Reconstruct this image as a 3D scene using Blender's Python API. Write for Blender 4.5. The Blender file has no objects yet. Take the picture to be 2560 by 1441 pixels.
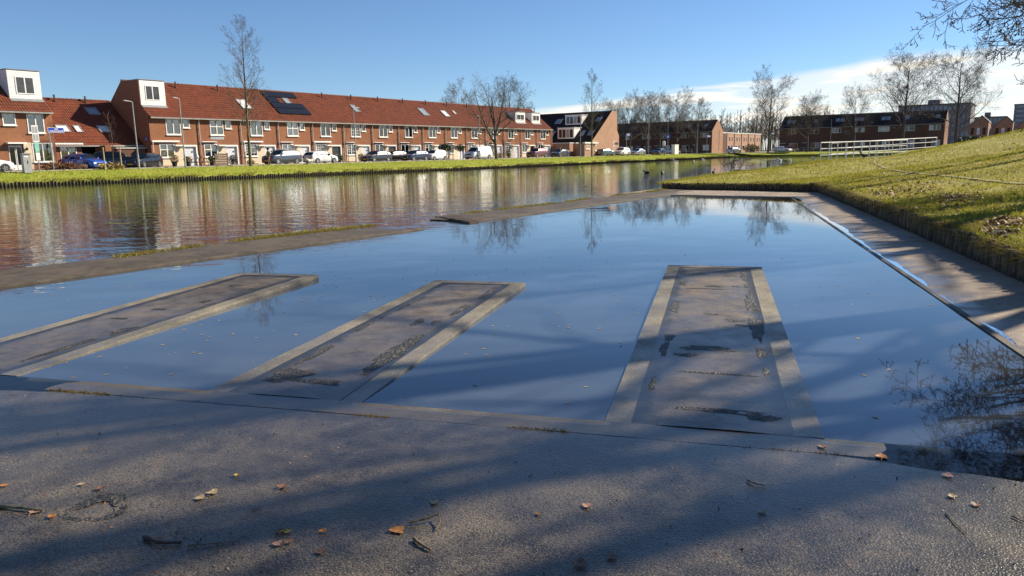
import bpy, bmesh, math, random
import numpy as np
from mathutils import Vector, Matrix

SC = bpy.context.scene
COL = SC.collection
PI = math.pi

# ------------------------------------------------------------------ camera
# world axes follow the street grid: +X along the terrace (receding to the right), +Y across the canal, water level z = 0
CAM_H = 1.75
cam_d = bpy.data.cameras.new('camera')
cam = bpy.data.objects.new('camera', cam_d)
COL.objects.link(cam)
cam_d.sensor_width = 36.0
cam_d.lens = 26.016
cam_d.clip_start = 0.05
cam_d.clip_end = 6000
cR = Vector((0.56655481, -0.82383368, -0.01771192))
cU = Vector((0.15648046, 0.08645941, 0.98388955))
cF = Vector((0.80902999, 0.56019892, -0.17789787))
m = Matrix((cR, cU, -cF)).transposed().to_4x4()
m.translation = Vector((0, 0, CAM_H))
cam.matrix_world = m
SC.camera = cam

# ------------------------------------------------------------------ world
SUN_AZ, SUN_EL = math.radians(-30.0), math.radians(32.0)
world = bpy.data.worlds.new('World')
SC.world = world
world.use_nodes = True
wn, wl = world.node_tree.nodes, world.node_tree.links
wn.clear()
w_out = wn.new('ShaderNodeOutputWorld')
w_bg = wn.new('ShaderNodeBackground')
w_bg.inputs['Strength'].default_value = 0.068
sky = wn.new('ShaderNodeTexSky')
sky.sky_type = 'NISHITA'
sky.sun_disc = False
sky.sun_elevation = SUN_EL
sky.sun_rotation = math.radians(90) - SUN_AZ
sky.air_density = 0.9
sky.dust_density = 0.0
sky.ozone_density = 6.0
sky.altitude = 600
# thin high cloud deck: direction projected on a layer overhead, its near edge a gentle arc far off to +X
tc = wn.new('ShaderNodeTexCoord')
sx = wn.new('ShaderNodeSeparateXYZ')
wl.new(tc.outputs['Generated'], sx.inputs[0])
def wm(op, a, b=None, c=None, clamp=False):
    n = wn.new('ShaderNodeMath'); n.operation = op; n.use_clamp = clamp
    for i, v in enumerate((a, b, c)):
        if v is None: continue
        if isinstance(v, (int, float)): n.inputs[i].default_value = v
        else: wl.new(v, n.inputs[i])
    return n.outputs[0]
az_ = wm('ARCTAN2', sx.outputs[1], sx.outputs[0])
el_ = wm('ARCSINE', wm('MINIMUM', wm('MAXIMUM', sx.outputs[2], -1.0), 1.0))
azd = wm('MULTIPLY', az_, 57.2958)
eld = wm('MULTIPLY', el_, 57.2958)
cv = wn.new('ShaderNodeCombineXYZ')
tilt = wm('MULTIPLY_ADD', azd, 0.035, eld)          # streaks dip slowly towards the left
wl.new(wm('MULTIPLY', azd, 0.10), cv.inputs[0]); wl.new(wm('MULTIPLY', tilt, 1.05), cv.inputs[1])
cn = wn.new('ShaderNodeTexNoise'); cn.inputs['Scale'].default_value = 1.0; cn.inputs['Detail'].default_value = 6; cn.inputs['Roughness'].default_value = 0.58; cn.inputs['Distortion'].default_value = 0.35
wl.new(cv.outputs[0], cn.inputs['Vector'])
top = wm('MULTIPLY_ADD', wm('MAXIMUM', wm('SUBTRACT', azd, 8.0), 0.0), -0.118, 6.0)   # upper limit of the bank
depth_ = wm('SUBTRACT', top, eld)
mr = wn.new('ShaderNodeMapRange'); mr.interpolation_type = 'SMOOTHSTEP'
mr.inputs['From Min'].default_value = -0.25; mr.inputs['From Max'].default_value = 0.45
wl.new(wm('MULTIPLY_ADD', wm('SUBTRACT', cn.outputs[0], 0.5), 1.1, depth_), mr.inputs['Value'])
mr2 = wn.new('ShaderNodeMapRange'); mr2.interpolation_type = 'SMOOTHSTEP'
mr2.inputs['From Min'].default_value = 0.38; mr2.inputs['From Max'].default_value = 0.62
wl.new(cn.outputs[0], mr2.inputs['Value'])
mr3 = wn.new('ShaderNodeMapRange'); mr3.interpolation_type = 'SMOOTHSTEP'   # thicker towards the sun's side
mr3.inputs['From Min'].default_value = 34.0; mr3.inputs['From Max'].default_value = 6.0
wl.new(azd, mr3.inputs['Value'])
mask = wm('MULTIPLY', mr.outputs[0], wm('MAXIMUM', wm('MULTIPLY', mr3.outputs[0], 0.66), mr2.outputs[0]))
cmix = wn.new('ShaderNodeMix'); cmix.data_type = 'RGBA'
cmix.inputs['B'].default_value = (9.0, 8.6, 7.7, 1)
wl.new(mask, cmix.inputs['Factor']); wl.new(sky.outputs[0], cmix.inputs['A'])
wl.new(cmix.outputs['Result'], w_bg.inputs['Color'])
wl.new(w_bg.outputs[0], w_out.inputs['Surface'])

# ------------------------------------------------------------------ sun
sun_d = bpy.data.lights.new('sun', 'SUN')
sun_d.energy = 5.0
sun_d.angle = math.radians(0.8)
sun_d.color = (1.0, 0.885, 0.70)
sun = bpy.data.objects.new('sun', sun_d)
COL.objects.link(sun)
S_DIR = Vector((math.cos(SUN_EL) * math.cos(SUN_AZ), math.cos(SUN_EL) * math.sin(SUN_AZ), math.sin(SUN_EL)))
sun.rotation_euler = S_DIR.to_track_quat('Z', 'Y').to_euler()
sun.location = (30, -20, 40)

SC.view_settings.view_transform = 'Standard'
SC.view_settings.look = 'None'
SC.view_settings.exposure = 0.90
SC.view_settings.gamma = 1.0
SC.view_settings.use_curve_mapping = False
SC.render.engine = 'CYCLES'
SC.cycles.use_denoising = True
SC.cycles.max_bounces = 6
SC.cycles.diffuse_bounces = 2
SC.cycles.glossy_bounces = 3
SC.cycles.transparent_max_bounces = 10
SC.cycles.transmission_bounces = 2
SC.cycles.caustics_reflective = False
SC.cycles.caustics_refractive = False
SC.cycles.sample_clamp_indirect = 6.0

# ------------------------------------------------------------------ helpers
def tag(o, label=None, cat=None, group=None, kind=None):
    if label: o['label'] = label
    if cat: o['category'] = cat
    if group: o['group'] = group
    if kind: o['kind'] = kind
    return o

def empty(name, loc=(0, 0, 0), rz=0.0, label=None, cat=None, group=None):
    o = bpy.data.objects.new(name, None)
    COL.objects.link(o)
    o.location = loc
    o.rotation_euler = (0, 0, rz)
    o.empty_display_size = 0.2
    return tag(o, label, cat, group)

def link_mesh(name, me, mat=None, parent=None, loc=None, rot=None):
    o = bpy.data.objects.new(name, me)
    COL.objects.link(o)
    if mat is not None and len(me.materials) == 0:
        me.materials.append(mat)
    if parent is not None: o.parent = parent
    if loc is not None: o.location = loc
    if rot is not None: o.rotation_euler = rot
    return o

def copy_tree(o, parent=None):
    c = o.copy(); COL.objects.link(c); c.parent = parent
    for ch in list(o.children): copy_tree(ch, c)
    return c

class MB:
    """collects shapes that become ONE mesh object"""
    def __init__(s): s.v = []; s.f = []; s.mi = []; s.cur = 0
    def add(s, vs, fs):
        b = len(s.v); s.v.extend([tuple(p) for p in vs])
        for f in fs: s.f.append(tuple(i + b for i in f)); s.mi.append(s.cur)
    def box(s, x0, x1, y0, y1, z0, z1):
        s.add([(x0,y0,z0),(x1,y0,z0),(x1,y1,z0),(x0,y1,z0),(x0,y0,z1),(x1,y0,z1),(x1,y1,z1),(x0,y1,z1)],
              [(0,3,2,1),(4,5,6,7),(0,1,5,4),(1,2,6,5),(2,3,7,6),(3,0,4,7)])
        return s
    def quad(s, a, b, c, d): s.add([a,b,c,d], [(0,1,2,3)]); return s
    def poly(s, pts): s.add(pts, [tuple(range(len(pts)))]); return s
    def prism(s, pts, off):
        """closed polygon pts extruded by vector off"""
        n = len(pts); o = Vector(off)
        s.add([tuple(p) for p in pts] + [tuple(Vector(p) + o) for p in pts],
              [tuple(range(n - 1, -1, -1)), tuple(range(n, 2*n))] + [(i, (i+1) % n, n + (i+1) % n, n + i) for i in range(n)])
        return s
    def slab(s, a, b, c, d, t):
        """quad abcd given thickness t against its normal"""
        A, B, C, D = map(Vector, (a, b, c, d)); n = (B - A).cross(D - A).normalized() * -t
        s.prism([A, B, C, D], n); return s
    def tube(s, pts, rad, n=6, cap=True):
        pts = [Vector(p) for p in pts]; k = len(pts)
        if isinstance(rad, (int, float)): rad = [rad] * k
        base = len(s.v); u = None
        for i, p in enumerate(pts):
            d = (pts[min(i+1, k-1)] - pts[max(i-1, 0)])
            if d.length < 1e-9: d = Vector((0, 0, 1))
            d.normalize()
            if u is None:
                u = d.orthogonal().normalized()
            else:
                u = u - d * u.dot(d)
                u = u.normalized() if u.length > 1e-6 else d.orthogonal().normalized()
            w = d.cross(u)
            for j in range(n):
                a = 2*PI*j/n
                q = p + (u*math.cos(a) + w*math.sin(a)) * rad[i]
                s.v.append((q.x, q.y, q.z))
        for i in range(k - 1):
            for j in range(n):
                a = base + i*n + j; b = base + i*n + (j+1) % n
                s.f.append((a, b, b + n, a + n)); s.mi.append(s.cur)
        if cap:
            s.f.append(tuple(base + j for j in range(n - 1, -1, -1))); s.mi.append(s.cur)
            s.f.append(tuple(base + (k-1)*n + j for j in range(n))); s.mi.append(s.cur)
        return s
    def cyl(s, x, y, z0, z1, r0, r1=None, n=12):
        return s.tube([(x, y, z0), (x, y, z1)], [r0, r0 if r1 is None else r1], n)
    def lathe(s, prof, c=(0, 0, 0), n=14):
        base = len(s.v); k = len(prof)
        for r, z in prof:
            for j in range(n):
                a = 2*PI*j/n; s.v.append((c[0] + r*math.cos(a), c[1] + r*math.sin(a), c[2] + z))
        for i in range(k - 1):
            for j in range(n):
                a = base + i*n + j; b = base + i*n + (j+1) % n
                s.f.append((a, b, b + n, a + n)); s.mi.append(s.cur)
        s.f.append(tuple(base + j for j in range(n - 1, -1, -1))); s.mi.append(s.cur)
        s.f.append(tuple(base + (k-1)*n + j for j in range(n))); s.mi.append(s.cur)
        return s
    def mesh(s, name='m', mats=(), smooth=False):
        me = bpy.data.meshes.new(name)
        me.from_pydata(s.v, [], s.f)
        for mt in mats: me.materials.append(mt)
        if len(mats) > 1: me.polygons.foreach_set('material_index', s.mi)
        if smooth: me.polygons.foreach_set('use_smooth', [True] * len(s.f))
        me.update(); return me
    def build(s, name, mat, parent=None, smooth=False, loc=None, rot=None):
        mats = mat if isinstance(mat, (list, tuple)) else [mat]
        return link_mesh(name, s.mesh(name, mats, smooth), None, parent, loc, rot)

def tri_mesh(name, V, F, mats, smooth=False, mi=None):
    """fast numpy triangle mesh"""
    V = np.asarray(V, dtype=np.float32); F = np.asarray(F, dtype=np.int32)
    me = bpy.data.meshes.new(name)
    me.vertices.add(len(V)); me.vertices.foreach_set('co', V.ravel())
    k = F.shape[1]
    me.loops.add(len(F)*k); me.loops.foreach_set('vertex_index', F.ravel())
    me.polygons.add(len(F)); me.polygons.foreach_set('loop_start', np.arange(0, len(F)*k, k, dtype=np.int32))
    for mt in mats: me.materials.append(mt)
    if mi is not None: me.polygons.foreach_set('material_index', np.asarray(mi, dtype=np.int32))
    if smooth: me.polygons.foreach_set('use_smooth', np.ones(len(F), dtype=bool))
    me.update(calc_edges=True)
    return me

# ------------------------------------------------------------------ materials
class NT:
    """small node-graph writer"""
    def __init__(s, name):
        s.m = bpy.data.materials.new(name); s.m.use_nodes = True
        s.n, s.l = s.m.node_tree.nodes, s.m.node_tree.links
        s.n.clear()
        s.out = s.n.new('ShaderNodeOutputMaterial')
        s.geo = None
    def pos(s):
        if s.geo is None: s.geo = s.n.new('ShaderNodeNewGeometry')
        return s.geo.outputs['Position']
    def set(s, sock, v):
        if v is None: return
        if isinstance(v, (int, float)): sock.default_value = v
        elif isinstance(v, (tuple, list)): sock.default_value = tuple(v) + ((1,) if len(v) == 3 and len(sock.default_value) == 4 else ())
        else: s.l.new(v, sock)
    def math(s, op, a, b=None, c=None, clamp=False):
        n = s.n.new('ShaderNodeMath'); n.operation = op; n.use_clamp = clamp
        for i, v in enumerate((a, b, c)): s.set(n.inputs[i], v)
        return n.outputs[0]
    def vmul(s, vec, xyz):
        n = s.n.new('ShaderNodeVectorMath'); n.operation = 'MULTIPLY'
        s.l.new(vec, n.inputs[0]); n.inputs[1].default_value = xyz; return n.outputs[0]
    def dot(s, vec, xyz):
        n = s.n.new('ShaderNodeVectorMath'); n.operation = 'DOT_PRODUCT'
        s.l.new(vec, n.inputs[0]); n.inputs[1].default_value = xyz; return n.outputs['Value']
    def comb(s, x, y, z=0.0):
        n = s.n.new('ShaderNodeCombineXYZ')
        for i, v in enumerate((x, y, z)): s.set(n.inputs[i], v)
        return n.outputs[0]
    def noise(s, scale, detail=3, rough=0.5, vec=None, dist=0.0, out='Fac'):
        n = s.n.new('ShaderNodeTexNoise')
        s.l.new(vec if vec is not None else s.pos(), n.inputs['Vector'])
        n.inputs['Scale'].default_value = scale; n.inputs['Detail'].default_value = detail
        n.inputs['Roughness'].default_value = rough; n.inputs['Distortion'].default_value = dist
        return n.outputs[out]
    def voro(s, scale, vec=None, feat='F1'):
        n = s.n.new('ShaderNodeTexVoronoi'); n.feature = feat
        s.l.new(vec if vec is not None else s.pos(), n.inputs['Vector']); n.inputs['Scale'].default_value = scale
        return n.outputs['Distance']
    def ramp(s, fac, a, b, ca=0.0, cb=1.0):
        n = s.n.new('ShaderNodeMapRange'); n.interpolation_type = 'SMOOTHSTEP'
        s.l.new(fac, n.inputs['Value'])
        n.inputs['From Min'].default_value = a; n.inputs['From Max'].default_value = b
        n.inputs['To Min'].default_value = ca; n.inputs['To Max'].default_value = cb
        return n.outputs[0]
    def mix(s, fac, a, b):
        n = s.n.new('ShaderNodeMix'); n.data_type = 'RGBA'
        s.set(n.inputs['Factor'], fac); s.set(n.inputs['A'], a); s.set(n.inputs['B'], b)
        return n.outputs['Result']
    def bump(s, h, strength=1.0, dist=0.01, normal=None):
        n = s.n.new('ShaderNodeBump'); n.inputs['Strength'].default_value = strength; n.inputs['Distance'].default_value = dist
        s.l.new(h, n.inputs['Height'])
        if normal is not None: s.l.new(normal, n.inputs['Normal'])
        return n.outputs[0]
    def bsdf(s, color=None, rough=None, normal=None, metallic=None, spec=None, coat=None, coat_rough=None, ior=None, sheen=None):
        n = s.n.new('ShaderNodeBsdfPrincipled')
        s.set(n.inputs['Base Color'], color); s.set(n.inputs['Roughness'], rough)
        if normal is not None: s.l.new(normal, n.inputs['Normal'])
        s.set(n.inputs['Metallic'], metallic); s.set(n.inputs['Specular IOR Level'], spec)
        s.set(n.inputs['Coat Weight'], coat); s.set(n.inputs['Coat Roughness'], coat_rough); s.set(n.inputs['IOR'], ior)
        return n
    def finish(s, shader):
        s.l.new(shader.outputs[0] if hasattr(shader, 'outputs') else shader, s.out.inputs['Surface'])
        return s.m

_MATS = {}
def simple(name, color, rough=0.6, var=0.18, scale=3.0, metallic=0.0, spec=0.5, coat=None, bump=0.0, bscale=40.0, fine=None):
    """base colour with two octaves of soft variation, optional fine relief"""
    if name in _MATS: return _MATS[name]
    t = NT(name)
    c = tuple(color)
    a = tuple(min(1, x*(1-var)) for x in c); b = tuple(min(1, x*(1+var)) for x in c)
    f = t.noise(scale, 4, 0.6)
    col = t.mix(t.ramp(f, 0.3, 0.7), a, b)
    nrm = t.bump(t.noise(bscale, 3), 1.0, bump) if bump else None
    sh = t.bsdf(col, rough, nrm, metallic, spec, coat, 0.05 if coat else None)
    _MATS[name] = t.finish(sh)
    return _MATS[name]

M = {}
M['white'] = simple('white_paint', (0.78, 0.77, 0.73), 0.45, 0.05)
M['white_plastic'] = simple('white_plastic', (0.80, 0.80, 0.78), 0.35, 0.03)
M['cream'] = simple('cream_panel', (0.62, 0.52, 0.38), 0.6, 0.08)
M['grey_door'] = simple('pale_grey_door', (0.62, 0.63, 0.66), 0.4, 0.05)
M['dark_door'] = simple('dark_door', (0.03, 0.035, 0.04), 0.35, 0.1)
M['black'] = simple('black_plastic', (0.02, 0.02, 0.022), 0.5, 0.2)
M['rubber'] = simple('tyre_rubber', (0.025, 0.025, 0.026), 0.8, 0.2)
M['rim'] = simple('alloy_rim', (0.55, 0.56, 0.58), 0.3, 0.05, metallic=0.8)
M['gal'] = simple('galvanised_steel', (0.42, 0.43, 0.44), 0.4, 0.12, 8, metallic=0.75)
M['pole'] = simple('grey_pole_paint', (0.33, 0.34, 0.34), 0.45, 0.12, 5)
M['gutter'] = simple('zinc_gutter', (0.30, 0.29, 0.27), 0.5, 0.15)
M['pipe'] = simple('pvc_downpipe', (0.45, 0.43, 0.40), 0.5, 0.1)
M['sign_blue'] = simple('sign_blue', (0.015, 0.05, 0.42), 0.35, 0.05)
M['lead'] = simple('lead_flashing', (0.22, 0.23, 0.25), 0.5, 0.15)
M['wood'] = simple('weathered_wood', (0.16, 0.105, 0.065), 0.8, 0.35, 9, bump=0.004, bscale=60)
M['dark_wood'] = simple('dark_stained_wood', (0.05, 0.03, 0.02), 0.7, 0.3, 6)
M['bark'] = simple('bark', (0.125, 0.102, 0.076), 0.9, 0.35, 6, bump=0.01, bscale=25)
M['twig'] = simple('twig_bark', (0.135, 0.108, 0.078), 0.85, 0.25, 2)
M['twig_red'] = simple('warm_twig_bark', (0.14, 0.10, 0.065), 0.85, 0.25, 2)
M['bark_olive'] = simple('mossy_bark', (0.13, 0.115, 0.065), 0.9, 0.35, 5, bump=0.01, bscale=20)
M['terracotta'] = simple('terracotta', (0.33, 0.13, 0.06), 0.7, 0.2)
M['hedge'] = simple('evergreen_leaf', (0.045, 0.075, 0.02), 0.6, 0.5, 8)
M['dry_leaf'] = simple('dry_leaf', (0.20, 0.095, 0.045), 0.7, 0.5, 5)
M['straw'] = simple('straw_grass', (0.36, 0.27, 0.11), 0.8, 0.4, 6)
M['bin_green'] = simple('bin_green', (0.012, 0.03, 0.02), 0.45, 0.1)
M['curtain'] = simple('net_curtain', (0.44, 0.43, 0.40), 0.9, 0.10, 6)
M['curtain_dark'] = simple('grey_curtain', (0.16, 0.15, 0.14), 0.9, 0.25, 4)
M['blind'] = simple('roller_blind', (0.50, 0.52, 0.52), 0.8, 0.05)
M['interior'] = simple('room_shade', (0.05, 0.045, 0.04), 0.9, 0.4, 1)  # darkness of the rooms behind the windows, put into the colour
M['skin'] = simple('skin', (0.42, 0.24, 0.16), 0.6, 0.08)
M['solar'] = simple('solar_cell', (0.012, 0.013, 0.018), 0.25, 0.1, spec=0.4)
M['slate'] = simple('flat_roofing', (0.07, 0.07, 0.075), 0.7, 0.2)

def mat_brick(name, a, b, rough=0.85):
    t = NT(name)
    p = t.pos()
    u = t.math('ADD', t.dot(p, (1, 1, 0)), 0.0)
    vec = t.comb(u, t.dot(p, (0, 0, 1)), 0)
    br = t.n.new('ShaderNodeTexBrick')
    t.l.new(vec, br.inputs['Vector'])
    br.inputs['Scale'].default_value = 1.0
    br.inputs['Brick Width'].default_value = 0.22; br.inputs['Row Height'].default_value = 0.064
    br.inputs['Mortar Size'].default_value = 0.006; br.inputs['Mortar Smooth'].default_value = 0.3
    br.inputs['Color1'].default_value = tuple(a) + (1,); br.inputs['Color2'].default_value = tuple(b) + (1,)
    br.inputs['Mortar'].default_value = (0.22, 0.18, 0.15, 1)
    f = t.noise(0.6, 5, 0.65)
    col = t.mix(t.ramp(f, 0.3, 0.72, 0.0, 0.42), br.outputs['Color'], tuple(x*0.62 for x in a))
    f2 = t.noise(2.5, 3, 0.6, vec=t.vmul(p, (1, 1, 0.25)))
    col = t.mix(t.ramp(f2, 0.55, 0.8, 0, 0.25), col, tuple(min(1, x*1.35) for x in b))
    inv = t.math('SUBTRACT', 1.0, br.outputs['Fac'])
    return t.finish(t.bsdf(col, rough, t.bump(inv, 0.6, 0.005), spec=0.1))
M['brick'] = mat_brick('red_brown_brick', (0.33, 0.138, 0.070), (0.25, 0.10, 0.052))
M['brick_b'] = mat_brick('orange_brown_brick', (0.35, 0.15, 0.076), (0.265, 0.108, 0.056))
M['brick_pale'] = mat_brick('pale_pink_brick', (0.50, 0.30, 0.20), (0.42, 0.24, 0.16))
M['brick_dark'] = mat_brick('dark_and_shaded_brick', (0.17, 0.085, 0.058), (0.12, 0.06, 0.042))  # also for shaded fronts, their shade put into the colour
M['brick_buff'] = mat_brick('buff_brick', (0.46, 0.27, 0.17), (0.36, 0.20, 0.125))

def mat_tile(name, a, b, moss):
    t = NT(name); p = t.pos()
    vo = t.n.new('ShaderNodeTexVoronoi'); vo.feature = 'F1'
    t.l.new(t.vmul(p, (4.5, 3.2, 3.2)), vo.inputs['Vector']); vo.inputs['Scale'].default_value = 1.0
    sep = t.n.new('ShaderNodeSeparateColor'); t.l.new(vo.outputs['Color'], sep.inputs[0])
    col = t.mix(sep.outputs[0], a, b)
    f = t.noise(0.8, 5, 0.65)
    col = t.mix(t.ramp(f, 0.42, 0.75, 0, 0.65), col, moss)
    f2 = t.noise(14, 3, 0.6)
    col = t.mix(t.ramp(f2, 0.6, 0.8, 0, 0.3), col, tuple(x*0.5 for x in a))
    return t.finish(t.bsdf(col, 0.62, t.bump(f2, 0.4, 0.006), spec=0.12))
M['tile'] = mat_tile('orange_pantile', (0.195, 0.058, 0.031), (0.130, 0.040, 0.024), (0.08, 0.036, 0.025))
M['tile_brown'] = mat_tile('red_brown_pantile', (0.185, 0.056, 0.032), (0.140, 0.043, 0.026), (0.09, 0.04, 0.028))
M['tile_dark'] = mat_tile('dark_and_shaded_tile', (0.045, 0.028, 0.024), (0.028, 0.019, 0.018), (0.035, 0.03, 0.022))  # also for roofs turned from the sun, shade put into the colour

def mat_glass():
    t = NT('window_glass')
    gl = t.n.new('ShaderNodeBsdfGlossy'); gl.inputs['Roughness'].default_value = 0.02; gl.inputs['Color'].default_value = (0.9, 0.93, 0.95, 1)
    t.l.new(t.bump(t.noise(1.4, 2), 1.0, 0.006), gl.inputs['Normal'])
    tr = t.n.new('ShaderNodeBsdfTransparent'); tr.inputs['Color'].default_value = (0.78, 0.80, 0.80, 1)
    fr = t.n.new('ShaderNodeFresnel'); fr.inputs['IOR'].default_value = 1.55
    fac = t.math('MULTIPLY_ADD', fr.outputs[0], 0.9, 0.10, clamp=True)
    mx = t.n.new('ShaderNodeMixShader')
    t.l.new(fac, mx.inputs[0]); t.l.new(tr.outputs[0], mx.inputs[1]); t.l.new(gl.outputs[0], mx.inputs[2])
    return t.finish(mx)
M['glass'] = mat_glass()
M['car_glass'] = simple('tinted_car_glass', (0.012, 0.014, 0.016), 0.06, 0.1, spec=0.6)
M['dark_pane'] = simple('dark_window_pane', (0.05, 0.055, 0.06), 0.05, 0.3, 1.5, spec=0.7)  # opaque; the dark room behind is put into the pane colour
M['skylight_glass'] = simple('skylight_glass', (0.25, 0.28, 0.31), 0.06, 0.1, spec=0.9)
M['skylight_bright'] = simple('skylight_blind', (0.62, 0.63, 0.62), 0.25, 0.05, spec=0.7)
# ================================================================== SETTING
PH = math.radians(19.3)                      # heading of the pool's axis
E1 = Vector((math.cos(PH), math.sin(PH), 0)); E2 = Vector((-math.sin(PH), math.cos(PH), 0))
def ST(s, t, z=0.0): return (E1.x*s + E2.x*t, E1.y*s + E2.y*t, z)
def lerp(a, b, f): return a + (b - a)*f
def sstep(x, a, b):
    f = min(1, max(0, (x - a)/(b - a))); return f*f*(3 - 2*f)
def interp(x, xs, ys): return float(np.interp(x, xs, ys))
def wob(x, y, k=1.0):
    return (math.sin(1.7*x*k + 0.6*y*k + 1.1) + math.sin(-1.1*x*k + 2.3*y*k + 2.0) + 0.6*math.sin(4.1*x*k + 3.3*y*k) + 0.5*math.sin(5.9*y*k - 3.7*x*k + .4)) / 3.1

# ---- water -------------------------------------------------------------
def mat_water():
    t = NT('murky_water'); p = t.pos()
    sep = t.n.new('ShaderNodeSeparateXYZ'); t.l.new(p, sep.inputs[0])
    wv = t.math('MULTIPLY_ADD', t.noise(0.5, 2), 2.0, sep.outputs[1])
    canal = t.math('MAXIMUM', t.ramp(wv, 11.0, 14.6), t.ramp(sep.outputs[0], 31.0, 33.0))
    # breeze: crests run across the line of sight
    q = t.comb(t.dot(p, (cR.x*0.55, cR.y*0.55, 0)), t.dot(p, (cF.x, cF.y, 0)), 0)
    h1 = t.noise(1.15, 3, 0.55, vec=q, dist=0.4)
    h2 = t.noise(4.2, 3, 0.55, vec=q, dist=0.3)
    gust = t.ramp(t.noise(0.045, 3, 0.5), 0.3, 0.68, 0.5, 1.1)
    hc = t.math('MULTIPLY', t.math('MULTIPLY', t.math('ADD', t.math('MULTIPLY', h1, 0.026), t.math('MULTIPLY', h2, 0.0085)), gust), canal)
    q2 = t.comb(t.dot(p, (cR.x*0.35, cR.y*0.35, 0)), t.dot(p, (cF.x, cF.y, 0)), 0)
    calm = t.ramp(t.noise(0.33, 2, 0.5), 0.35, 0.7, 0.15, 1.0)
    far = t.ramp(t.dot(p, (E1.x, E1.y, 0)), 6.0, 20.0, 0.45, 0.8)
    hp = t.math('MULTIPLY', t.math('MULTIPLY', t.noise(2.6, 3, 0.5, vec=q2, dist=0.6), 0.0015), t.math('MULTIPLY', calm, far))
    nrm = t.bump(t.math('ADD', hc, hp), 1.0, 1.0)
    scum = t.noise(0.9, 5, 0.65, vec=q)
    pool_c = t.mix(t.ramp(scum, 0.35, 0.7), (0.050, 0.068, 0.100), (0.072, 0.092, 0.122))
    pool_c = t.mix(t.ramp(t.math('MULTIPLY_ADD', t.noise(1.2, 3), 0.9, t.dot(p, (E2.x, E2.y, 0))), -0.6, -1.9, 0, 0.9), pool_c, (0.030, 0.024, 0.012))
    col = t.mix(canal, pool_c, (0.026, 0.028, 0.024))
    return t.finish(t.bsdf(col, 0.02, nrm, ior=1.62, spec=0.5))
M['water'] = mat_water()
mb = MB(); mb.quad((-260, -90, -0.004), (420, -90, -0.004), (420, 78, -0.004), (-260, 78, -0.004))
tag(mb.build('water', M['water']), kind='structure')

def mat_film():
    t = NT('thin_water_film')
    gl = t.n.new('ShaderNodeBsdfGlossy'); gl.inputs['Roughness'].default_value = 0.025
    nrm = t.bump(t.noise(5.0, 2, 0.5), 1.0, 0.0012)
    t.l.new(nrm, gl.inputs['Normal'])
    tr = t.n.new('ShaderNodeBsdfTransparent'); tr.inputs['Color'].default_value = (0.80, 0.78, 0.70, 1)
    fr = t.n.new('ShaderNodeFresnel'); fr.inputs['IOR'].default_value = 1.33
    t.l.new(nrm, fr.inputs['Normal'])
    mx = t.n.new('ShaderNodeMixShader'); t.l.new(t.math('MULTIPLY_ADD', fr.outputs[0], 1.0, 0.01, clamp=True), mx.inputs[0])
    t.l.new(tr.outputs[0], mx.inputs[1]); t.l.new(gl.outputs[0], mx.inputs[2])
    return t.finish(mx)
M['film'] = mat_film()

mb = MB(); mb.quad((-4000, -4000, -1.2), (4000, -4000, -1.2), (4000, 4000, -1.2), (-4000, 4000, -1.2))
tag(mb.build('ground_bed', simple('silt', (0.06, 0.05, 0.035), 0.9)), kind='structure')

# ---- platform, kerbs, decks --------------------------------------------
def mat_asphalt(name, lo, hi, wet_lo, wet_hi, algae=False, speck=1.0, rim=False):
    t = NT(name); p = t.pos()
    sep = t.n.new('ShaderNodeSeparateXYZ'); t.l.new(p, sep.inputs[0])
    grain = t.noise(160, 2, 0.6)
    agg = t.voro(85)
    big = t.noise(0.75, 6, 0.62)
    mid = t.noise(5.0, 5, 0.7)
    f = t.math('MULTIPLY_ADD', mid, 0.45, t.math('MULTIPLY', big, 0.55))
    col = t.mix(t.ramp(f, 0.38, 0.60), lo, hi)
    col = t.mix(t.math('MULTIPLY', t.ramp(grain, 0.5, 0.72), 0.55*speck), col, tuple(min(1, x*2.1) for x in hi))
    col = t.mix(t.math('MULTIPLY', t.ramp(grain, 0.48, 0.3), 0.6*speck), col, tuple(x*0.35 for x in lo))
    col = t.mix(t.math('MULTIPLY', t.ramp(t.voro(95), 0.45, 0.8), 0.5*speck, clamp=True), col, tuple(x*0.22 for x in lo))
    # dampness follows the height of the surface and an irregular drying pattern
    dry = t.noise(1.9, 6, 0.68, dist=0.5)
    h = t.math('MULTIPLY_ADD', t.math('SUBTRACT', dry, 0.5), 0.085, sep.outputs[2])
    wet = t.ramp(h, wet_lo, wet_hi, 1.0, 0.0)
    col = t.mix(t.math('MULTIPLY', wet, 0.62), col, tuple(x*0.5 for x in lo))
    if algae:
        al = t.ramp(sep.outputs[2], -0.012, 0.004, 0.85, 0.0)
        col = t.mix(al, col, (0.085, 0.06, 0.016))
    if rim:   # damp, mossy band that keeps to the inside of the border
        at = t.n.new('ShaderNodeAttribute'); at.attribute_name = 'rim'
        k = t.math('MULTIPLY_ADD', t.math('SUBTRACT', t.noise(4.5, 5, 0.7), 0.5), 1.5, at.outputs['Fac'])
        col = t.mix(t.ramp(k, 0.30, 0.75, 0, 0.88), col, (0.022, 0.020, 0.017))
    rough = t.math('MULTIPLY_ADD', t.math('SUBTRACT', 1.0, wet), 0.36, 0.30)
    relief = t.math('ADD', t.math('MULTIPLY', grain, 0.5), t.math('MULTIPLY', agg, 0.8))
    nrm = t.bump(relief, 0.55, 0.0065)
    nrm2 = t.bump(t.noise(11, 4, 0.6), 0.5, 0.006, nrm)
    return t.finish(t.bsdf(col, rough, nrm2, spec=0.34, coat=t.math('MULTIPLY', wet, 0.5), coat_rough=0.17))
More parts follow.
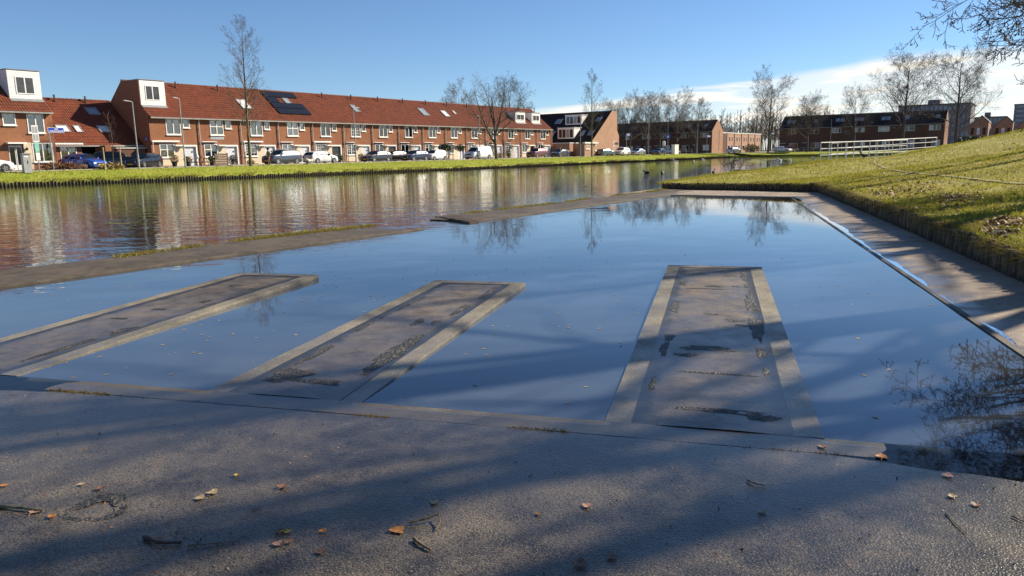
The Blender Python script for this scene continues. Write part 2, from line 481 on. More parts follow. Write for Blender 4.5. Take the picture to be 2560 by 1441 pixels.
M['asphalt'] = mat_asphalt('worn_asphalt', (0.019, 0.0175, 0.0175), (0.265, 0.212, 0.146), 0.012, 0.105, speck=1.2)
M['deck'] = mat_asphalt('sandy_asphalt', (0.20, 0.155, 0.115), (0.36, 0.285, 0.215), -0.01, 0.02, algae=True, speck=0.6)
M['jetty_fill'] = mat_asphalt('brown_asphalt', (0.062, 0.050, 0.038), (0.225, 0.178, 0.128), -0.005, 0.065, speck=0.8, rim=True)
M['concrete'] = mat_asphalt('aggregate_concrete', (0.15, 0.128, 0.09), (0.30, 0.265, 0.20), -0.01, 0.045)
M['kerb'] = mat_asphalt('wet_concrete', (0.085, 0.070, 0.052), (0.18, 0.148, 0.11), 0.02, 0.09, speck=0.7)
M['dike'] = mat_asphalt('brown_dike_asphalt', (0.050, 0.040, 0.029), (0.115, 0.092, 0.066), -0.03, 0.02, speck=0.6)

def grid(name, us, vs, fn, mat, skirt=None, smooth=True):
    """height-field sheet: fn(u, v) -> point"""
    nu, nv = len(us), len(vs)
    V = [fn(u, v) for u in us for v in vs]
    F = [(i*nv + j, (i+1)*nv + j, (i+1)*nv + j + 1, i*nv + j + 1) for i in range(nu - 1) for j in range(nv - 1)]
    me = bpy.data.meshes.new(name); me.from_pydata(V, [], F); me.materials.append(mat)
    if smooth: me.polygons.foreach_set('use_smooth', [True]*len(F))
    me.update(); return me

def z_plat(s, t):
    base = 0.0012 + 0.026*max(0, 4.40 - s)**.9 + .0018*sstep(t, -.3, .6)*(1 - sstep(t, 3.4, 4.6))
    low = 0.0075*sstep(-t, 0.3, 1.8) + 0.0045*sstep(t, 4.2, 5.6)
    return base - low*sstep(s, 3.4, 4.2) + 0.0022*wob(s, t) * sstep(4.42 - s, -0.05, 0.5) + 0.0012*wob(s, t, 3.1)
ss = np.linspace(-8, 4.395, 150); ts = np.linspace(-7, 13, 190)
o = link_mesh('platform', grid('platform', ss, ts, lambda s, t: ST(s, t, z_plat(s, t)), M['asphalt']))
tag(o, kind='structure')
ss = [4.40, 4.48, 4.56, 4.644, 4.646]; ts = np.linspace(-2.66, 10.2, 260)
mb = MB()
o = link_mesh('pool_kerb', grid('pool_kerb', ss, ts, lambda s, t: ST(s, t, 0.0022 + 0.0016*wob(s*3, t*1.3) + .0006*wob(s*9, t*5) - .0085*sstep(-t, .7, 1.7) - .006*sstep(t, 4.4, 5.6) + .0018*sstep(t, -.3, .6)*(1 - sstep(t, 3.4, 4.6)) - (0.05 if s > 4.6445 and not any(a < t < b for a, b in ((-.7, .67), (2.42, 3.73), (5.58, 6.93))) else 0)), M['kerb']))
tag(o, kind='structure')
for nm, a in (('water_film', ((2.4, -7), (4.66, -7), (4.66, 13), (2.4, 13))),):
    mb = MB(); mb.poly([ST(s, t, 0.0) for s, t in a]); tag(mb.build(nm, M['film']), kind='structure')

# the three jetties between the bathing bays
def z_jet(s, s1, zt): return lerp(0.0022, zt, min(1, max(0, (s - 4.72)/(s1 - 4.72)))**.8)
def jetty(t0, t1, s1, zt, label):
    root = empty('jetty', ST(4.66, (t0 + t1)/2, 0), 0, label, 'jetty', 'jetties in the bathing pool')
    inv = Matrix.Translation(Vector(root.location)).inverted()
    def loc(p): q = Vector(p) - Vector(root.location); return (q.x, q.y, q.z)
    s0, b = 4.645, 0.17
    n = 40
    sl = [lerp(s0, s1, i/n) for i in range(n + 1)]
    mb = MB()
    def zed(s, t): return z_jet(s, s1, zt) + 0.0022*wob(s*1.7, t*2)
    def strip(ta, tb, m=2):
        for i in range(n):
            for j in range(m):
                a, c = lerp(ta, tb, j/m), lerp(ta, tb, (j+1)/m)
                mb.quad(*[loc(ST(s, t, zed(s, t))) for s, t in ((sl[i], a), (sl[i], c), (sl[i+1], c), (sl[i+1], a))][::-1])
    strip(t0, t0 + b); strip(t1 - b, t1)
    sb = s1 - 0.16
    q = [loc(ST(s, t, z_jet(s, s1, zt) + .001)) for s, t in ((sb, t0 + b), (s1, t0 + b), (s1, t1 - b), (sb, t1 - b))]; mb.quad(*q)
    # outer faces
    for ta, sg in ((t0, 1), (t1, -1)):
        for i in range(n):
            f = [loc(ST(sl[i], ta, zed(sl[i], ta))), loc(ST(sl[i+1], ta, zed(sl[i+1], ta))), loc(ST(sl[i+1], ta - 0.012*sg, -0.25)), loc(ST(sl[i], ta - 0.012*sg, -0.25))]
            mb.quad(*(f if sg < 0 else f[::-1]))
    mb.quad(loc(ST(s1, t0, zed(s1, t0))), loc(ST(s1, t1, zed(s1, t1))), loc(ST(s1 + .012, t1, -0.25)), loc(ST(s1 + .012, t0, -0.25)))
    mb.build('concrete_border', M['concrete'], root)
    ssl = np.linspace(s0, sb, 60); tl = np.linspace(t0 + b, t1 - b, 26)
    def fz(s, t):
        e = min(s - s0 + .3, sb - s, t - t0 - b, t1 - b - t)
        return z_jet(s, s1, zt) + 0.0012 - 0.005*sstep(e, 0, 0.05)*sstep(s, 5, 5.8) + 0.007*sstep(e, .05, .4) + 0.002*wob(s*1.3, t*2.2)
    o = link_mesh('asphalt_infill', grid('asphalt_infill', ssl, tl, lambda s, t: loc(ST(s, t, fz(s, t))), M['jetty_fill']), None, root)
    a_ = o.data.attributes.new('rim', 'FLOAT', 'POINT'); a_.data.foreach_set('value', [max(0.0, 1 - min(t - t0 - b, t1 - b - t, (s - s0)*.7, (sb - s)*1.6)/.20) for s in ssl for t in tl])
    root['_z'] = zt
    return root, loc, fz, (s0, s1)
J3 = jetty(-0.69, 0.66, 11.35, 0.052, 'jetty reaching farthest into the pool, patched along both sides')
J2 = jetty(2.43, 3.72, 9.50, 0.046, 'middle jetty of the three, brown infill inside a pale border')
J1 = jetty(5.59, 6.92, 9.60, 0.056, 'jetty cut off by the photo edge, nearest the low dike')
for t0, t1 in ((-0.68, 0.65), (2.44, 3.71), (5.60, 6.91)):
    mb = MB(); mb.poly([ST(s, t, 0.0) for s, t in ((4.66, t0), (5.9, t0), (5.9, t1), (4.66, t1))]); tag(mb.build('water_film', M['film']), kind='structure')

def mat_bitumen():
    t = NT('cracked_bitumen')
    g = t.noise(70, 3, 0.6); v = t.voro(48)
    col = t.mix(t.ramp(g, 0.45, 0.7), (0.022, 0.022, 0.022), (0.10, 0.098, 0.085))
    col = t.mix(t.ramp(t.noise(9, 4), 0.5, 0.7, 0, 0.6), col, (0.20, 0.16, 0.12))
    sh = t.bsdf(col, 0.55, t.bump(t.math('ADD', g, v), 1.0, 0.012), spec=0.4)
    at = t.n.new('ShaderNodeAttribute'); at.attribute_name = 'worn'
    k = t.math('MULTIPLY_ADD', t.math('SUBTRACT', t.noise(28, 5, 0.7), 0.5), 1.9, at.outputs['Fac'])
    al = t.ramp(k, 0.22, 0.42)
    tr = t.n.new('ShaderNodeBsdfTransparent'); mx = t.n.new('ShaderNodeMixShader')
    t.l.new(al, mx.inputs[0]); t.l.new(tr.outputs[0], mx.inputs[1]); t.l.new(sh.outputs[0], mx.inputs[2])
    return t.finish(mx)
def set_worn(o, vals):
    a = o.data.attributes.new('worn', 'FLOAT', 'POINT'); a.data.foreach_set('value', vals)
M['bitumen'] = mat_bitumen()
rb = random.Random(5)
def patch(J, cs, ct, ls, lt, rag=0.35, n=26):
    root, loc, fz, (s0, s1) = J
    pts = []
    ph = rb.random()*6
    for i in range(n):
        a = 2*PI*i/n
        k = 1 + rag*(0.5*math.sin(3*a + ph) + 0.35*math.sin(7*a + 2*ph) + rb.uniform(-.35, .35))
        c, d = math.cos(a), math.sin(a)
        e = 1/max(abs(c), abs(d))**0.6
        pts.append((cs + ls*c*k*e*.8, ct + lt*d*k*e*.8))
    mb = MB()
    rings = [[loc(ST(cs + (s-cs)*q, ct + (t-ct)*q, max(0.0015, fz(s, t)) + 0.0035*(1.2 - q*.55))) for s, t in pts] for q in (.45, .85, 1.35)]
    cen = loc(ST(cs, ct, max(0.0015, fz(cs, ct)) + 0.006))
    F_ = [(0, 1 + i, 1 + (i+1) % n) for i in range(n)]
    for q in range(2): F_ += [(1+q*n+i, 1+(q+1)*n+i, 1+(q+1)*n+(i+1) % n, 1+q*n+(i+1) % n) for i in range(n)]
    mb.add([cen] + rings[0] + rings[1] + rings[2], F_)
    set_worn(mb.build('bitumen_patch', M['bitumen'], root), [1.0] + [.85]*n + [.5]*n + [-.35]*n)
for cs, ct, ls, lt in ((10.55, -.42, .55, .055), (9.75, -.44, .10, .06), (8.75, -.43, .62, .075), (7.45, -.43, .55, .085), (6.55, -.42, .18, .05), (6.0, -.43, .12, .03),
                       (10.9, .40, .12, .03), (9.85, .37, .20, .055), (9.45, .1, .045, .28), (9.65, -.02, .06, .13), (9.7, -.28, .03, .07), (8.35, .40, .38, .06), (8.0, .0, .045, .09), (7.75, -.24, .06, .13), (7.55, -.3, .05, .09),
                       (6.95, .38, .15, .055), (6.55, .40, .28, .045), (6.6, .02, .10, .26), (6.35, .2, .06, .12), (5.85, -.05, .022, .36), (5.5, .42, .22, .03), (4.98, -.1, .05, .36), (4.92, -.34, .07, .13)):
    patch(J3, cs, ct, ls, lt)
for cs, ct, ls, lt in ((8.75, 2.72, .45, .05), (7.75, 2.74, .36, .06), (7.05, 2.98, .2, .055), (7.1, 2.8, .12, .04), (6.1, 2.74, .55, .10), (5.5, 2.72, .3, .07), (8.0, 3.44, .5, .035), (6.9, 3.46, .45, .03), (5.75, 3.42, .4, .05), (5.12, 3.3, .22, .2), (5.0, 2.95, .07, .22)):
    patch(J2, cs, ct, ls, lt)
for cs, ct, ls, lt in ((8.6, 6.3, .09, .09), (8.45, 5.88, .08, .08), (7.1, 6.25, .05, .12), (6.15, 5.9, .22, .07), (5.45, 5.92, .5, .05), (7.6, 6.0, .1, .06), (6.6, 6.35, .04, .14)):
    patch(J1, cs, ct, ls, lt)
# the round scar and the wet hollow on the platform
mb = MB(); pts_o, pts_i = [], []
for i in range(36):
    a = 2*PI*i/36
    k = 1 + .12*math.sin(3*a + 1) + rb.uniform(-.06, .06)
    w = .20 + .14*max(0, math.sin(a + .9)) + rb.uniform(-.03, .03)
    s0_, t0_ = 2.77, 2.935
    pts_o.append(ST(s0_ + .15*k*math.cos(a), t0_ + .15*k*math.sin(a), z_plat(s0_, t0_) + .004))
    pts_i.append(ST(s0_ - .01 + .15*(k - w*1.6)*math.cos(a), t0_ + .15*(k - w*1.6)*math.sin(a), z_plat(s0_, t0_) + .0035))
mb.add(pts_o + pts_i, [(i, (i+1) % 36, 36 + (i+1) % 36, 36 + i) for i in range(36)])
o = mb.build('bitumen_ring', M['bitumen']); set_worn(o, [.8]*72)
tag(o, 'dark ragged ring of old bitumen on the platform asphalt', 'bitumen patch')

# ---- deck along the bank and behind the pool ----------------------------
TBs, TBt = (-8, 0, 4, 8.66, 13.43, 20.5, 32.4, 36), (-5.4, -4.4, -3.95, -3.82, -3.90, -3.97, -4.02, -4.1)
def t_bank(s): return interp(s, TBs, TBt)
def t_shore(s): return interp(s, (4, 7.4, 10.3, 15.4, 28.5, 34), (-2.59, -2.61, -2.64, -2.72, -2.86, -2.95)) + .05*wob(s*1.1, 2.0) + .025*wob(s*3.7, 1.0)
def z_deck(s, t): return 0.060*(t_shore(s) - t)*(1 if t > t_shore(s) else .75) + 0.0022*wob(s*.6, t*1.6) + .001*wob(s, t, 4)
ss = np.linspace(4.30, 32.6, 230); fs = np.linspace(0, 1, 16)
o = link_mesh('deck_side', grid('deck_side', ss, fs, lambda s, f: ST(s, lerp(-2.60, t_bank(s) - .12, f), z_deck(s, lerp(-2.60, t_bank(s) - .12, f))), M['deck']))
tag(o, kind='structure')
mb = MB()
mb.poly([ST(s, t, 0.0005) for s, t in [(4.67, -2.62)] + [(s, t_bank(s) + .05) for s in (4.67, 8.66, 13.43, 20.5, 28.6)] + [(28.6, -2.68)]][::-1])
tag(mb.build('water_film', M['film']), kind='structure')
# thin kerb stone between pool and gutter
mb = MB()
for i in range(60):
    a, b = lerp(4.6, 28.9, i/60), lerp(4.6, 28.9, (i+1)/60)
    def tk(s): return lerp(-2.52, -2.66, (s - 4.6)/24.3)
    zt = [0.009 + .005*wob(s*1.7, 1) for s in (a, b)]
    pa = [ST(a, tk(a), zt[0]), ST(b, tk(b), zt[1]), ST(b, tk(b) - .055, zt[1]), ST(a, tk(a) - .055, zt[0])]
    mb.quad(*pa[::-1])
    mb.quad(ST(a, tk(a), zt[0]), ST(b, tk(b), zt[1]), ST(b, tk(b), -.1), ST(a, tk(a), -.1))
    mb.quad(ST(a, tk(a) - .055, -.1), ST(b, tk(b) - .055, -.1), ST(b, tk(b) - .055, zt[1]), ST(a, tk(a) - .055, zt[0]))
tag(mb.build('kerb_stone', M['dike']), kind='structure')
xs = np.linspace(28.45, 32.3, 30); ys = np.linspace(6.0, 14.2, 40)
o = link_mesh('deck_back', grid('deck_back', xs, ys, lambda x, y: (x, y, 0.014 + .022*(x - 28.4)/3 + .004*wob(x, y) - (.2 if x < 28.46 else 0)), M['deck']))
tag(o, kind='structure')

# ---- low dike between pool and canal ------------------------------------
def dike(x0, x1, ends):
    nx = int((x1 - x0)/0.35); xs = np.linspace(x0, x1, nx)
    prof = [(11.86, -.3), (11.865, .018), (11.90, .034), (12.03, .036), (12.05, .006), (12.12, .004), (12.2, .026), (12.7, .050), (13.25, .062), (13.5, .05), (13.62, -.3)]
    def fn(x, k):
        y, z = prof[int(k)]
        e = 1.0
        if ends[1]: e *= sstep(x1 - x, 0.0, 1.6 if k > 4 else .1)
        if ends[0]: e *= sstep(x - x0, -0.25, .25)
        yy = y + (.10*wob(x*.8, 3) if k >= 8 else .012*wob(x, 1))
        if ends[1] and k > 5: yy -= (y - 12.1)*.75*(1 - sstep(x1 - x, 0, 2.2))
        zz = z + (.010*wob(x, y*2) if k > 5 and z > 0 else 0)
        if z > 0: zz = lerp(-.02, zz, e)
        return (x, yy, zz)
    return grid('dike', xs, range(len(prof)), fn, M['dike'], smooth=False)
o = link_mesh('dike', dike(-40, 13.75, (0, 1)))
tag(o, 'low brown asphalt dike beside the pool, left of the gap', 'dike')
o = link_mesh('dike', dike(15.55, 32.4, (1, 0)))
tag(o, 'low asphalt dike right of the gap, running to the timber bank', 'dike')
# broken dark end of the far dike piece
mb = MB()
rb2 = random.Random(9)
for i in range(9):
    x = 15.35 + .09*i; y = 11.95 + .19*i
    mb.prism([(x - .18, y - .14, -.15), (x + .2, y - .16, -.15), (x + .26, y + .12, -.15), (x - .12, y + .16, -.15)], (rb2.uniform(-.03, .03), rb2.uniform(-.03, .03), .18 + rb2.uniform(0, .05)))
tag(mb.build('broken_dike_end', M['dark_wood']), 'dark broken stub where the dike is breached', 'dike')

# ---- lawn and hill on the right ------------------------------------------
CTRL = [((32.1, 13.7), .32), ((32.1, 7.0), .40), ((20.6, 3.0), .43), ((13.9, .75), .41), ((9.5, -.8), .40), ((2, -3.4), .42), ((-6, -8), .5), ((43.7, 13.9), .5), ((48.3, 11.6), .8), ((50.5, 10.6), .98),
        ((37.7, 5.3), .78), ((23.7, 0), .72), ((30, 2.6), .74), ((67, 5), 1.86), ((62.7, 2.5), 2.27), ((59.3, .4), 2.78), ((56, 6.0), 1.25), ((55, -8), 3.4), ((40, -8), 2.6), ((28, -10), 2.3), ((15, -10), 1.9), ((5, -16), 2.0),
        ((80, -5), 2.6), ((90, -30), 3.5), ((60, -35), 4.2), ((30, -40), 4.0), ((0, -45), 3.5), ((45, 9), .78), ((40, 11), .56), ((120, -15), 2.4), ((100, 3), 1.5)]
_P = np.array([c[0] for c in CTRL], float); _Z = np.array([c[1] for c in CTRL], float)
def _phi(r2): return np.where(r2 > 1e-9, r2*np.log(np.maximum(r2, 1e-9))*.5, 0)
_D = ((_P[:, None] - _P[None])**2).sum(-1)
_n = len(_P); _A = np.zeros((_n+3, _n+3)); _A[:_n, :_n] = _phi(_D) + np.eye(_n)*2.0; _A[:_n, _n] = 1; _A[:_n, _n+1:] = _P; _A[_n, :_n] = 1; _A[_n+1:, :_n] = _P.T
_W = np.linalg.solve(_A, np.r_[_Z, 0, 0, 0])
def z_lawn(x, y):
    q = np.array([x, y]); r2 = ((_P - q)**2).sum(1)
    return float(_phi(r2) @ _W[:_n] + _W[_n] + _W[_n+1]*x + _W[_n+2]*y)
def z_lawn_v(Q):
    r2 = ((Q[:, None] - _P[None])**2).sum(-1)
    return _phi(r2) @ _W[:_n] + _W[_n] + Q @ _W[_n+1:]

bankp = [ST(s, t_bank(s)) for s in (-8, -2, 4, 8.66, 13.43, 20.5, 27, 32.0)]
BANK = [Vector(p) for p in bankp] + [Vector((32.15, 10.2, 0)), Vector((32.15, 13.8, 0))]
EDGE = [Vector((38, 14.0, 0)), Vector((43.7, 13.9, 0)), Vector((48.3, 11.7, 0)), Vector((50.8, 10.7, 0)), Vector((54.5, 8.9, 0)), Vector((60, 8.2, 0)), Vector((72, 7.2, 0)), Vector((100, 6, 0))]
OUT = [(-30, -60), (-12, -70), (5, -75), (18, -75), (30, -75), (48, -75), (70, -75), (90, -70), (110, -60), (125, -50), (130, -42), (132, -35), (133, -28), (134, -20), (134, -14), (134, -8), (132, -2), (126, 3)]
def mat_grass(name, g1, g2, dry, dirt, dirt_amt):
    t = NT(name); p = t.pos()
    f = t.noise(0.5, 5, 0.65); f2 = t.noise(4.0, 5, 0.7); f3 = t.noise(45, 3, 0.6)
    col = t.mix(t.ramp(f2, 0.3, 0.7), g1, g2)
    col = t.mix(t.ramp(t.math('MULTIPLY_ADD', f2, 0.4, t.math('MULTIPLY', f, 0.6)), 0.45, 0.62, 0, 0.75), col, dry)
    col = t.mix(t.ramp(t.math('MULTIPLY_ADD', f3, 0.25, t.math('MULTIPLY', t.noise(1.3, 6, 0.7), 0.75)), 0.57, 0.65, 0, dirt_amt), col, dirt)
    return t.finish(t.bsdf(col, 0.85, t.bump(t.math('ADD', f3, f2), 1.0, 0.05), spec=0.2))
M['lawn'] = mat_grass('lawn_turf', (0.23, 0.225, 0.035), (0.33, 0.30, 0.048), (0.42, 0.33, 0.09), (0.13, 0.09, 0.05), 0.85)
M['verge'] = mat_grass('verge_turf', (0.23, 0.28, 0.033), (0.33, 0.37, 0.046), (0.38, 0.35, 0.07), (0.2, 0.15, 0.07), 0.3)
def resample(pts, n):
    pts = [Vector(p) for p in pts]
    d = [0.0]
    for a, b in zip(pts, pts[1:]): d.append(d[-1] + (b - a).length)
    out = []
    for i in range(n):
        q = d[-1]*i/(n - 1); j = max(k for k in range(len(d)) if d[k] <= q + 1e-9); j = min(j, len(pts) - 2)
        f = (q - d[j])/max(1e-9, d[j+1] - d[j]); out.append(pts[j].lerp(pts[j+1], f))
    return out
bl = BANK + EDGE
inner, outer = [], []
for k in range(len(bl) - 1):
    m_ = 14
    for i in range(m_):
        inner.append(bl[k].lerp(bl[k+1], i/m_)); outer.append(Vector(OUT[k] + (0,)).lerp(Vector(OUT[k+1] + (0,)), i/m_))
inner.append(bl[-1]); outer.append(Vector(OUT[-1] + (0,)))
vv = [0, .0015, .004, .008, .013, .02, .03, .04, .055, .07, .09, .11, .14, .17, .21, .26, .32, .4, .5, .62, .8, 1]
Q = np.array([[(p.lerp(q, v).x, p.lerp(q, v).y) for v in vv] for p, q in zip(inner, outer)])
nu, nv = Q.shape[:2]
Zl = z_lawn_v(Q.reshape(-1, 2)).reshape(nu, nv)
V = np.dstack([Q, Zl[..., None]])
rr = np.random.default_rng(3)
V[:, 1:8, 2] += rr.uniform(-.012, .012, (nu, 7))
V[:, 0, 2] = np.maximum(V[:, 0, 2] - .03, .05)
sk = V[:, :1].copy(); sk[..., 2] = -.2
V = np.concatenate([sk, V], 1); nv += 1
F = [(i*nv + j, (i+1)*nv + j, (i+1)*nv + j + 1, i*nv + j + 1) for i in range(nu - 1) for j in range(nv - 1)]
me = tri_mesh('lawn', V.reshape(-1, 3), F, [M['lawn']], smooth=True)
tag(link_mesh('lawn', me), kind='structure')

# ---- timber pile wall along the lawn --------------------------------------
def mat_pile():
    t = NT('grey_pile_timber'); p = t.pos()
    f = t.noise(22, 4, 0.65, vec=t.vmul(p, (1, 1, 0.12)))
    col = t.mix(t.ramp(f, 0.35, 0.68), (0.045, 0.030, 0.020), (0.19, 0.145, 0.10))
    sep = t.n.new('ShaderNodeSeparateXYZ'); t.l.new(p, sep.inputs[0])
    damp = t.ramp(t.math('MULTIPLY_ADD', t.noise(3, 3), 0.12, sep.outputs[2]), 0.10, 0.26, 0.75, 0.0)
    col = t.mix(damp, col, (0.025, 0.024, 0.014))
    return t.finish(t.bsdf(col, 0.85, t.bump(f, 1.0, 0.01), spec=0.3))
M['pile'] = mat_pile()
rp = random.Random(11)
pile_meshes = []
for k in range(6):
    mb = MB(); tx, ty = rp.uniform(-.012, .012), rp.uniform(-.012, .012)
    mb.tube([(0, 0, 0), (tx*.5, ty*.5, .5), (tx, ty, .97), (tx, ty, 1.0)], [.052, .05, .046, .036], 7)
    pile_meshes.append(mb.mesh('pile', [M['pile']], smooth=False))
wall = empty('pile_wall', (20, 3, 0), 0, 'row of weathered timber piles holding up the lawn beside the pool deck', 'pile wall')
path = BANK[3:]
acc = []
for a, b in zip(path, path[1:]):
    L = (b - a).length; n = int(L/0.106)
    for i in range(n): acc.append((a.lerp(b, i/n), (b - a).normalized()))
acc = [q for q in acc if q[0].x > 9.4]
for i, (p, d) in enumerate(acc[:300]):
    nrm = Vector((-d.y, d.x, 0))
    h = z_lawn(p.x, p.y) + rp.uniform(-.09, .035)
    o = link_mesh('pile', pile_meshes[i % 6], None, wall)
    q = p + nrm*(0.05 + rp.uniform(-.012, .012))
    o.location = (q.x - 20, q.y - 3, -.15)
    o.scale = (rp.uniform(.85, 1.15), rp.uniform(.85, 1.15), h + .15)
    o.rotation_euler = (rp.uniform(-.03, .03), rp.uniform(-.03, .03), rp.uniform(0, 6))
mb = MB()
for p, d in acc[300:] + [(BANK[1].lerp(BANK[3], i/150), (BANK[3] - BANK[1]).normalized()) for i in range(150)]:
    nrm = Vector((-d.y, d.x, 0)); q = p + nrm*.05
    mb.cyl(q.x - 20, q.y - 3, -.15, z_lawn(p.x, p.y) + rp.uniform(-.09, .03), .052, .045, 6)
tag(mb.build('far_piles', M['pile'], wall), kind='stuff')

# ---- far bank, verge, street, ground --------------------------------------
ZS = 1.05
FB = [(-260, 66), (-60, 66), (10, 65.0), (24.5, 63.6), (35.5, 61.0), (52, 59.2), (73, 56.5), (100, 57.2), (132, 58.3), (165, 60.5), (184, 61.0)]
FC = [(190, 58.5), (193, 52), (195, 42), (197, 30), (199, 15), (201, 0), (203, -30), (204, -90)]
def verge_pts():
    out = []
    def tow(a, b, step):
        n = max(1, int(math.hypot(b[0]-a[0], b[1]-a[1])/step)); return [(lerp(a[0], b[0], i/n), lerp(a[1], b[1], i/n)) for i in range(n)]
    for a, b in zip(FB, FB[1:]):
        for x, y in tow(a, b, .7 if b[0] > 10 and a[0] > -61 else 6): out.append((x, y, x, 66.3 if y < 65.5 else 67.4))
    k = len(FC)
    full = [FB[-1]] + FC
    for i, (a, b) in enumerate(zip(full, full[1:])):
        for x, y in tow(a, b, 1.0):
            f = min(1, max(0, (61.0 - y)/6)); out.append((x, y, lerp(184, 199.5 + (61 - y)*.08, f**.6), lerp(66.3, y + .6, f)))
    return out
VP = verge_pts()
profv = [(.002, -.4), (.004, .24), (.03, .38), (.10, .46), (.22, .60), (.4, .78), (.6, .92), (.8, 1.01), (1, ZS)]
V = []; rv = random.Random(2)
for i, (x, y, x2, y2) in enumerate(VP):
    for f, z in profv:
        j = .04*wob(x*.5, f*9) if 0 < f < .7 else 0
        V.append((lerp(x, x2, f), lerp(y, y2, f), z + j))
k = len(profv)
F = [(i*k + j, (i+1)*k + j, (i+1)*k + j + 1, i*k + j + 1) for i in range(len(VP) - 1) for j in range(k - 1)]
me = tri_mesh('grass_verge', V, F, [M['verge']], smooth=True)
tag(link_mesh('grass_verge', me), kind='structure')
# pavement sheet behind it, out to the horizon
M['paving'] = simple('grey_paving', (0.17, 0.155, 0.135), 0.85, 0.2, 1.2)
V = []
for i, (x, y, x2, y2) in enumerate(VP):
    corner = x2 > 184.01
    far = (x2*1.0 + (x2 - 90)*8, 3200) if not corner else (3800, lerp(3200, -900, min(1, max(0, (61 - y)/140))**.35))
    V.append((x2, y2, ZS)); V.append((far[0], far[1], ZS))
F = [(2*i, 2*i + 2, 2*i + 3, 2*i + 1) for i in range(len(VP) - 1)]
me = tri_mesh('ground', V, F, [M['paving']])
tag(link_mesh('ground', me), kind='structure')
# piles along the far bank
mb = MB(); rp = random.Random(4)
def far_piles(pl, step, keep):
    for a, b in zip(pl, pl[1:]):
        L = math.hypot(b[0]-a[0], b[1]-a[1]); n = int(L/step)
        for i in range(n):
            x, y = lerp(a[0], b[0], i/n), lerp(a[1], b[1], i/n)
            if keep(x): mb.cyl(x + rp.uniform(-.03, .03), y - .03, -.3, .30 + rp.uniform(-.09, .06) + .04*wob(x*.3, 0), .085, .075, 5)
far_piles([p for p in FB if p[0] >= -60] , .24, lambda x: -10 < x)
tag(mb.build('bank_piles', M['pile']), 'long row of short timber piles edging the far grass bank', 'pile wall', kind='stuff')
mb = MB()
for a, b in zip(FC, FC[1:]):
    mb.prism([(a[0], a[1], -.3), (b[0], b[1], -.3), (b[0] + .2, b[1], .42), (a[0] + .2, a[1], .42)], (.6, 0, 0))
tag(mb.build('bank_wall', M['dark_wood']), 'dark shaded timber edge of the far end of the canal', 'bank wall')  # sunless side of the bank, its shade put into the dark wood

M['road'] = simple('street_clinker', (0.13, 0.10, 0.085), 0.85, 0.2, 2.0)
mb = MB(); mb.box(-120, 186, 66.6, 70.6, ZS - .05, ZS + .006); tag(mb.build('road', M['road']), kind='structure')
mb = MB(); mb.box(-120, 186, 66.42, 66.56, ZS - .1, ZS + .10); tag(mb.build('kerb_near', simple('kerb_concrete', (.36, .34, .31), .8)), kind='structure')
mb = MB(); mb.box(34.2, 121, 72.2, 73.99, ZS - .05, ZS + .09); tag(mb.build('front_pavement', simple('front_slabs', (.30, .27, .23), .85, .15, 1.5)), kind='structure')
mb = MB(); mb.box(188, 192, -60, 130, ZS - .05, ZS + .006); tag(mb.build('road_far', M['road']), kind='structure')
# ================================================================== HOUSES
def wall_open(mb, w, z0, z1, ops, th=0.28, y=0.0):
    """facade in the xz plane at y (outside = -y) with real openings; ops = (x0, x1, z0, z1)"""
    xs = sorted({0, w} | {o[0] for o in ops} | {o[1] for o in ops}); zs = sorted({z0, z1} | {o[2] for o in ops} | {o[3] for o in ops})
    for i in range(len(xs) - 1):
        for j in range(len(zs) - 1):
            cx, cz = (xs[i] + xs[i+1])/2, (zs[j] + zs[j+1])/2
            if any(o[0] < cx < o[1] and o[2] < cz < o[3] for o in ops): continue
            mb.quad((xs[i], y, zs[j]), (xs[i+1], y, zs[j]), (xs[i+1], y, zs[j+1]), (xs[i], y, zs[j+1]))
    for a, b, c, d in ops:
        mb.quad((a, y, c), (a, y + th, c), (a, y + th, d), (a, y, d)); mb.quad((b, y, d), (b, y + th, d), (b, y + th, c), (b, y, c))
        mb.quad((a, y, d), (a, y + th, d), (b, y + th, d), (b, y, d)); mb.quad((b, y, c), (b, y + th, c), (a, y + th, c), (a, y, c))

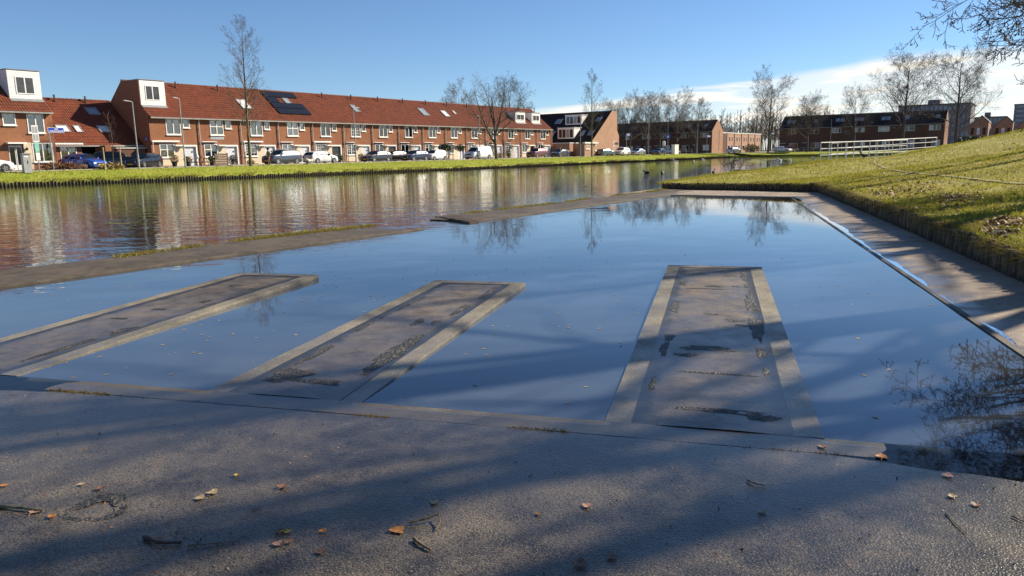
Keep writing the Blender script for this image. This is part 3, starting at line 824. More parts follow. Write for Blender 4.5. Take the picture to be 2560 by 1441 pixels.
def window(parent, x0, x1, z0, z1, kind='two', y=0.0, fm='white', cur='net', sill=True, rng=random, glass='glass'):
    """frame ring + mullions, panes, curtain; frame stands 3 cm proud of the wall"""
    b = 0.085; yf, yb = y - 0.035, y + 0.08
    mb = MB()
    mb.box(x0, x0 + b, yf, yb, z0, z1); mb.box(x1 - b, x1, yf, yb, z0, z1)
    mb.box(x0 + b, x1 - b, yf, yb, z0, z0 + b); mb.box(x0 + b, x1 - b, yf, yb, z1 - b, z1)
    cuts_x, cuts_z = [x0 + b, x1 - b], [z0 + b, z1 - b]
    xm, zm = (x0 + x1)/2, (z0 + z1)/2
    if kind in ('two', 'cross', 'grid2'):
        mb.box(xm - .05, xm + .05, yf + .004, yb, z0 + b, z1 - b); cuts_x = [x0 + b, xm - .05, xm + .05, x1 - b]
    if kind in ('cross',):
        for a, c in ((x0 + b, xm - .05), (xm + .05, x1 - b)): mb.box(a, c, yf + .008, yb, zm + .06, zm + .14)
        cuts_z = [z0 + b, zm + .06, zm + .14, z1 - b]
    fr = mb.build('window', M[fm], parent)
    xs = [(cuts_x[i], cuts_x[i+1]) for i in range(0, len(cuts_x), 2)]; zs = [(cuts_z[i], cuts_z[i+1]) for i in range(0, len(cuts_z), 2)]
    for a, c in xs:
        for d, e in zs:
            p = MB(); p.box(a, c, y + .03 - (.055 if glass != 'glass' else 0), y + .045 - (.055 if glass != 'glass' else 0), d, e); p.build('pane', M[glass], fr)
            if kind in ('grid', 'grid2', 'grid3'):
                g = MB(); nx = 2 if kind == 'grid2' else 4; nz = 4 if kind != 'grid3' else 3
                for i in range(1, nx): q = lerp(a, c, i/nx); g.box(q - .016, q + .016, y + .012, y + .029, d, e)
                for i in range(1, nz): q = lerp(d, e, i/nz); g.box(a, c, y + .008, y + .026, q - .016, q + .016)
                g.build('glazing_bar', M[fm], fr)
    if sill:
        s_ = MB(); s_.box(x0 - .05, x1 + .05, y - .12, y + .01, z0 - .09, z0 - .002); s_.build('sill', M['white'] if sill is True else M[sill], fr)
    # what hangs behind the glass
    c = MB()
    if cur == 'net' or cur == 'grey':
        n = 16; pts = [(lerp(x0 + .05, x1 - .05, i/n), y + .17 + .025*math.sin(i*2.1)) for i in range(n + 1)]
        gap = None
        if rng.random() < .4: gap = rng.choice((5, 6, 7))
        for i in range(n):
            if gap is not None and gap <= i <= gap + 3: continue
            (ax, ay), (bx, by) = pts[i], pts[i+1]; c.quad((ax, ay, z0 + .05), (bx, by, z0 + .05), (bx, by, z1 - .05), (ax, ay, z1 - .05))
        c.build('curtain', M['curtain'] if cur == 'net' else M['curtain_dark'], fr)
    elif cur == 'blind':
        h = rng.uniform(.3, .5); c.box(x0 + .06, x1 - .06, y + .15, y + .16, lerp(z1, z0, h), z1 - .05); c.build('blind', M['blind'], fr)
    elif cur == 'slat':
        for i in range(9):
            q = lerp(z1 - .1, z0 + .1, i/14); c.box(x0 + .06, x1 - .06, y + .14, y + .17, q, q + .05)
        c.build('blind', M['blind'], fr)
    return fr

TILE_K = .811
def pantile(mb, w, u0, u1, fz, x0=0.0, tw=.235, tl=.34, flip=1, amp=.035, ax=0):
    """corrugated, stepped tile sheet; fz(u) -> (depth, z, normal_depth, normal_z) along the slope"""
    nc = max(2, int(round(w/tw))); nr = max(2, int(round(abs(u1 - u0)/tl)))
    wave = (0.0, .75, 1.0, .35)
    cols = [(x0 + w*(i + k/4)/nc, wave[k]*amp) for i in range(nc) for k in range(4)] + [(x0 + w, 0.0)]
    base = len(mb.v)
    rows = []
    for j in range(nr):
        rows.append((lerp(u0, u1, j/nr), .030)); rows.append((lerp(u0, u1, (j + .985)/nr), .002))
    for u, lift in rows:
        d, z, nd, nz = fz(u)
        for x, h in cols:
            q = h + lift
            mb.v.append((x, d + nd*q, z + nz*q) if ax == 0 else (d + nd*q, x, z + nz*q))
    n = len(cols)
    for r in range(len(rows) - 1):
        for c in range(n - 1):
            a = base + r*n + c
            f = (a, a + 1, a + n + 1, a + n); mb.f.append(f if flip > 0 else f[::-1]); mb.mi.append(mb.cur)

def gable_roof(parent, w, ez, run, over=.28, k=TILE_K, mt='tile', x0=0.0, ridge=True, left_edge=False):
    nl = math.hypot(1, k)
    mb = MB(); pantile(mb, w, -over, run, lambda u: (u, ez + k*u, -k/nl, 1/nl), x0)
    mb.quad((x0 + w, 2*run + over, ez - k*over), (x0, 2*run + over, ez - k*over), (x0, run, ez + k*run), (x0 + w, run, ez + k*run))
    # underside at the eaves
    mb.quad((x0, -over, ez - k*over - .05), (x0, .1, ez - k*over - .05), (x0 + w, .1, ez - k*over - .05), (x0 + w, -over, ez - k*over - .05))
    mb.quad((x0, -over, ez - k*over - .05), (x0 + w, -over, ez - k*over - .05), (x0 + w, -over, ez - k*over + .02), (x0, -over, ez - k*over + .02))
    rf = mb.build('roof', M[mt], parent)
    if ridge:
        r = MB(); n = int(w/.38)
        for i in range(n):
            a, b = x0 + w*i/n, x0 + w*(i + 1.04)/n
            zt = ez + k*run
            r.tube([(a, run, zt + .035), (b, run, zt + .02)], [.115, .10], 8)
        r.build('ridge_tiles', M[mt], rf)
    g = MB(); g.box(x0, x0 + w - .004, -over - .13, -over - .005, ez - k*over - .12, ez - k*over + .01)
    g.build('gutter', M['gutter'], parent)
    return rf

def on_slope(u, x0, x1, du, ez, lift, th, k=TILE_K):
    """slab lying on the front roof slope from u to u + du"""
    nl = math.hypot(1, k); ny, nz = -k/nl, 1/nl
    def P(x, uu, l): return (x, uu + ny*l, ez + k*uu + nz*l)
    mb = MB()
    a = [P(x0, u, lift), P(x1, u, lift), P(x1, u + du, lift), P(x0, u + du, lift)]
    mb.prism(a, (0, ny*th, nz*th)); return mb

def skylight(rf, x0, x1, u0, u1, ez, bright=False, k=TILE_K):
    du = u1 - u0
    f = MB(); b = .07
    for (a, c, p, q) in ((x0 - b, x0, u0 - b, u1 + b), (x1, x1 + b, u0 - b, u1 + b), (x0, x1, u0 - b, u0), (x0, x1, u1, u1 + b)):
        m_ = on_slope(p, a, c, q - p, ez, .02, .11, k); f.add(m_.v, m_.f)
    s = f.build('skylight', M['lead'], rf)
    link_mesh('pane', on_slope(u0, x0, x1, du, ez, .04, .05, k).mesh('pane', [M['skylight_bright' if bright else 'skylight_glass']]), None, rf)
    return s

def vent(rf, x, u, ez, k=TILE_K):
    z = ez + k*u
    mb = MB(); mb.cyl(x, u, z - .05, z + .55, .075, n=10); mb.cyl(x, u, z + .55, z + .6, .12, .1, 10); mb.cyl(x, u, z + .64, z + .72, .12, .11, 10); mb.cyl(x, u, z + .6, z + .64, .05, n=8)
    return mb.build('roof_vent', M['black'], rf)

def dormer_box(parent, x0, x1, u_front, ez, ztop, run, win, k=TILE_K, cladding=True, fm='white'):
    """flat-topped dormer with clad front standing on the roof slope"""
    zb = ez + k*u_front - .02
    ub = min(run, (ztop - ez)/k)
    d = empty_part = None
    mb = MB()
    mb.prism([(x0, u_front, zb), (x0, u_front, ztop), (x0, ub, ztop), (x0, ub, ez + k*ub - .02)], (x1 - x0, 0, 0))
    body = mb.build('dormer', M[fm], parent)
    r = MB(); r.box(x0 - .05, x1 + .05, u_front - .08, ub + .1, ztop + .002, ztop + .07); r.build('dormer_roof', M['lead'], body)
    if cladding:
        n = int((ztop - zb)/.19)
        for i in range(n):
            z = zb + .03 + (ztop - zb - .05)*i/n
            for (a, c) in ([(x0 + .01, win[0] - .01), (win[1] + .01, x1 - .01)] if win[2] < z + .1 < win[3] else [(x0 + .01, x1 - .01)]):
                p = MB(); hh = (ztop - zb - .05)/n
                p.prism([(a, u_front - .004, z), (a, u_front - .030, z + .004), (a, u_front - .010, z + hh - .006), (a, u_front - .004, z + hh - .006)][::-1], (c - a, 0, 0))
                p.build('cladding_board', M['white'], body)
    window(body, win[0], win[1], win[2], win[3], 'two', u_front - .02, 'white_plastic', None, False, glass='dark_pane')
    ft = MB(); ft.add(*(lambda q: (q.v, q.f))(on_slope(u_front - .32, x0 - .03, x1 + .03, .32, ez, .055, .012, k))); ft.build('flashing', M['lead'], body)
    return body

def row_house(X, w, i, label, sp, brick='brick', mt='tile'):
    rng = random.Random(100 + i)
    HZ = 1.10; EZ = 5.25; RUN = 4.5; Y = 74.0
    root = empty('terraced_house', (X, Y, HZ), 0, label, 'house', 'terraced houses facing the canal')
    g = lambda k, d=None: sp.get(k, d)
    ox = g('ox', 0.0)
    up = (1.30 + ox, 2.95 + ox, 3.30, 4.92); sm = (3.22 + ox, 3.98 + ox, 4.02, 4.90)
    gw = (0.38 + ox, 2.02 + ox, 0.95, 2.34); door = (2.06 + ox, 4.62 + ox, 0.0, 2.22)
    mb = MB()
    wall_open(mb, w, 0, EZ, [up, sm, gw, door])
    D = 2*RUN
    zr = EZ + TILE_K*RUN - .03
    # side and rear walls (party walls rise to just under the tiles)
    for x, fl in ((0.0, 1), (w, -1)):
        pts = [(x, 0, 0), (x, 0, EZ), (x, RUN, zr), (x, D, EZ), (x, D, 0)]
        mb.poly(pts if fl > 0 else pts[::-1])
    mb.quad((w, D, 0), (0, D, 0), (0, D, EZ), (w, D, EZ))
    mb.build('wall', M[brick], root)
    i_ = MB(); i_.quad((0.02, 1.6, 0), (w - .02, 1.6, 0), (w - .02, 1.6, EZ), (0.02, 1.6, EZ)); i_.quad((0.02, .3, 2.65), (w - .02, .3, 2.65), (w - .02, 1.6, 2.65), (0.02, 1.6, 2.65)); i_.build('room_backing', M['interior'], root)  # backing sheets whose dark colour stands for the unlit room
    window(root, *up, g('up', 'two'), cur=g('upc', 'net'), rng=rng)
    window(root, *sm, 'one', cur=g('smc', 'net'), rng=rng)
    window(root, *gw, g('gw', 'cross'), cur=g('gwc', 'net'), rng=rng)
    # plinth panel under the ground window
    p = MB(); p.box(gw[0] - .02, gw[1] + .02, -.02, .06, .12, .85); p.build('window_panel', M['cream'], root)
    # porch recess: cream side panel, door set back, white surround
    x0, x1 = door[0], door[1]; xm = x0 + 1.02
    p = MB(); p.box(x0 + .004, xm, .05, .10, 0.02, 2.06); p.build('porch_panel', M['cream'], root)
    d = MB(); dw = (xm + .06, x1 - .14); d.box(dw[0], dw[1], .12, .17, .03, 2.05)
    dm = g('door', 'grey_door'); dr = d.build('door', M[dm], root)
    pl = MB(); pl.box(lerp(*dw, .5) - .18, lerp(*dw, .5) + .18, .10, .119, .95, 1.01); pl.build('letter_slot', M['gal'], dr)
    if g('doorwin'):
        q = MB(); q.box(dw[0] + .1, dw[1] - .1, .108, .119, 1.15, 1.9); q.build('door_pane', M['car_glass'], dr)
    else:
        q = MB(); q.cyl(0, 0, 0, .02, .10, n=12); o = q.build('door_light', M['black'], dr); o.location = (dw[0] + .7*(dw[1] - dw[0]), .119, 1.5); o.rotation_euler = (PI/2, 0, 0)
    s = MB(); s.box(x0 - .02, x1 + .02, -.05, .12, 2.06, 2.24); s.box(x1 - .13, x1 + .02, -.04, .12, 0, 2.059); s.build('door_surround', M['white'], root)
    c = MB(); c.box(x0 - .06, x0 + 1.0, -.42, -.052, 2.10, 2.20); c.build('porch_canopy', M['white'], root)
    l = MB(); l.lathe([(.02, -.12), (.09, -.08), (.10, 0), (.06, .07), (.02, .1)], (x0 + .75, -.2, 1.95), 10); l.build('glint_globe', M['white_plastic'], root, smooth=True)  # globe added to catch the sun as a glint
    rf = gable_roof(root, w, EZ, RUN, mt=mt)
    # rain pipe at the party wall, with brackets
    pp = MB(); pp.tube([(w - .06, -.36, EZ - .3), (w - .06, -.12, EZ - .55), (w - .06, -.12, .05)], .052, 8); dp = pp.build('downpipe', M['pipe'], root)
    bk = MB()
    for z in (.9, 2.4, 3.9): bk.box(w - .13, w + .0, -.18, -.01, z, z + .05)
    bk.build('pipe_bracket', M['gutter'], dp)
    if g('awning'):
        a0, a1, big = g('awning')
        aw = MB(); h = .17 if big else .10
        aw.prism([(a0, -.02, 2.50), (a0, -.02, 2.50 + h), (a0, -.20, 2.50 + h), (a0, -.26, 2.50 + h*.5), (a0, -.22, 2.50)][::-1], (a1 - a0, 0, 0))
        ab = aw.build('awning', M['white_plastic'], root)
        if big:
            ar = MB(); ar.box(a0 + .04, a0 + .08, -.24, -.18, 1.5, 2.495); ar.build('awning_arm', M['white_plastic'], ab)
    pb = MB(); pb.box(-.0 if i else 0, w - .14, -.012, -.001, .96, 1.02)
    # course of paler brick
    for (a, b) in ((0.0, gw[0] - .03), (x1 + .03, w - .14)):
        q = MB(); q.box(a, b, -.012, -.001, .98, 1.05); q.build('brick_course', M['brick_buff'], root)
    if g('vent', True): vent(rf, w + .15, 3.9, EZ)
    for sk in g('sky', []): skylight(rf, sk[0] - X, sk[1] - X, sk[2], sk[3], EZ, sk[4])
    return root, rf, EZ, RUN

SPEC = [dict(up='two', upc='grey', smc=None, gw='cross', gwc='blind', awning=(.0, 3.0, True), door='grey_door', vent=True, ox=.45),
        dict(up='cross', gw='cross', awning=(.1, 1.9, False), door='grey_door'),
        dict(up='two', upc='grey', gw='grid', gwc=None, awning=(.1, 2.75, True), door='grey_door', vent=False, sky=[(54.9, 56.1, 1.4, 2.65, True)]),
        dict(up='cross', gw='cross', gwc='grey', awning=(.1, 1.95, False), door='grey_door', smc=None, vent=False, sky=[(62.05, 62.8, 2.5, 3.28, False)]),
        dict(up='two', upc='grey', gw='grid', gwc=None, awning=(.0, 2.8, True), door='dark_door', smc='blind'),
        dict(up='grid2', upc=None, gw='grid2', gwc=None, awning=(.2, 1.8, False), door='grey_door', sky=[(72.9, 73.7, 1.75, 2.8, False)]),
        dict(up='two', upc=None, gw='two', gwc=None, awning=(.1, 2.0, False), door='dark_door'),
        dict(up='two', gw='two', gwc=None, awning=(.1, 2.0, False), door='grey_door'),
        dict(up='two', upc='net', gw='two', gwc=None, awning=(.1, 2.1, False), door='grey_door', sky=[(86.8, 88.1, 1.7, 2.95, False)]),
        dict(up='two', upc='grey', gw='one', gwc=None, awning=(.1, 1.9, False), door='grey_door', sky=[(91.9, 93.0, 1.68, 2.75, True)]),
        dict(up='two', gw='grid2', gwc='net', awning=(.1, 2.0, False), door='grey_door', vent=True, sky=[(94.95, 95.4, 2.3, 2.86, True)]),
        dict(up='two', upc='grey', gw='one', gwc='net', awning=(.2, 1.8, False), door='grey_door'),
        dict(up='two', gw='grid2', gwc='net', awning=(.1, 1.9, False), door='grey_door', vent=False),
        dict(up='two', gw='two', gwc=None, awning=(.1, 1.9, False), door='dark_door', doorwin=True),
        dict(up='two', upc=None, gw='two', gwc=None, awning=(.2, 1.9, False), door='grey_door')]
LAB = ['end house with a white boarded dormer and a plain dark brick gable',
       'brick terraced house with four-pane upper window, second from the boarded dormer',
       'terraced house behind the tall columnar tree, bright skylight in its roof',
       'terraced house with black solar panels on its orange tile roof',
       'terraced house with grid-paned front window and dark door behind the white hatchback',
       'terraced house behind the slim lamp post, small skylight high in the roof',
       'terraced house with bare dark upper window and dark front door, plain roof',
       'plain-roofed terraced house just left of the one with a large skylight',
       'terraced house with the large clear skylight in its red roof',
       'terraced house with wide-open dark ground window and a bright narrow skylight',
       'terraced house behind the round clipped tree, tiny skylight in its roof',
       'terraced house right behind the white van, roof without windows',
       'terraced house half hidden by the trunk of the wide forked tree',
       'terraced house with one white boxed dormer partly behind tree branches',
       'last house of the terrace, white boxed dormer and hipped-looking tile edge']
HX = [42.6 + (0.35 if k else 0) + 5.19*k for k in range(15)]
HOUSES = []
for k in range(15):
    w = (HX[k+1] if k < 14 else HX[k] + 5.19) - HX[k]
    HOUSES.append(row_house(HX[k], w, k, LAB[k], SPEC[k], 'brick' if k % 3 else 'brick_b', 'tile' if k < 5 else ('tile' if k < 7 else 'tile_brown')))
# end house: boarded dormer, gable window, street plate, plinth
root, rf, EZ, RUN = HOUSES[0]
dormer_box(rf, .06, 2.78, 1.25, EZ, EZ + 3.55, RUN, (.62, 2.18, EZ + 1.55, EZ + 3.02, 'grey'))
mb = MB(); mb.prism([(-.03, 1.25, EZ + 1.0), (-.03, 1.25, EZ + 3.5), (-.03, RUN, EZ + 3.62), (-.03, 2*RUN, EZ), (-.03, 2*RUN, 0), (-.03, 0, 0), (-.03, 0, EZ)][::-1], (.029, 0, 0)); mb.build('gable_wall', M['brick'], root)
mb = MB(); mb.box(-.06, -.031, .0, 9, 0, .75); mb.build('plinth', simple('grey_render', (.22, .21, .20), .8), root)
fr = window(root, 0, .9, .9, 2.5, 'cross', cur='net'); fr.rotation_euler = (0, 0, -PI/2); fr.location = (-.05, 3.4, 0)
mb = MB(); mb.box(-.05, -.034, .55, 1.05, 2.7, 3.05); hp = mb.build('street_plate', M['sign_blue'], root)
mb = MB(); mb.box(-.056, -.051, .62, .98, 2.76, 2.82); mb.box(-.056, -.051, .62, .86, 2.90, 2.97); mb.build('plate_lettering', M['white'], hp)
# solar panels on the fourth house
root, rf, EZ, RUN = HOUSES[3]
X3 = HX[3]
def solar(x0, x1, u0, u1, n):
    for i in range(n):
        a, b = lerp(x0, x1, i/n) + .012, lerp(x0, x1, (i+1)/n) - .012
        o = link_mesh('solar_panel', on_slope(u0 + .012, a - X3, b - X3, u1 - u0 - .024, EZ, .12, .04).mesh('solar_panel', [M['solar']]), None, rf)
solar(59.5, 64.5, 3.42, 4.26, 3); solar(59.5, 61.1, 2.55, 3.38, 1); solar(59.5, 64.4, 1.69, 2.51, 3); solar(59.5, 64.4, .75, 1.64, 3)
# two boxed dormers at the far end
for k, (a, b) in ((13, (.15, 3.2)), (14, (-.6, 3.0))):
    root, rf, EZ, RUN = HOUSES[k]
    dormer_box(rf, a if k == 13 else a + .8, b, 1.15, EZ, EZ + 2.75, RUN, ((a if k == 13 else a + .8) + .35, b - .35, EZ + 1.35, EZ + 2.35, 'grey'), cladding=False)
# right-hand verge of the terrace
root, rf, EZ, RUN = HOUSES[14]
W14 = 5.19
mb = MB(); mb.prism([(W14 + .002, 0, 0), (W14 + .002, 0, EZ), (W14 + .002, RUN, EZ + TILE_K*RUN - .03), (W14 + .002, 2*RUN, EZ), (W14 + .002, 2*RUN, 0)], (.05, 0, 0)); mb.build('gable_wall', M['brick'], root)

# ---- house at the far left, boarded dormer ---------------------------------
HZ = 1.10
root = empty('corner_house', (27.1, 74.0, HZ), 0, 'brick house at the photo edge with a white boarded dormer over the blue street sign', 'house')
EZ, RUN, w = 5.35, 4.5, 6.3
ops = [(4.15, 5.55, 3.30, 4.98), (2.2, 3.25, 3.95, 4.95), (4.30, 6.02, .72, 2.42), (2.35, 3.55, 0.0, 2.3)]
mb = MB(); wall_open(mb, w, 0, EZ, ops)
for x, fl in ((0.0, 1), (w, -1)):
    pts = [(x, 0, 0), (x, 0, EZ), (x, RUN, EZ + TILE_K*RUN - .03), (x, 9, EZ), (x, 9, 0)]; mb.poly(pts if fl > 0 else pts[::-1])
mb.quad((w, 9, 0), (0, 9, 0), (0, 9, EZ), (w, 9, EZ)); mb.build('wall', M['brick_b'], root)
i_ = MB(); i_.quad((0.02, 1.6, 0), (w - .02, 1.6, 0), (w - .02, 1.6, EZ), (0.02, 1.6, EZ)); i_.build('room_backing', M['interior'], root)
window(root, *ops[0], 'two', cur=None); window(root, *ops[1], 'one', cur='net'); window(root, *ops[2], 'two', cur='slat')
p = MB(); p.box(2.42, 2.95, .10, .14, .03, 2.2); d = p.build('door', M['white'], root)
q = MB(); q.box(2.5, 2.9, .085, .099, .5, 2.05); q.build('door_pane', M['car_glass'], d)
p = MB(); p.box(3.0, 3.5, .10, .14, .03, 2.2); d = p.build('side_light', M['white'], root)
q = MB(); q.box(3.07, 3.43, .085, .099, .5, 2.05); q.build('door_pane', M['car_glass'], d)
p = MB(); p.box(2.2, 3.7, -.5, -.001, 2.32, 2.46); p.build('porch_canopy', M['white'], root)
p = MB(); p.box(3.6, 4.26, -.03, -.001, .05, 2.45); p.build('porch_panel', M['cream'], root)
for x, z in ((3.8, 1.9), (3.85, 1.2)):
    l = MB(); l.lathe([(.02, -.16), (.1, -.1), (.12, .02), (.04, .12)], (x, -.16, z), 8); l.build('wall_lamp', M['black'], root)
rf = gable_roof(root, w, EZ, RUN)
dormer_box(rf, 3.5, w - .1, 1.2, EZ, EZ + 3.5, RUN, (4.1, 5.65, EZ + 1.42, EZ + 2.95, 'blind'))
# ---- set-back link house with long low roof ---------------------------------
root = empty('link_house', (33.45, 75.6, HZ), 0, 'set-back house with long orange tile roof coming down over the courtyard', 'house')
EZl, RUNl, wl_ = 2.45, 5.5, 9.1
mb = MB(); wall_open(mb, wl_, 0, EZl, [(1.0, 2.5, .95, 2.2), (3.0, 4.4, 0, 2.2)])
mb.build('wall', M['brick'], root)
mb = MB(); mb.box(0, wl_, 10, 10.2, 0, EZl); mb.build('rear_wall', M['brick'], root)
i_ = MB(); i_.quad((0.02, 1.6, 0), (wl_, 1.6, 0), (wl_, 1.6, 2.6), (0.02, 1.6, 2.6)); i_.build('room_backing', M['interior'], root)
window(root, 1.0, 2.5, .95, 2.2, 'two', cur='blind')
p = MB(); p.prism([(.3, -.02, 2.26), (.3, -.02, 2.46), (.3, -.24, 2.44), (.3, -.24, 2.28)][::-1], (2.8, 0, 0)); p.build('awning', M['white_plastic'], root)
rfl = gable_roof(root, wl_, EZl, RUNl)
for a, b, u0, u1, br in ((1.75, 2.75, 1.3, 2.0, True), (3.4, 3.9, 1.3, 2.0, True), (5.7, 6.65, 1.35, 2.05, True), (5.9, 6.95, 3.6, 4.4, False)):
    skylight(rfl, a, b, u0, u1, EZl, br)
for x in (3.4, 6.4): vent(rfl, x, 5.1, EZl)
mb = MB(); mb.box(4.6, 5.2, -1.3, -.01, 0, 2.2); mb.build('brick_pier', M['brick'], root)
mb = MB(); mb.box(6.0, 8.9, -.8, -.01, 0, 1.9); mb.build('garage', M['brick_dark'], root)
mb = MB(); mb.box(5.9, 9.0, -.9, -.02, 1.905, 1.98); mb.build('garage_roof', M['white'], root)

# ---- second terrace: dark roof facing left, lit brick gable ------------------
root = empty('gable_house', (125.5, 68.0, 1.1), 0, 'brick house with a steep dark roof, two white dormers and a sunlit gable', 'house')
zE, zR, xR = 2.75, 8.65, 8.2
k2 = (zR - zE)/xR
L2 = 24
mb = MB()
mb.poly([(0, 0, 0), (0, 0, zE), (xR, 0, zR), (10.4, 0, zR + .05), (10.5, 0, 4.9), (11.3, 0, 3.9), (11.3, 0, 0)][::-1])
mb.quad((0, L2, 0), (0, L2, zE), (0, 0, zE), (0, 0, 0)); mb.quad((11.3, 0, 0), (11.3, 0, 3.9), (11.3, L2, 3.9), (11.3, L2, 0))
mb.quad((11.3, 0, 3.9), (10.5, 0, 4.9), (10.5, L2, 4.9), (11.3, L2, 3.9)); mb.quad((10.5, 0, 4.9), (10.4, 0, zR + .05), (10.4, L2, zR + .05), (10.5, L2, 4.9))
mb.build('wall', M['brick_pale'], root)
nl = math.hypot(1, k2)
mb = MB(); pantile(mb, L2, -.3, xR, lambda u: (u, zE + k2*u, -k2/nl, 1/nl), 0, ax=1, flip=-1)
mb.quad((xR, 0, zR + .06), (10.5, 0, zR + .1), (10.5, L2, zR + .1), (xR, L2, zR + .06))
rf2 = mb.build('roof', M['tile_dark'], root)  # slope turned from the sun, shade put into the dark tile
def side_dormer(parent, y0, y1, u_front, ztop, win_n, k=k2, ez=zE, cur='grey'):
    zb = ez + k*u_front; ub = (ztop - ez)/k
    mb = MB(); mb.prism([(u_front, y0, zb), (u_front, y0, ztop), (ub, y0, ztop), (ub, y0, ez + k*ub)][::-1], (0, y1 - y0, 0)); b = mb.build('dormer', M['white'], parent)
    r = MB(); r.box(u_front - .12, ub + .2, y0 - .1, y1 + .1, ztop + .002, ztop + .09); r.build('dormer_roof', M['white_plastic'], b)
    n = win_n
    for i in range(n):
        a, c = lerp(y0 + .2, y1 - .2, i/n) + .08, lerp(y0 + .2, y1 - .2, (i+1)/n) - .08
        p = MB(); p.box(u_front - .03, u_front - .004, a, c, zb + .28, ztop - .3); p.build('dormer_pane', M['car_glass'] if i != 1 else M['skylight_glass'], b)
    return b
side_dormer(rf2, 4.85, 8.55, 4.7, 8.0, 4); side_dormer(rf2, 4.35, 8.0, .85, 5.45, 4); side_dormer(rf2, 9.6, 12.4, .85, 4.9, 2)
def side_sky(parent, y0, y1, u0, u1, k=k2, ez=zE):
    nl = math.hypot(1, k); nx, nz = -k/nl, 1/nl
    def P(u, y, l): return (u + nx*l, y, ez + k*u + nz*l)
    f = MB(); f.prism([P(u0 - .07, y0 - .07, .03), P(u0 - .07, y1 + .07, .03), P(u1 + .07, y1 + .07, .03), P(u1 + .07, y0 - .07, .03)][::-1], (nx*.08, 0, nz*.08)); s = f.build('skylight', M['lead'], parent)
    g = MB(); g.prism([P(u0, y0, .112), P(u0, y1, .112), P(u1, y1, .112), P(u1, y0, .112)][::-1], (nx*.02, 0, nz*.02)); g.build('pane', M['skylight_glass'], s)
side_sky(rf2, 10.1, 11.3, 5.2, 6.4); side_sky(rf2, 2.9, 3.5, 1.6, 2.85); side_sky(rf2, 1.0, 1.9, 1.6, 2.8); side_sky(rf2, 1.2, 2.2, 5.45, 6.4)
fr = window(root, 8.6, 9.6, .9, 2.75, 'cross', -.005, cur='net')
fr = window(root, 1.1, 1.75, 1.0, 2.1, 'one', -.005, cur='grey')
mb = MB(); mb.box(-3.6, 1.6, -.5, -.006, 2.35, 2.6); mb.build('eaves_board', M['white'], root)
mb = MB(); mb.box(-3.4, -.01, -.3, 1.5, 0, 2.34); mb.build('side_extension', M['brick_pale'], root)
fr = window(root, -3.0, -1.4, 1.35, 2.1, 'two', -.31, cur='grey')
root = empty('garage_block', (113.0, 70.6, 1.1), 0, 'flat-roofed brick garages between the terrace end and the dark-roofed house', 'garage')
for a, b, d in ((8.6, 9.9, 0), (10.0, 10.9, .6), (11.0, 12.0, 0)):
    mb = MB(); mb.box(a, b, d, 6, 0, 2.45); mb.build('brick_wall', M['brick_pale'], root)
    mb = MB(); mb.box(a - .05, b + .05, d - .06, 6, 2.455, 2.6); mb.build('roof_edge', M['white'], root)
mb = MB(); mb.box(8.0, 12.4, 6.02, 6.3, 0, 2.4); mb.build('back_wall', M['brick_dark'], root)

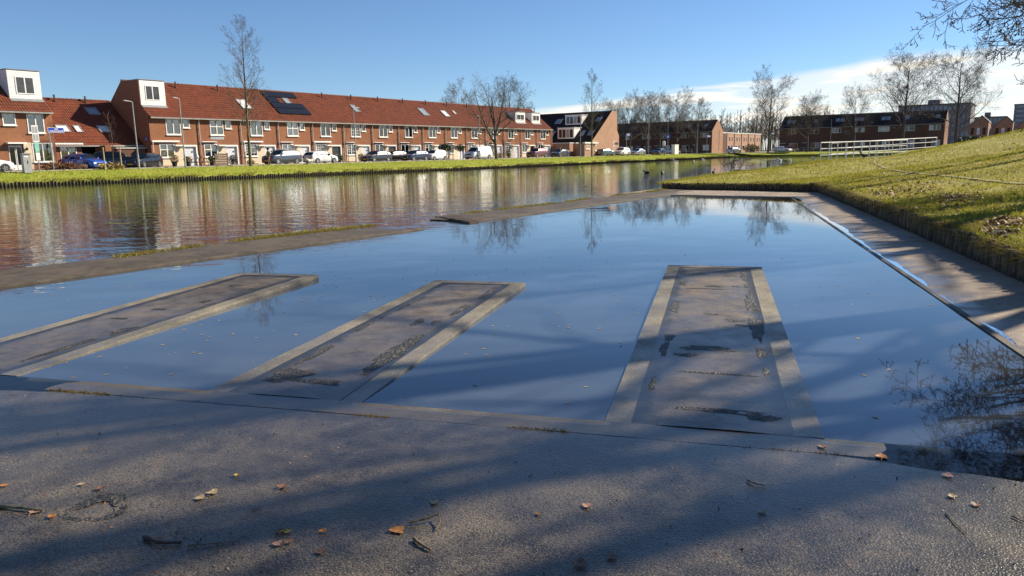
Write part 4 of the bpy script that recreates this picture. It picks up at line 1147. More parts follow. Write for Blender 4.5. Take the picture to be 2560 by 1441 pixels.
# ---- perpendicular terraces at the far end ------------------------------------
def far_row(X, Y0, Y1, label, unit, ez, run, brick, mt, lit_gable, seed, base=1.05, end_chim=False):
    """terrace along Y whose fronts face -x; one house per unit, each a thing"""
    rng = random.Random(seed); n = max(1, int(round((Y1 - Y0)/unit))); u = (Y1 - Y0)/n
    for i in range(n):
        y = Y0 + i*u
        root = empty('far_terraced_house', (X, y, base), 0, label(i, n), 'house', 'shaded brick terraces at the far end of the canal')
        mb = MB(); k = .70
        zr = ez + k*run
        mb.quad((0, u, 0), (0, 0, 0), (0, 0, ez), (0, u, ez)); mb.quad((2*run, 0, 0), (2*run, u, 0), (2*run, u, ez), (2*run, 0, ez))
        for yy, fl in ((0, 1), (u, -1)):
            pts = [(0, yy, 0), (2*run, yy, 0), (2*run, yy, ez), (run, yy, zr), (0, yy, ez)]; mb.poly(pts if fl > 0 else pts[::-1])
        mb.build('wall', M[brick], root)  # sunless fronts get the dark brick, shade put into its colour
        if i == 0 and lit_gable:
            g = MB(); g.prism([(0, -.06, 0), (2*run, -.06, 0), (2*run, -.06, ez), (run, -.06, zr + .1), (0, -.06, ez)], (0, .055, 0)); g.build('gable_wall', M[lit_gable], root)  # paler brick sheet over the gable, sunlight put into its colour
            g = MB(); g.box(run + 1.1, run + 1.4, -.09, -.061, .6, ez + .2); g.build('gable_slit_window', M['car_glass'], root)
        nl = math.hypot(1, k)
        r = MB(); pantile(r, u, -.3, run, lambda q: (q, ez + k*q, -k/nl, 1/nl), 0, tw=.5, tl=.7, ax=1, flip=-1)
        r.quad((2*run + .3, 0, ez - k*.3), (2*run + .3, u, ez - k*.3), (run, u, zr), (run, 0, zr))
        rf = r.build('roof', M[mt], root)
        g = MB(); g.box(-.42, -.3, 0, u - .003, ez - .32, ez - .18); g.build('gutter', M['gutter'], root)
        wm_ = 'white' if rng.random() < .6 else 'cream'
        up = (.9 + rng.uniform(-.1, .2), min(u - .6, 3.3 + rng.uniform(-.2, .3)))
        specs = [(up[0], up[1], ez - 1.75, ez - .45, 2 if rng.random() < .6 else 3), (.7, 2.6 + rng.uniform(-.2, .4), .75, 2.3, 2)]
        for a, b, c, d, pn in specs:
            f = MB(); f.box(-.06, -.005, a, b, c, d); w_ = f.build('window', M[wm_], root)
            for q in range(pn):
                p0, p1 = lerp(a, b, q/pn) + .09, lerp(a, b, (q+1)/pn) - .09
                p = MB(); p.box(-.085, -.061, p0, p1, c + .1, d - .1); p.build('pane', M['car_glass'] if rng.random() < .55 else M['skylight_bright' if rng.random() < .35 else 'skylight_glass'], w_)
        d = MB(); d.box(-.05, -.005, u - 1.6, u - .7, 0, 2.2); dd = d.build('door', M['dark_door' if rng.random() < .5 else 'wood'], root)
        c = MB(); c.box(-.6, -.051, u - 1.8, u - .5, 2.25, 2.36); c.build('porch_canopy', M['white'], root)
        if rng.random() < .7:
            a = rng.uniform(.6, 2.5)
            side_sky_k(rf, a, a + .8, run*.35, run*.6, k, ez)
            if rng.random() < .5: side_sky_k(rf, a + 1.1, a + 1.9, run*.35, run*.6, k, ez)
def side_sky_k(rf, y0, y1, u0, u1, k, ez): side_sky(rf, y0, y1, u0, u1, k, ez)
ORD = ['nearest the photo edge', 'second from the right end', 'third from the right end', 'fourth from the right end', 'fifth from the right end', 'sixth from the right end', 'seventh from the right end', 'left end house']
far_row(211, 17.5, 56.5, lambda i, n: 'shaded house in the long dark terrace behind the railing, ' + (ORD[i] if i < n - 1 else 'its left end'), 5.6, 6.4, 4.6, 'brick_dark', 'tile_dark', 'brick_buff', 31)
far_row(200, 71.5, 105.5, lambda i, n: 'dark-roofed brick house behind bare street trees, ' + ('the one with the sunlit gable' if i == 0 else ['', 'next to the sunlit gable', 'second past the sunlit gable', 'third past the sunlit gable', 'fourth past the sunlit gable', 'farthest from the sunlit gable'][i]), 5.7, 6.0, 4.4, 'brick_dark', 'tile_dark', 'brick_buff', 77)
# pale flat-roofed houses seen down the side street
for i in range(6):
    x0 = 236 + i*7.6
    root = empty('flat_roofed_house', (x0, 82.0, 1.05), 0, 'pale sunlit flat-roofed house down the side street, ' + ['first', 'second', 'third', 'fourth', 'fifth', 'sixth'][i] + ' from the corner', 'house', 'pale houses in the side street')
    mb = MB(); mb.box(0, 7.58, 0, 9, 0, 6.2); mb.build('wall', M['brick_pale'], root)
    mb = MB(); mb.box(-.02, 7.6, -.12, 9, 6.205, 6.45); mb.build('roof_edge', M['white'], root)
    for a, b, c, d in ((2.2, 3.3, 3.5, 5.2), (5.2, 6.0, 3.5, 5.2), (1.0, 3.0, .8, 2.4)):
        f = MB(); f.box(a, b, -.05, -.003, c, d); w_ = f.build('window', M['white'], root)
        p = MB(); p.box(a + .12, b - .12, -.07, -.051, c + .12, d - .12); p.build('pane', M['car_glass'], w_)
    p = MB(); p.box(4.6, 5.7, -.04, -.003, 0, 2.3); p.build('door', M['dark_door'], root)
    p = MB(); p.box(7.3, 7.5, -.15, -.002, .1, 6.2); p.build('downpipe', M['dark_wood'], root)
root = empty('corner_wing', (223, 71.5, 1.05), 0, 'dark brick end wall of the pale side-street houses', 'house')
mb = MB(); mb.box(0, 12.9, 8, 19, 0, 6.0); mb.build('wall', M['brick_dark'], root)  # side turned from the sun, shade put into the brick colour
mb = MB(); mb.box(-.1, 13, 7.9, 19, 6.003, 6.25); mb.build('roof_edge', M['white'], root)
mb = MB(); mb.box(-6, 0, 7, 8, 0, 2.1); mb.build('garden_wall', M['brick_pale'], root)
for i, (x, y, w, d, h) in enumerate(((250, 108, 90, 12, 9.6),)):
    root = empty('rear_terrace', (x, y, 1.05), 0, 'dark roof of a further terrace rising behind the pale side-street houses', 'house')
    mb = MB(); mb.box(0, w, 0, d, 0, h - 2.5); mb.build('wall', M['brick_dark'], root)
    mb = MB(); mb.prism([(0, -.4, h - 2.5), (0, d/2, h + .6), (0, d + .4, h - 2.5)][::-1], (w, 0, 0)); r = mb.build('roof', M['tile_dark'], root)
    for q in range(5):
        mb = MB(); mb.box(4 + q*9, 7 + q*9, 1.0, 4, h - 1.6, h - .2); b = mb.build('dormer', M['white'], r)
        mb = MB(); mb.box(4.3 + q*9, 6.7 + q*9, .95, .995, h - 1.4, h - .5); mb.build('dormer_pane', M['car_glass'], b)

# ---- distant blocks on the right ------------------------------------------------
M['haze_wall'] = simple('grey_far_wall', (0.20, 0.19, 0.20), 0.8, 0.08, .3)
M['haze_glass'] = simple('far_glazing', (0.22, 0.27, 0.31), 0.25, 0.1, .5)
def far_block(name, x, y, w, d, h, label, floors, bays, face_x=True):
    root = empty(name, (x, y, 1.05), 0, label, 'building')
    mb = MB(); mb.box(0, d, 0, w, 0, h); mb.build('wall', M['haze_wall'], root)
    for f in range(floors):
        z = h*(f + .35)/floors
        for b in range(bays):
            a = w*(b + .18)/bays; c = w*(b + .82)/bays
            p = MB(); p.box(-.25, -.01, a, c, z, z + h/floors*.5); p.build('window', M['haze_glass'], root)
    mb = MB(); mb.box(d*.3, d*.7, w*.45, w*.62, h + .01, h + 3.0); mb.build('roof_plant', M['haze_wall'], root)
    mb = MB(); mb.box(-.3, d, -.3, w + .3, h + .005, h + .5); mb.build('parapet', M['slate'], root)
    return root
far_block('office_block', 420, 24.5, 31, 30, 20.5, 'long grey glazed office block rising above the dark terrace roof', 5, 16)
far_block('apartment_tower', 560, -30, 40, 30, 25, 'tall grey tower block above the grass hill at the photo edge', 9, 6)
far_block('low_block', 480, 12, 16, 24, 15.5, 'low dark grey block between the office block and the tower', 4, 9)
for i, (x, y, w) in enumerate(((238, 9.6, 4.6), (250, 4.4, 4.6), (262, -.8, 4.6))):
    root = empty('gabled_house', (x, y, 1.3), 0, ['buff brick house with sloping grey roof just right of the long dark terrace', 'second buff brick house behind the hill, roof edge catching light', 'third buff brick house, only its roof showing over the hill'][i], 'house', 'buff houses behind the hill')
    mb = MB(); mb.prism([(0, 0, 0), (0, w, 0), (0, w, 5.6), (0, w*.35, 8.2), (0, 0, 6.6)][::-1], (14, 0, 0)); mb.build('wall', M['brick_buff'], root)
    mb = MB(); mb.prism([(-.3, w + .1, 5.6), (-.3, w*.35, 8.23), (-.3, w*.35, 8.5), (-.3, w + .1, 5.85)], (14.6, 0, 0)); mb.prism([(-.3, w*.35, 8.23), (-.3, -.1, 6.6), (-.3, -.1, 6.85), (-.3, w*.35, 8.5)], (14.6, 0, 0)); mb.build('roof', M['haze_wall'], root)
    for b in range(3):
        p = MB(); p.box(-.06, -.005, .5 + b*1.35, 1.2 + b*1.35, 3.4, 5.2); p.build('window', M['skylight_bright' if b % 2 else 'dark_wood'], root)
        p = MB(); p.box(-.06, -.005, .5 + b*1.35, 1.2 + b*1.35, .6, 2.5); p.build('window', M['dark_wood'], root)
# ================================================================== TREES
def rot_about(v, ax, a): return Matrix.Rotation(a, 3, ax) @ v
def skeleton(rng, H, P):
    """branches as (points, radii, level). P: per-level lists"""
    out = []
    nl = len(P['n'])
    def grow(p, d, L, r, lev, t_par):
        seg = P['seg'][lev]; pts = [p.copy()]; rad = [r]; dirs = [d.copy()]
        wig = P['wig'][lev]; up = P['up'][lev]
        q = p.copy(); dd = d.copy()
        for i in range(seg):
            f = (i + 1)/seg
            dd = dd + Vector((rng.gauss(0, wig), rng.gauss(0, wig), rng.gauss(0, wig))) + Vector((0, 0, up if not callable(up) else up(f)))
            dd.normalize()
            q = q + dd*(L/seg)
            pts.append(q.copy()); dirs.append(dd.copy()); rad.append(max(P['rmin'], r*(1 - P['taper'][lev]*f)))
        out.append((pts, rad, lev))
        if lev + 1 >= nl + 1 or lev >= nl: return
        n = P['n'][lev]; n = rng.randint(max(1, int(n*.8)), max(1, int(n*1.2 + .5)))
        t0 = P['t0'][lev]; az = rng.random()*6.28
        for j in range(n):
            t = t0 + (1 - t0)*((j + rng.random()*.8)/n)
            t = min(.995, t)
            k = t*seg; i = min(seg - 1, int(k)); f = k - i
            pos = pts[i].lerp(pts[i+1], f); dv = dirs[i].lerp(dirs[i+1], f).normalized()
            rr = lerp(rad[i], rad[i+1], f)
            az += 2.4 + rng.uniform(-.5, .5)
            side = rot_about(dv.orthogonal().normalized(), dv, az)
            ang = math.radians(P['ang'][lev] + rng.uniform(-1, 1)*P['angv'][lev])
            nd = (dv*math.cos(ang) + side*math.sin(ang)).normalized()
            shape = P['shape'][lev](t)
            grow(pos, nd, L*P['len'][lev]*shape*rng.uniform(.75, 1.2), min(rr*.85, rr*P['rad'][lev]*(.7 + .3*shape)), lev + 1, t)
    d0 = Vector(P.get('lean', (0, 0, 1))).normalized()
    grow(Vector((0, 0, -.1)), d0, H, P['r0'], 0, 0)
    for z, dv, L, r in P.get('limbs', ()):
        pts = out[0][0]; k = min(range(len(pts)), key=lambda i: abs(pts[i].z - z)); b = pts[k].copy(); b.z = z if k == 0 else pts[k].z
        grow(b, Vector(dv).normalized(), L, r, 1, .3)
    return out

def tree_meshes(sk, sides=(9, 6, 5, 3, 3, 3), trunk_levels=1):
    a, b = MB(), MB()
    for pts, rad, lev in sk:
        (a if lev <= trunk_levels else b).tube(pts, rad, sides[min(lev, len(sides) - 1)], cap=False)
    return a, b

def make_tree(name, sk, loc, rz, label, group=None, bark='bark', twig='twig', cat='tree', scale=1.0, trunk_levels=1):
    a, b = tree_meshes(sk, trunk_levels=trunk_levels)
    root = empty(name, loc, rz, label, cat, group)
    root.scale = (scale, scale, scale)
    a.build('trunk', M[bark], root, smooth=True); b.build('crown', M[twig], root)
    return root

FAST = dict(r0=.17, rmin=.005, n=[25, 11, 7, 3], seg=[12, 7, 5, 3, 2], wig=[.012, .05, .09, .12, .14], up=[.015, .085, .06, .04, .02], taper=[.93, .85, .8, .6, .4], t0=[.22, .18, .2, .25],
            ang=[42, 36, 38, 42], angv=[8, 12, 14, 15], len=[.26, .40, .44, .5], rad=[.42, .5, .55, .65], shape=[lambda t: .35 + 1.0*(1 - t)**.8, lambda t: 1.1 - .55*t, lambda t: 1.1 - .5*t, lambda t: 1])
SPREAD = dict(r0=.20, rmin=.006, n=[14, 11, 9, 4], seg=[8, 8, 6, 4, 2], wig=[.03, .07, .11, .14, .16], up=[.02, .045, .02, .0, -.01], taper=[.8, .86, .82, .6, .4], t0=[.28, .2, .2, .2],
              ang=[38, 42, 45, 48], angv=[16, 14, 16, 16], len=[.72, .46, .45, .42], rad=[.55, .5, .5, .6], shape=[lambda t: 1.05 - .45*t, lambda t: 1.1 - .5*t, lambda t: 1.1 - .5*t, lambda t: 1])
VASE = dict(r0=.33, rmin=.013, n=[17, 12, 8, 3], seg=[10, 8, 5, 3, 2], wig=[.02, .05, .09, .12, .14], up=[.02, .06, .03, .01, .0], taper=[.88, .86, .82, .6, .4], t0=[.24, .2, .2, .2],
            ang=[54, 40, 44, 46], angv=[12, 12, 14, 16], len=[.62, .44, .46, .55], rad=[.5, .5, .52, .6], shape=[lambda t: 1.0 - .5*t, lambda t: 1.1 - .5*t, lambda t: 1.1 - .5*t, lambda t: 1])

R_ = random.Random(42)
make_tree('columnar_tree', skeleton(random.Random(3), 13.9, FAST), (48.0, 65.4, 1.0), .4, 'tall bare columnar tree rising above the terrace roofs', None, 'bark_olive', 'twig_red')
b_par = dict(SPREAD); b_par['r0'] = .27; b_par['n'] = [6, 10, 8, 4]; b_par['t0'] = [.34, .2, .2, .2]
b_par['limbs'] = [(2.6, (-.30, .42, .8), 8.2, .17), (2.9, (.28, -.36, 1), 8.0, .16), (3.4, (-.55, .8, .55), 6.0, .11), (3.2, (.42, -.62, .55), 5.6, .10), (2.6, (-.62, .9, .3), 4.8, .08), (4.0, (-.1, .1, 1), 7.5, .13)]
make_tree('forked_tree', skeleton(random.Random(8), 9.5, b_par), (91.0, 65.4, 1.0), 0, 'wide bare forked tree on the verge right of the white van', None, 'bark', 'twig')
c_par = dict(FAST); c_par['r0'] = .16
make_tree('columnar_tree', skeleton(random.Random(21), 14.6, c_par), (120.7, 65.4, 1.0), 2.0, 'slim bare columnar tree in front of the dark-roofed gable house', None, 'bark_olive', 'twig')
# templates for the street trees at the far end
tmpl = []
for sd in (4, 15, 27):
    a, b = tree_meshes(skeleton(random.Random(sd), 16.0, VASE)); tmpl.append((a.mesh('trunk', [M['bark']], True), b.mesh('crown', [M['twig']])))
FT = [(195, 54.9, 18.0, 0, 'tall bare tree before the gap between the far terraces'), (195, 45.4, 13.0, 1, 'bare tree before the left end of the long dark terrace'),
      (195, 34.7, 14.0, 2, 'bare tree above the left post of the white railing'), (195, 24.4, 20.5, 1, 'tall bare tree with a nest, behind the middle of the railing'), (194, 13.7, 20.5, 0, 'tall bare tree at the right end of the long dark terrace'),
      (194, 73.6, 13.5, 2, 'bare tree left of the sunlit far gable'), (193, 92.5, 15.0, 0, 'leftmost bare tree of the clump beside the dark-roofed house'), (195, 88.4, 15.5, 1, 'second bare tree of the clump beside the dark-roofed house'),
      (194, 84.0, 15.5, 2, 'third bare tree of the clump beside the dark-roofed house'), (196, 79.8, 15.5, 0, 'fourth bare tree of the clump beside the dark-roofed house'),
      (190, 96.2, 14.0, 1, 'bare tree standing close to the edge of the lit gable'),
      (160, 110, 18.5, 2, 'bare tree rising behind the dark roof with dormers'), (160, 128, 17.5, 0, 'bare tree behind the last houses of the terrace'), (185, 123, 14.0, 1, 'small bare tree behind the ridge of the dark roof'),
      (150, 138, 11.5, 1, 'faint bare tree behind the boxed dormers'), (170, 150, 10.5, 2, 'bare tree far behind the terrace, left of the boxed dormers'), (215, 14.6, 10.0, 2, 'low bare tree at the corner of the long dark terrace'), (228, -2.0, 9.5, 1, 'low bare tree before the buff brick houses')]
for x, y, h, k, lab in FT:
    root = empty('street_tree', (x, y, 1.0), R_.uniform(0, 6), lab, 'tree', 'bare street trees at the far end')
    sc = h/17.5; root.scale = (sc*R_.uniform(.9, 1.05), sc*R_.uniform(.9, 1.05), sc)
    link_mesh('trunk', tmpl[k][0], None, root); link_mesh('crown', tmpl[k][1], None, root)
# nest in the tall tree
mb = MB(); rn = random.Random(1)
for i in range(60):
    a = Vector((rn.gauss(0, .3), rn.gauss(0, .3), rn.gauss(0, .22))); b = a + Vector((rn.gauss(0, .4), rn.gauss(0, .4), rn.gauss(0, .2))); mb.tube([a, b], .03, 3)
tag(mb.build('bird_nest', M['dark_wood'], loc=(195.0, 24.4, 15.2)), 'dark stick nest high in the tall bare tree behind the railing', 'nest')
# distant wood as one mass: many thin leaning stems and twigs
rw = random.Random(6); mb = MB()
for i in range(420):
    x = rw.uniform(330, 420); y = rw.uniform(40, 190); h = rw.uniform(13, 20)*(1 if y > 70 else .75)
    p = Vector((x, y, 1)); q = p + Vector((rw.gauss(0, .8), rw.gauss(0, .8), h)); mb.tube([p, p.lerp(q, .5), q], [.22, .15, .04], 3, False)
    for j in range(16):
        f = rw.uniform(.3, .97); a = p.lerp(q, f); L = rw.uniform(1.2, 4.0)*(1.25 - f)
        an = rw.random()*6.28; b = a + Vector((math.cos(an)*L, math.sin(an)*L, L*rw.uniform(.5, 1.5))); mb.tube([a, b], [.09, .03], 3, False)
        for k in range(3):
            c = a.lerp(b, rw.uniform(.3, 1)); L2 = L*.5; an = rw.random()*6.28; mb.tube([c, c + Vector((math.cos(an)*L2, math.sin(an)*L2, L2))], [.05, .025], 3, False)
tag(mb.build('woods', M['twig_red']), 'far brown winter wood behind the side street', 'wood', kind='stuff')

# ---- big trees on the lawn: one reaches into the picture, the others throw the long shadows --------
NEAR = dict(r0=.30, rmin=.005, n=[15, 12, 10, 8, 4], seg=[9, 9, 7, 5, 3, 2], wig=[.03, .07, .11, .14, .16, .18], up=[.02, .018, .0, -.02, -.02, .02], taper=[.82, .86, .82, .7, .5, .3], t0=[.26, .16, .15, .15, .3],
            ang=[58, 42, 45, 48, 45], angv=[16, 16, 18, 18, 20], len=[.74, .48, .44, .42, .4], rad=[.5, .48, .5, .6, .8], shape=[lambda t: 1.08 - .5*t, lambda t: 1.1 - .5*t, lambda t: 1.1 - .5*t, lambda t: 1, lambda t: 1])
def lawn_tree(x, y, H, seed, label, P, rz=0.0, twig='twig'):
    return make_tree('lawn_tree', skeleton(random.Random(seed), H, P), (x, y, z_lawn(x, y) - .05), rz, label, 'big trees on the lawn', 'bark', twig)
NEAR['n'] = [4, 7, 7, 6, 3]; NEAR['len'] = [.56, .5, .46, .42, .4]; NEAR['r0'] = .36; NEAR['rmin'] = .008
NEAR['limbs'] = [(2.9, (-.3, 1, .22), 5.6, .12), (3.3, (.2, 1, .18), 6.0, .14), (3.9, (-.7, 1, .25), 6.2, .13), (3.6, (.7, 1, .15), 5.6, .12), (4.4, (-.1, 1, .22), 6.4, .14), (2.6, (.35, 1, .12), 5.2, .10), (4.9, (.3, 1, .3), 6.6, .14), (2.2, (-.1, 1, .18), 4.8, .08),
                 (5.4, (-.4, 1, .45), 7.0, .14), (6.0, (.3, 1, .5), 7.2, .14), (6.6, (-.1, 1, .65), 7.0, .13), (5.8, (.8, 1, .4), 6.8, .12), (7.2, (.1, 1, .8), 6.4, .12), (5.0, (-1, .8, .35), 6.4, .12), (6.4, (-.8, .9, .6), 6.4, .12)]
lawn_tree(24.5, -4.2, 11.5, 5, 'big bare tree whose branches hang into the upper corner of the picture', NEAR, 0)
# many-stemmed trees: their tall stems draw the long bands of shade over the platform
def stems(seed, H, n, r, spread):
    rg = random.Random(seed); P = dict(NEAR); P['n'] = [4, 5, 4, 2]; P['len'] = [.4, .42, .42, .42]; P['r0'] = r; P['up'] = [.02, .05, .02, .0, .0]; P['taper'] = [.7, .72, .8, .6, .4]
    P['limbs'] = [(.6 + .25*i, (math.cos(i*2.4 + seed)*spread*rg.uniform(.6, 1.2), math.sin(i*2.4 + seed)*spread*rg.uniform(.6, 1.2), 1), H*rg.uniform(.8, 1.0), r*rg.uniform(.6, .85)) for i in range(n)]
    return P
for x, y, H, seed, n, r, sp, lab in ((14.6, -2.9, 12.5, 71, 4, .26, .22, 'many-stemmed bare tree on the lawn, left of the overhanging one'), (12.2, -3.9, 10.5, 84, 3, .24, .25, 'many-stemmed bare tree closest to the platform')):
    lawn_tree(x, y, H, seed, lab, stems(seed, H, n, r, sp), 0)
N3 = dict(FAST); N3['n'] = [14, 6, 4]; N3['r0'] = .30; N3['t0'] = [.45, .2, .2, .25]
for i, (x, y, h) in enumerate(((40.0, -3.1, 14), (46.0, -3.6, 15))):
    lawn_tree(x, y, h, 60 + i, ['tree up the slope throwing the long shadow over the lawn', 'tree near the crest of the hill, outside the picture'][i], N3, i*1.7)
# ================================================================== VEHICLES
def paint(name, c, metal=0.0): return simple('paint_' + name, c, 0.28, 0.03, 1, metallic=metal, coat=1.0)
M['headlamp'] = simple('headlamp', (0.75, 0.77, 0.8), 0.08, 0.05, spec=1.0)
M['taillamp'] = simple('tail_lamp', (0.35, 0.01, 0.012), 0.15, 0.05, spec=0.8)
M['plate_y'] = simple('yellow_plate', (0.75, 0.48, 0.02), 0.5, 0.03)
# profiles: (x fraction from nose, top height, belt height) ; x measured along the car
PROF = {
 'hatch': dict(L=4.05, W=1.74, top=[(0, .52), (.015, .68), (.06, .80), (.25, .98), (.40, 1.40), (.52, 1.46), (.74, 1.44), (.88, 1.34), (.965, 1.02), (.99, .80), (1, .55)], belt=(.90, 1.02), screen=(.255, .405), rear=(.885, .968), wins=[(.34, .53), (.55, .72), (.735, .85)], wr=.31, gc=.17),
 'suv': dict(L=4.35, W=1.82, top=[(0, .62), (.012, .82), (.05, .98), (.26, 1.10), (.39, 1.58), (.50, 1.66), (.80, 1.64), (.90, 1.55), (.965, 1.15), (.99, .9), (1, .6)], belt=(1.02, 1.12), screen=(.265, .395), rear=(.905, .968), wins=[(.33, .52), (.54, .71), (.73, .86)], wr=.35, gc=.22),
 'estate': dict(L=4.6, W=1.80, top=[(0, .52), (.012, .66), (.05, .78), (.27, .96), (.40, 1.38), (.52, 1.46), (.80, 1.44), (.91, 1.36), (.97, 1.02), (.99, .8), (1, .55)], belt=(.90, 1.02), screen=(.275, .405), rear=(.915, .972), wins=[(.35, .53), (.55, .71), (.73, .88)], wr=.32, gc=.16),
 'sedan': dict(L=4.6, W=1.78, top=[(0, .52), (.012, .66), (.05, .76), (.27, .94), (.41, 1.36), (.53, 1.44), (.68, 1.42), (.83, 1.08), (.96, 1.02), (.99, .82), (1, .55)], belt=(.90, 1.0), screen=(.275, .415), rear=(.69, .825), wins=[(.35, .53), (.55, .70)], wr=.32, gc=.16),
 'mini': dict(L=3.6, W=1.65, top=[(0, .55), (.02, .72), (.06, .84), (.20, 1.0), (.36, 1.44), (.52, 1.50), (.78, 1.48), (.90, 1.38), (.97, 1.0), (.99, .8), (1, .55)], belt=(.92, 1.02), screen=(.205, .365), rear=(.905, .972), wins=[(.31, .55), (.58, .80)], wr=.29, gc=.17),
 'van': dict(L=4.9, W=1.90, top=[(0, .60), (.012, .85), (.05, 1.02), (.16, 1.18), (.29, 1.80), (.36, 1.92), (.70, 1.96), (.95, 1.94), (.985, 1.80), (.995, 1.0), (1, .6)], belt=(1.05, 1.12), screen=(.165, .285), rear=None, wins=[(.22, .36)], wr=.34, gc=.20),
}
def car(kind, x, y, rz, col, label, z=None, scale=1.0, plate='plate_y', name='parked_car', cat='car', roof_rails=False, rimcol='rim'):
    P = PROF[kind]; L, W = P['L'], P['W']; hw = W/2
    zt = ZS + .006 if z is None else z
    root = empty(name, (x, y, zt), rz, label, cat, 'cars and vans parked along the streets')
    root.scale = (scale,)*3
    X = lambda f: (f - .5)*L          # nose at -x
    fr = [p[0] for p in P['top']]; tz = [p[1] for p in P['top']]
    xs = sorted(set(list(np.linspace(0, 1, 25)) + fr))
    def top(f): return interp(f, fr, tz)
    def belt(f): return min(top(f) - .01, lerp(P['belt'][0], P['belt'][1], f))
    def width(f): return hw*(1 - .16*max(0, (.10 - f)/.10)**1.6 - .10*max(0, (f - .92)/.08)**1.6)
    def sec(f):
        w, t, b = width(f), top(f), belt(f)
        inset = min(.30, (t - b)*.42)
        gc = P['gc'] + .08*max(0, (.05 - f)/.05) + .08*max(0, (f - .95)/.05)
        return [(w*.88, gc), (w*.985, gc + .10), (w, lerp(gc, b, .45)), (w*.985, b - .06), (w*.955, b), (w*.955 - inset*.55, lerp(b, t, .62)), (w*.955 - inset, t - .05*min(1, (t-b)/.2)), (w*.55, t), (0, t + .012)]
    V, F = [], []
    n = 9; m_ = 2*n - 1
    for f in xs:
        s = sec(f); row = [(X(f), -a, b) for a, b in s] + [(X(f), a, b) for a, b in s[-2::-1]]
        V += row
    for i in range(len(xs) - 1):
        for j in range(m_ - 1): a = i*m_ + j; F.append((a, a + 1, a + m_ + 1, a + m_)[::-1])
        F.append((i*m_, (i+1)*m_, (i+1)*m_ + m_ - 1, i*m_ + m_ - 1)[::-1])
    F.append(tuple(range(m_))); F.append(tuple((len(xs)-1)*m_ + j for j in range(m_))[::-1])
    me = bpy.data.meshes.new('body'); me.from_pydata(V, [], F); me.materials.append(col)
    me.polygons.foreach_set('use_smooth', [True]*(len(F) - 2) + [False]*2); me.update()
    body = link_mesh('body', me, None, root)
    def side_y(f, zz):
        s = sec(f)
        zs_ = [q[1] for q in s]; ws = [q[0] for q in s]
        return float(np.interp(zz, zs_[3:8], ws[3:8]))
    # side windows
    for sgn in (-1, 1):
        for a, b in P['wins']:
            mb = MB(); pts = []
            for f in np.linspace(a, b, 5): pts.append((f, max(belt(f) + .02, 0)))
            up_ = []
            for f in np.linspace(b, a, 5):
                zt_ = top(f) - .10 - .02; up_.append((f, max(belt(f) + .03, zt_)))
            poly = []
            k = len(pts)
            low = [(X(f), sgn*(side_y(f, zz) + .008), zz) for f, zz in pts]; hi = [(X(f), sgn*(side_y(f, zz) + .008), zz) for f, zz in up_[::-1]]
            for i in range(k - 1):
                q = (low[i], low[i+1], hi[i+1], hi[i]); mb.quad(*(q if sgn < 0 else q[::-1]))
            mb.build('side_window', M['car_glass'], root)
    def glass_panel(f0, f1, name_):
        mb = MB(); rows = []
        for f in np.linspace(f0, f1, 4):
            t = top(f); b = belt(f); w = sec(f)[6][0]
            sg = -1 if f0 < .5 else 1
            rows.append([(X(f) + sg*.012, -w*.97, t - .015), (X(f) + sg*.012, -w*.5, t + .012), (X(f) + sg*.012, w*.5, t + .012), (X(f) + sg*.012, w*.97, t - .015)])
        for i in range(3):
            for j in range(3):
                q = (rows[i][j], rows[i][j+1], rows[i+1][j+1], rows[i+1][j]); mb.quad(*q[::-1])
        mb.build(name_, M['car_glass'], root)
    glass_panel(*P['screen'], 'windscreen')
    if P['rear']: glass_panel(*P['rear'], 'rear_window')
    # wheels
    for f in (.185 if kind != 'van' else .17, .80 if kind != 'mini' else .83):
        for sgn in (-1, 1):
            r = P['wr']; yo = sgn*(hw + .012)
            mb = MB(); mb.tube([(0, -.10, 0), (0, -.02, 0), (0, .09, 0), (0, .10, 0)], [r*.97, r, r, r*.92], 20)
            wv = mb.build('wheel', M['rubber'], root, smooth=False, loc=(X(f), yo - sgn*.10, r)); wv.scale = (1, sgn, 1)
            rb_ = MB(); rb_.tube([(0, .101, 0), (0, .112, 0)], [r*.66, r*.62], 18)
            rm = rb_.build('rim', M['black'], wv)
            sp = MB()
            for k in range(5):
                a = k*2*PI/5; d = Vector((math.cos(a), 0, math.sin(a))); e = Vector((-math.sin(a), 0, math.cos(a)))
                q = [d*.03 + e*.03, d*.03 - e*.03, d*r*.64 - e*.055, d*r*.64 + e*.055]; sp.prism([(v.x, .113, v.z) for v in q], (0, .016, 0))
            sp.build('spokes', M[rimcol], wv)
            ar = MB(); nseg = 14
            for k in range(nseg):
                a0, a1 = PI*k/nseg, PI*(k+1)/nseg
                q = []
                for a, rr_ in ((a0, r + .015), (a1, r + .015), (a1, r + .065), (a0, r + .065)): q.append((X(f) + rr_*math.cos(a), yo + sgn*.002, r + rr_*math.sin(a)))
                ar.quad(*(q if sgn < 0 else q[::-1]))
            ar.build('wheel_arch', M['black'], root)
    # lamps, plates, grille, mirrors
    zf = top(.03)
    for sgn in (-1, 1):
        mb = MB(); a = sgn*hw*.86; b = sgn*hw*.50
        mb.prism([(X(.004), a*.93, zf - .22), (X(.004) - .02, b, zf - .20), (X(.018), b, zf - .05), (X(.065), a*1.02, zf - .01), (X(.055), a*1.05, zf - .14)], (-.03, sgn*.012, .01)); mb.build('headlight', M['headlamp'], root)
        mb = MB(); zr = belt(.97) if kind != 'van' else 1.25
        mb.box(X(.962), X(1) + .012, min(sgn*hw*.62, sgn*hw*.91), max(sgn*hw*.62, sgn*hw*.91), zr - .30, zr - .06); mb.build('tail_light', M['taillamp'], root)
        mb = MB(); mf = P['screen'][0] + .06; mz = belt(mf) + .05
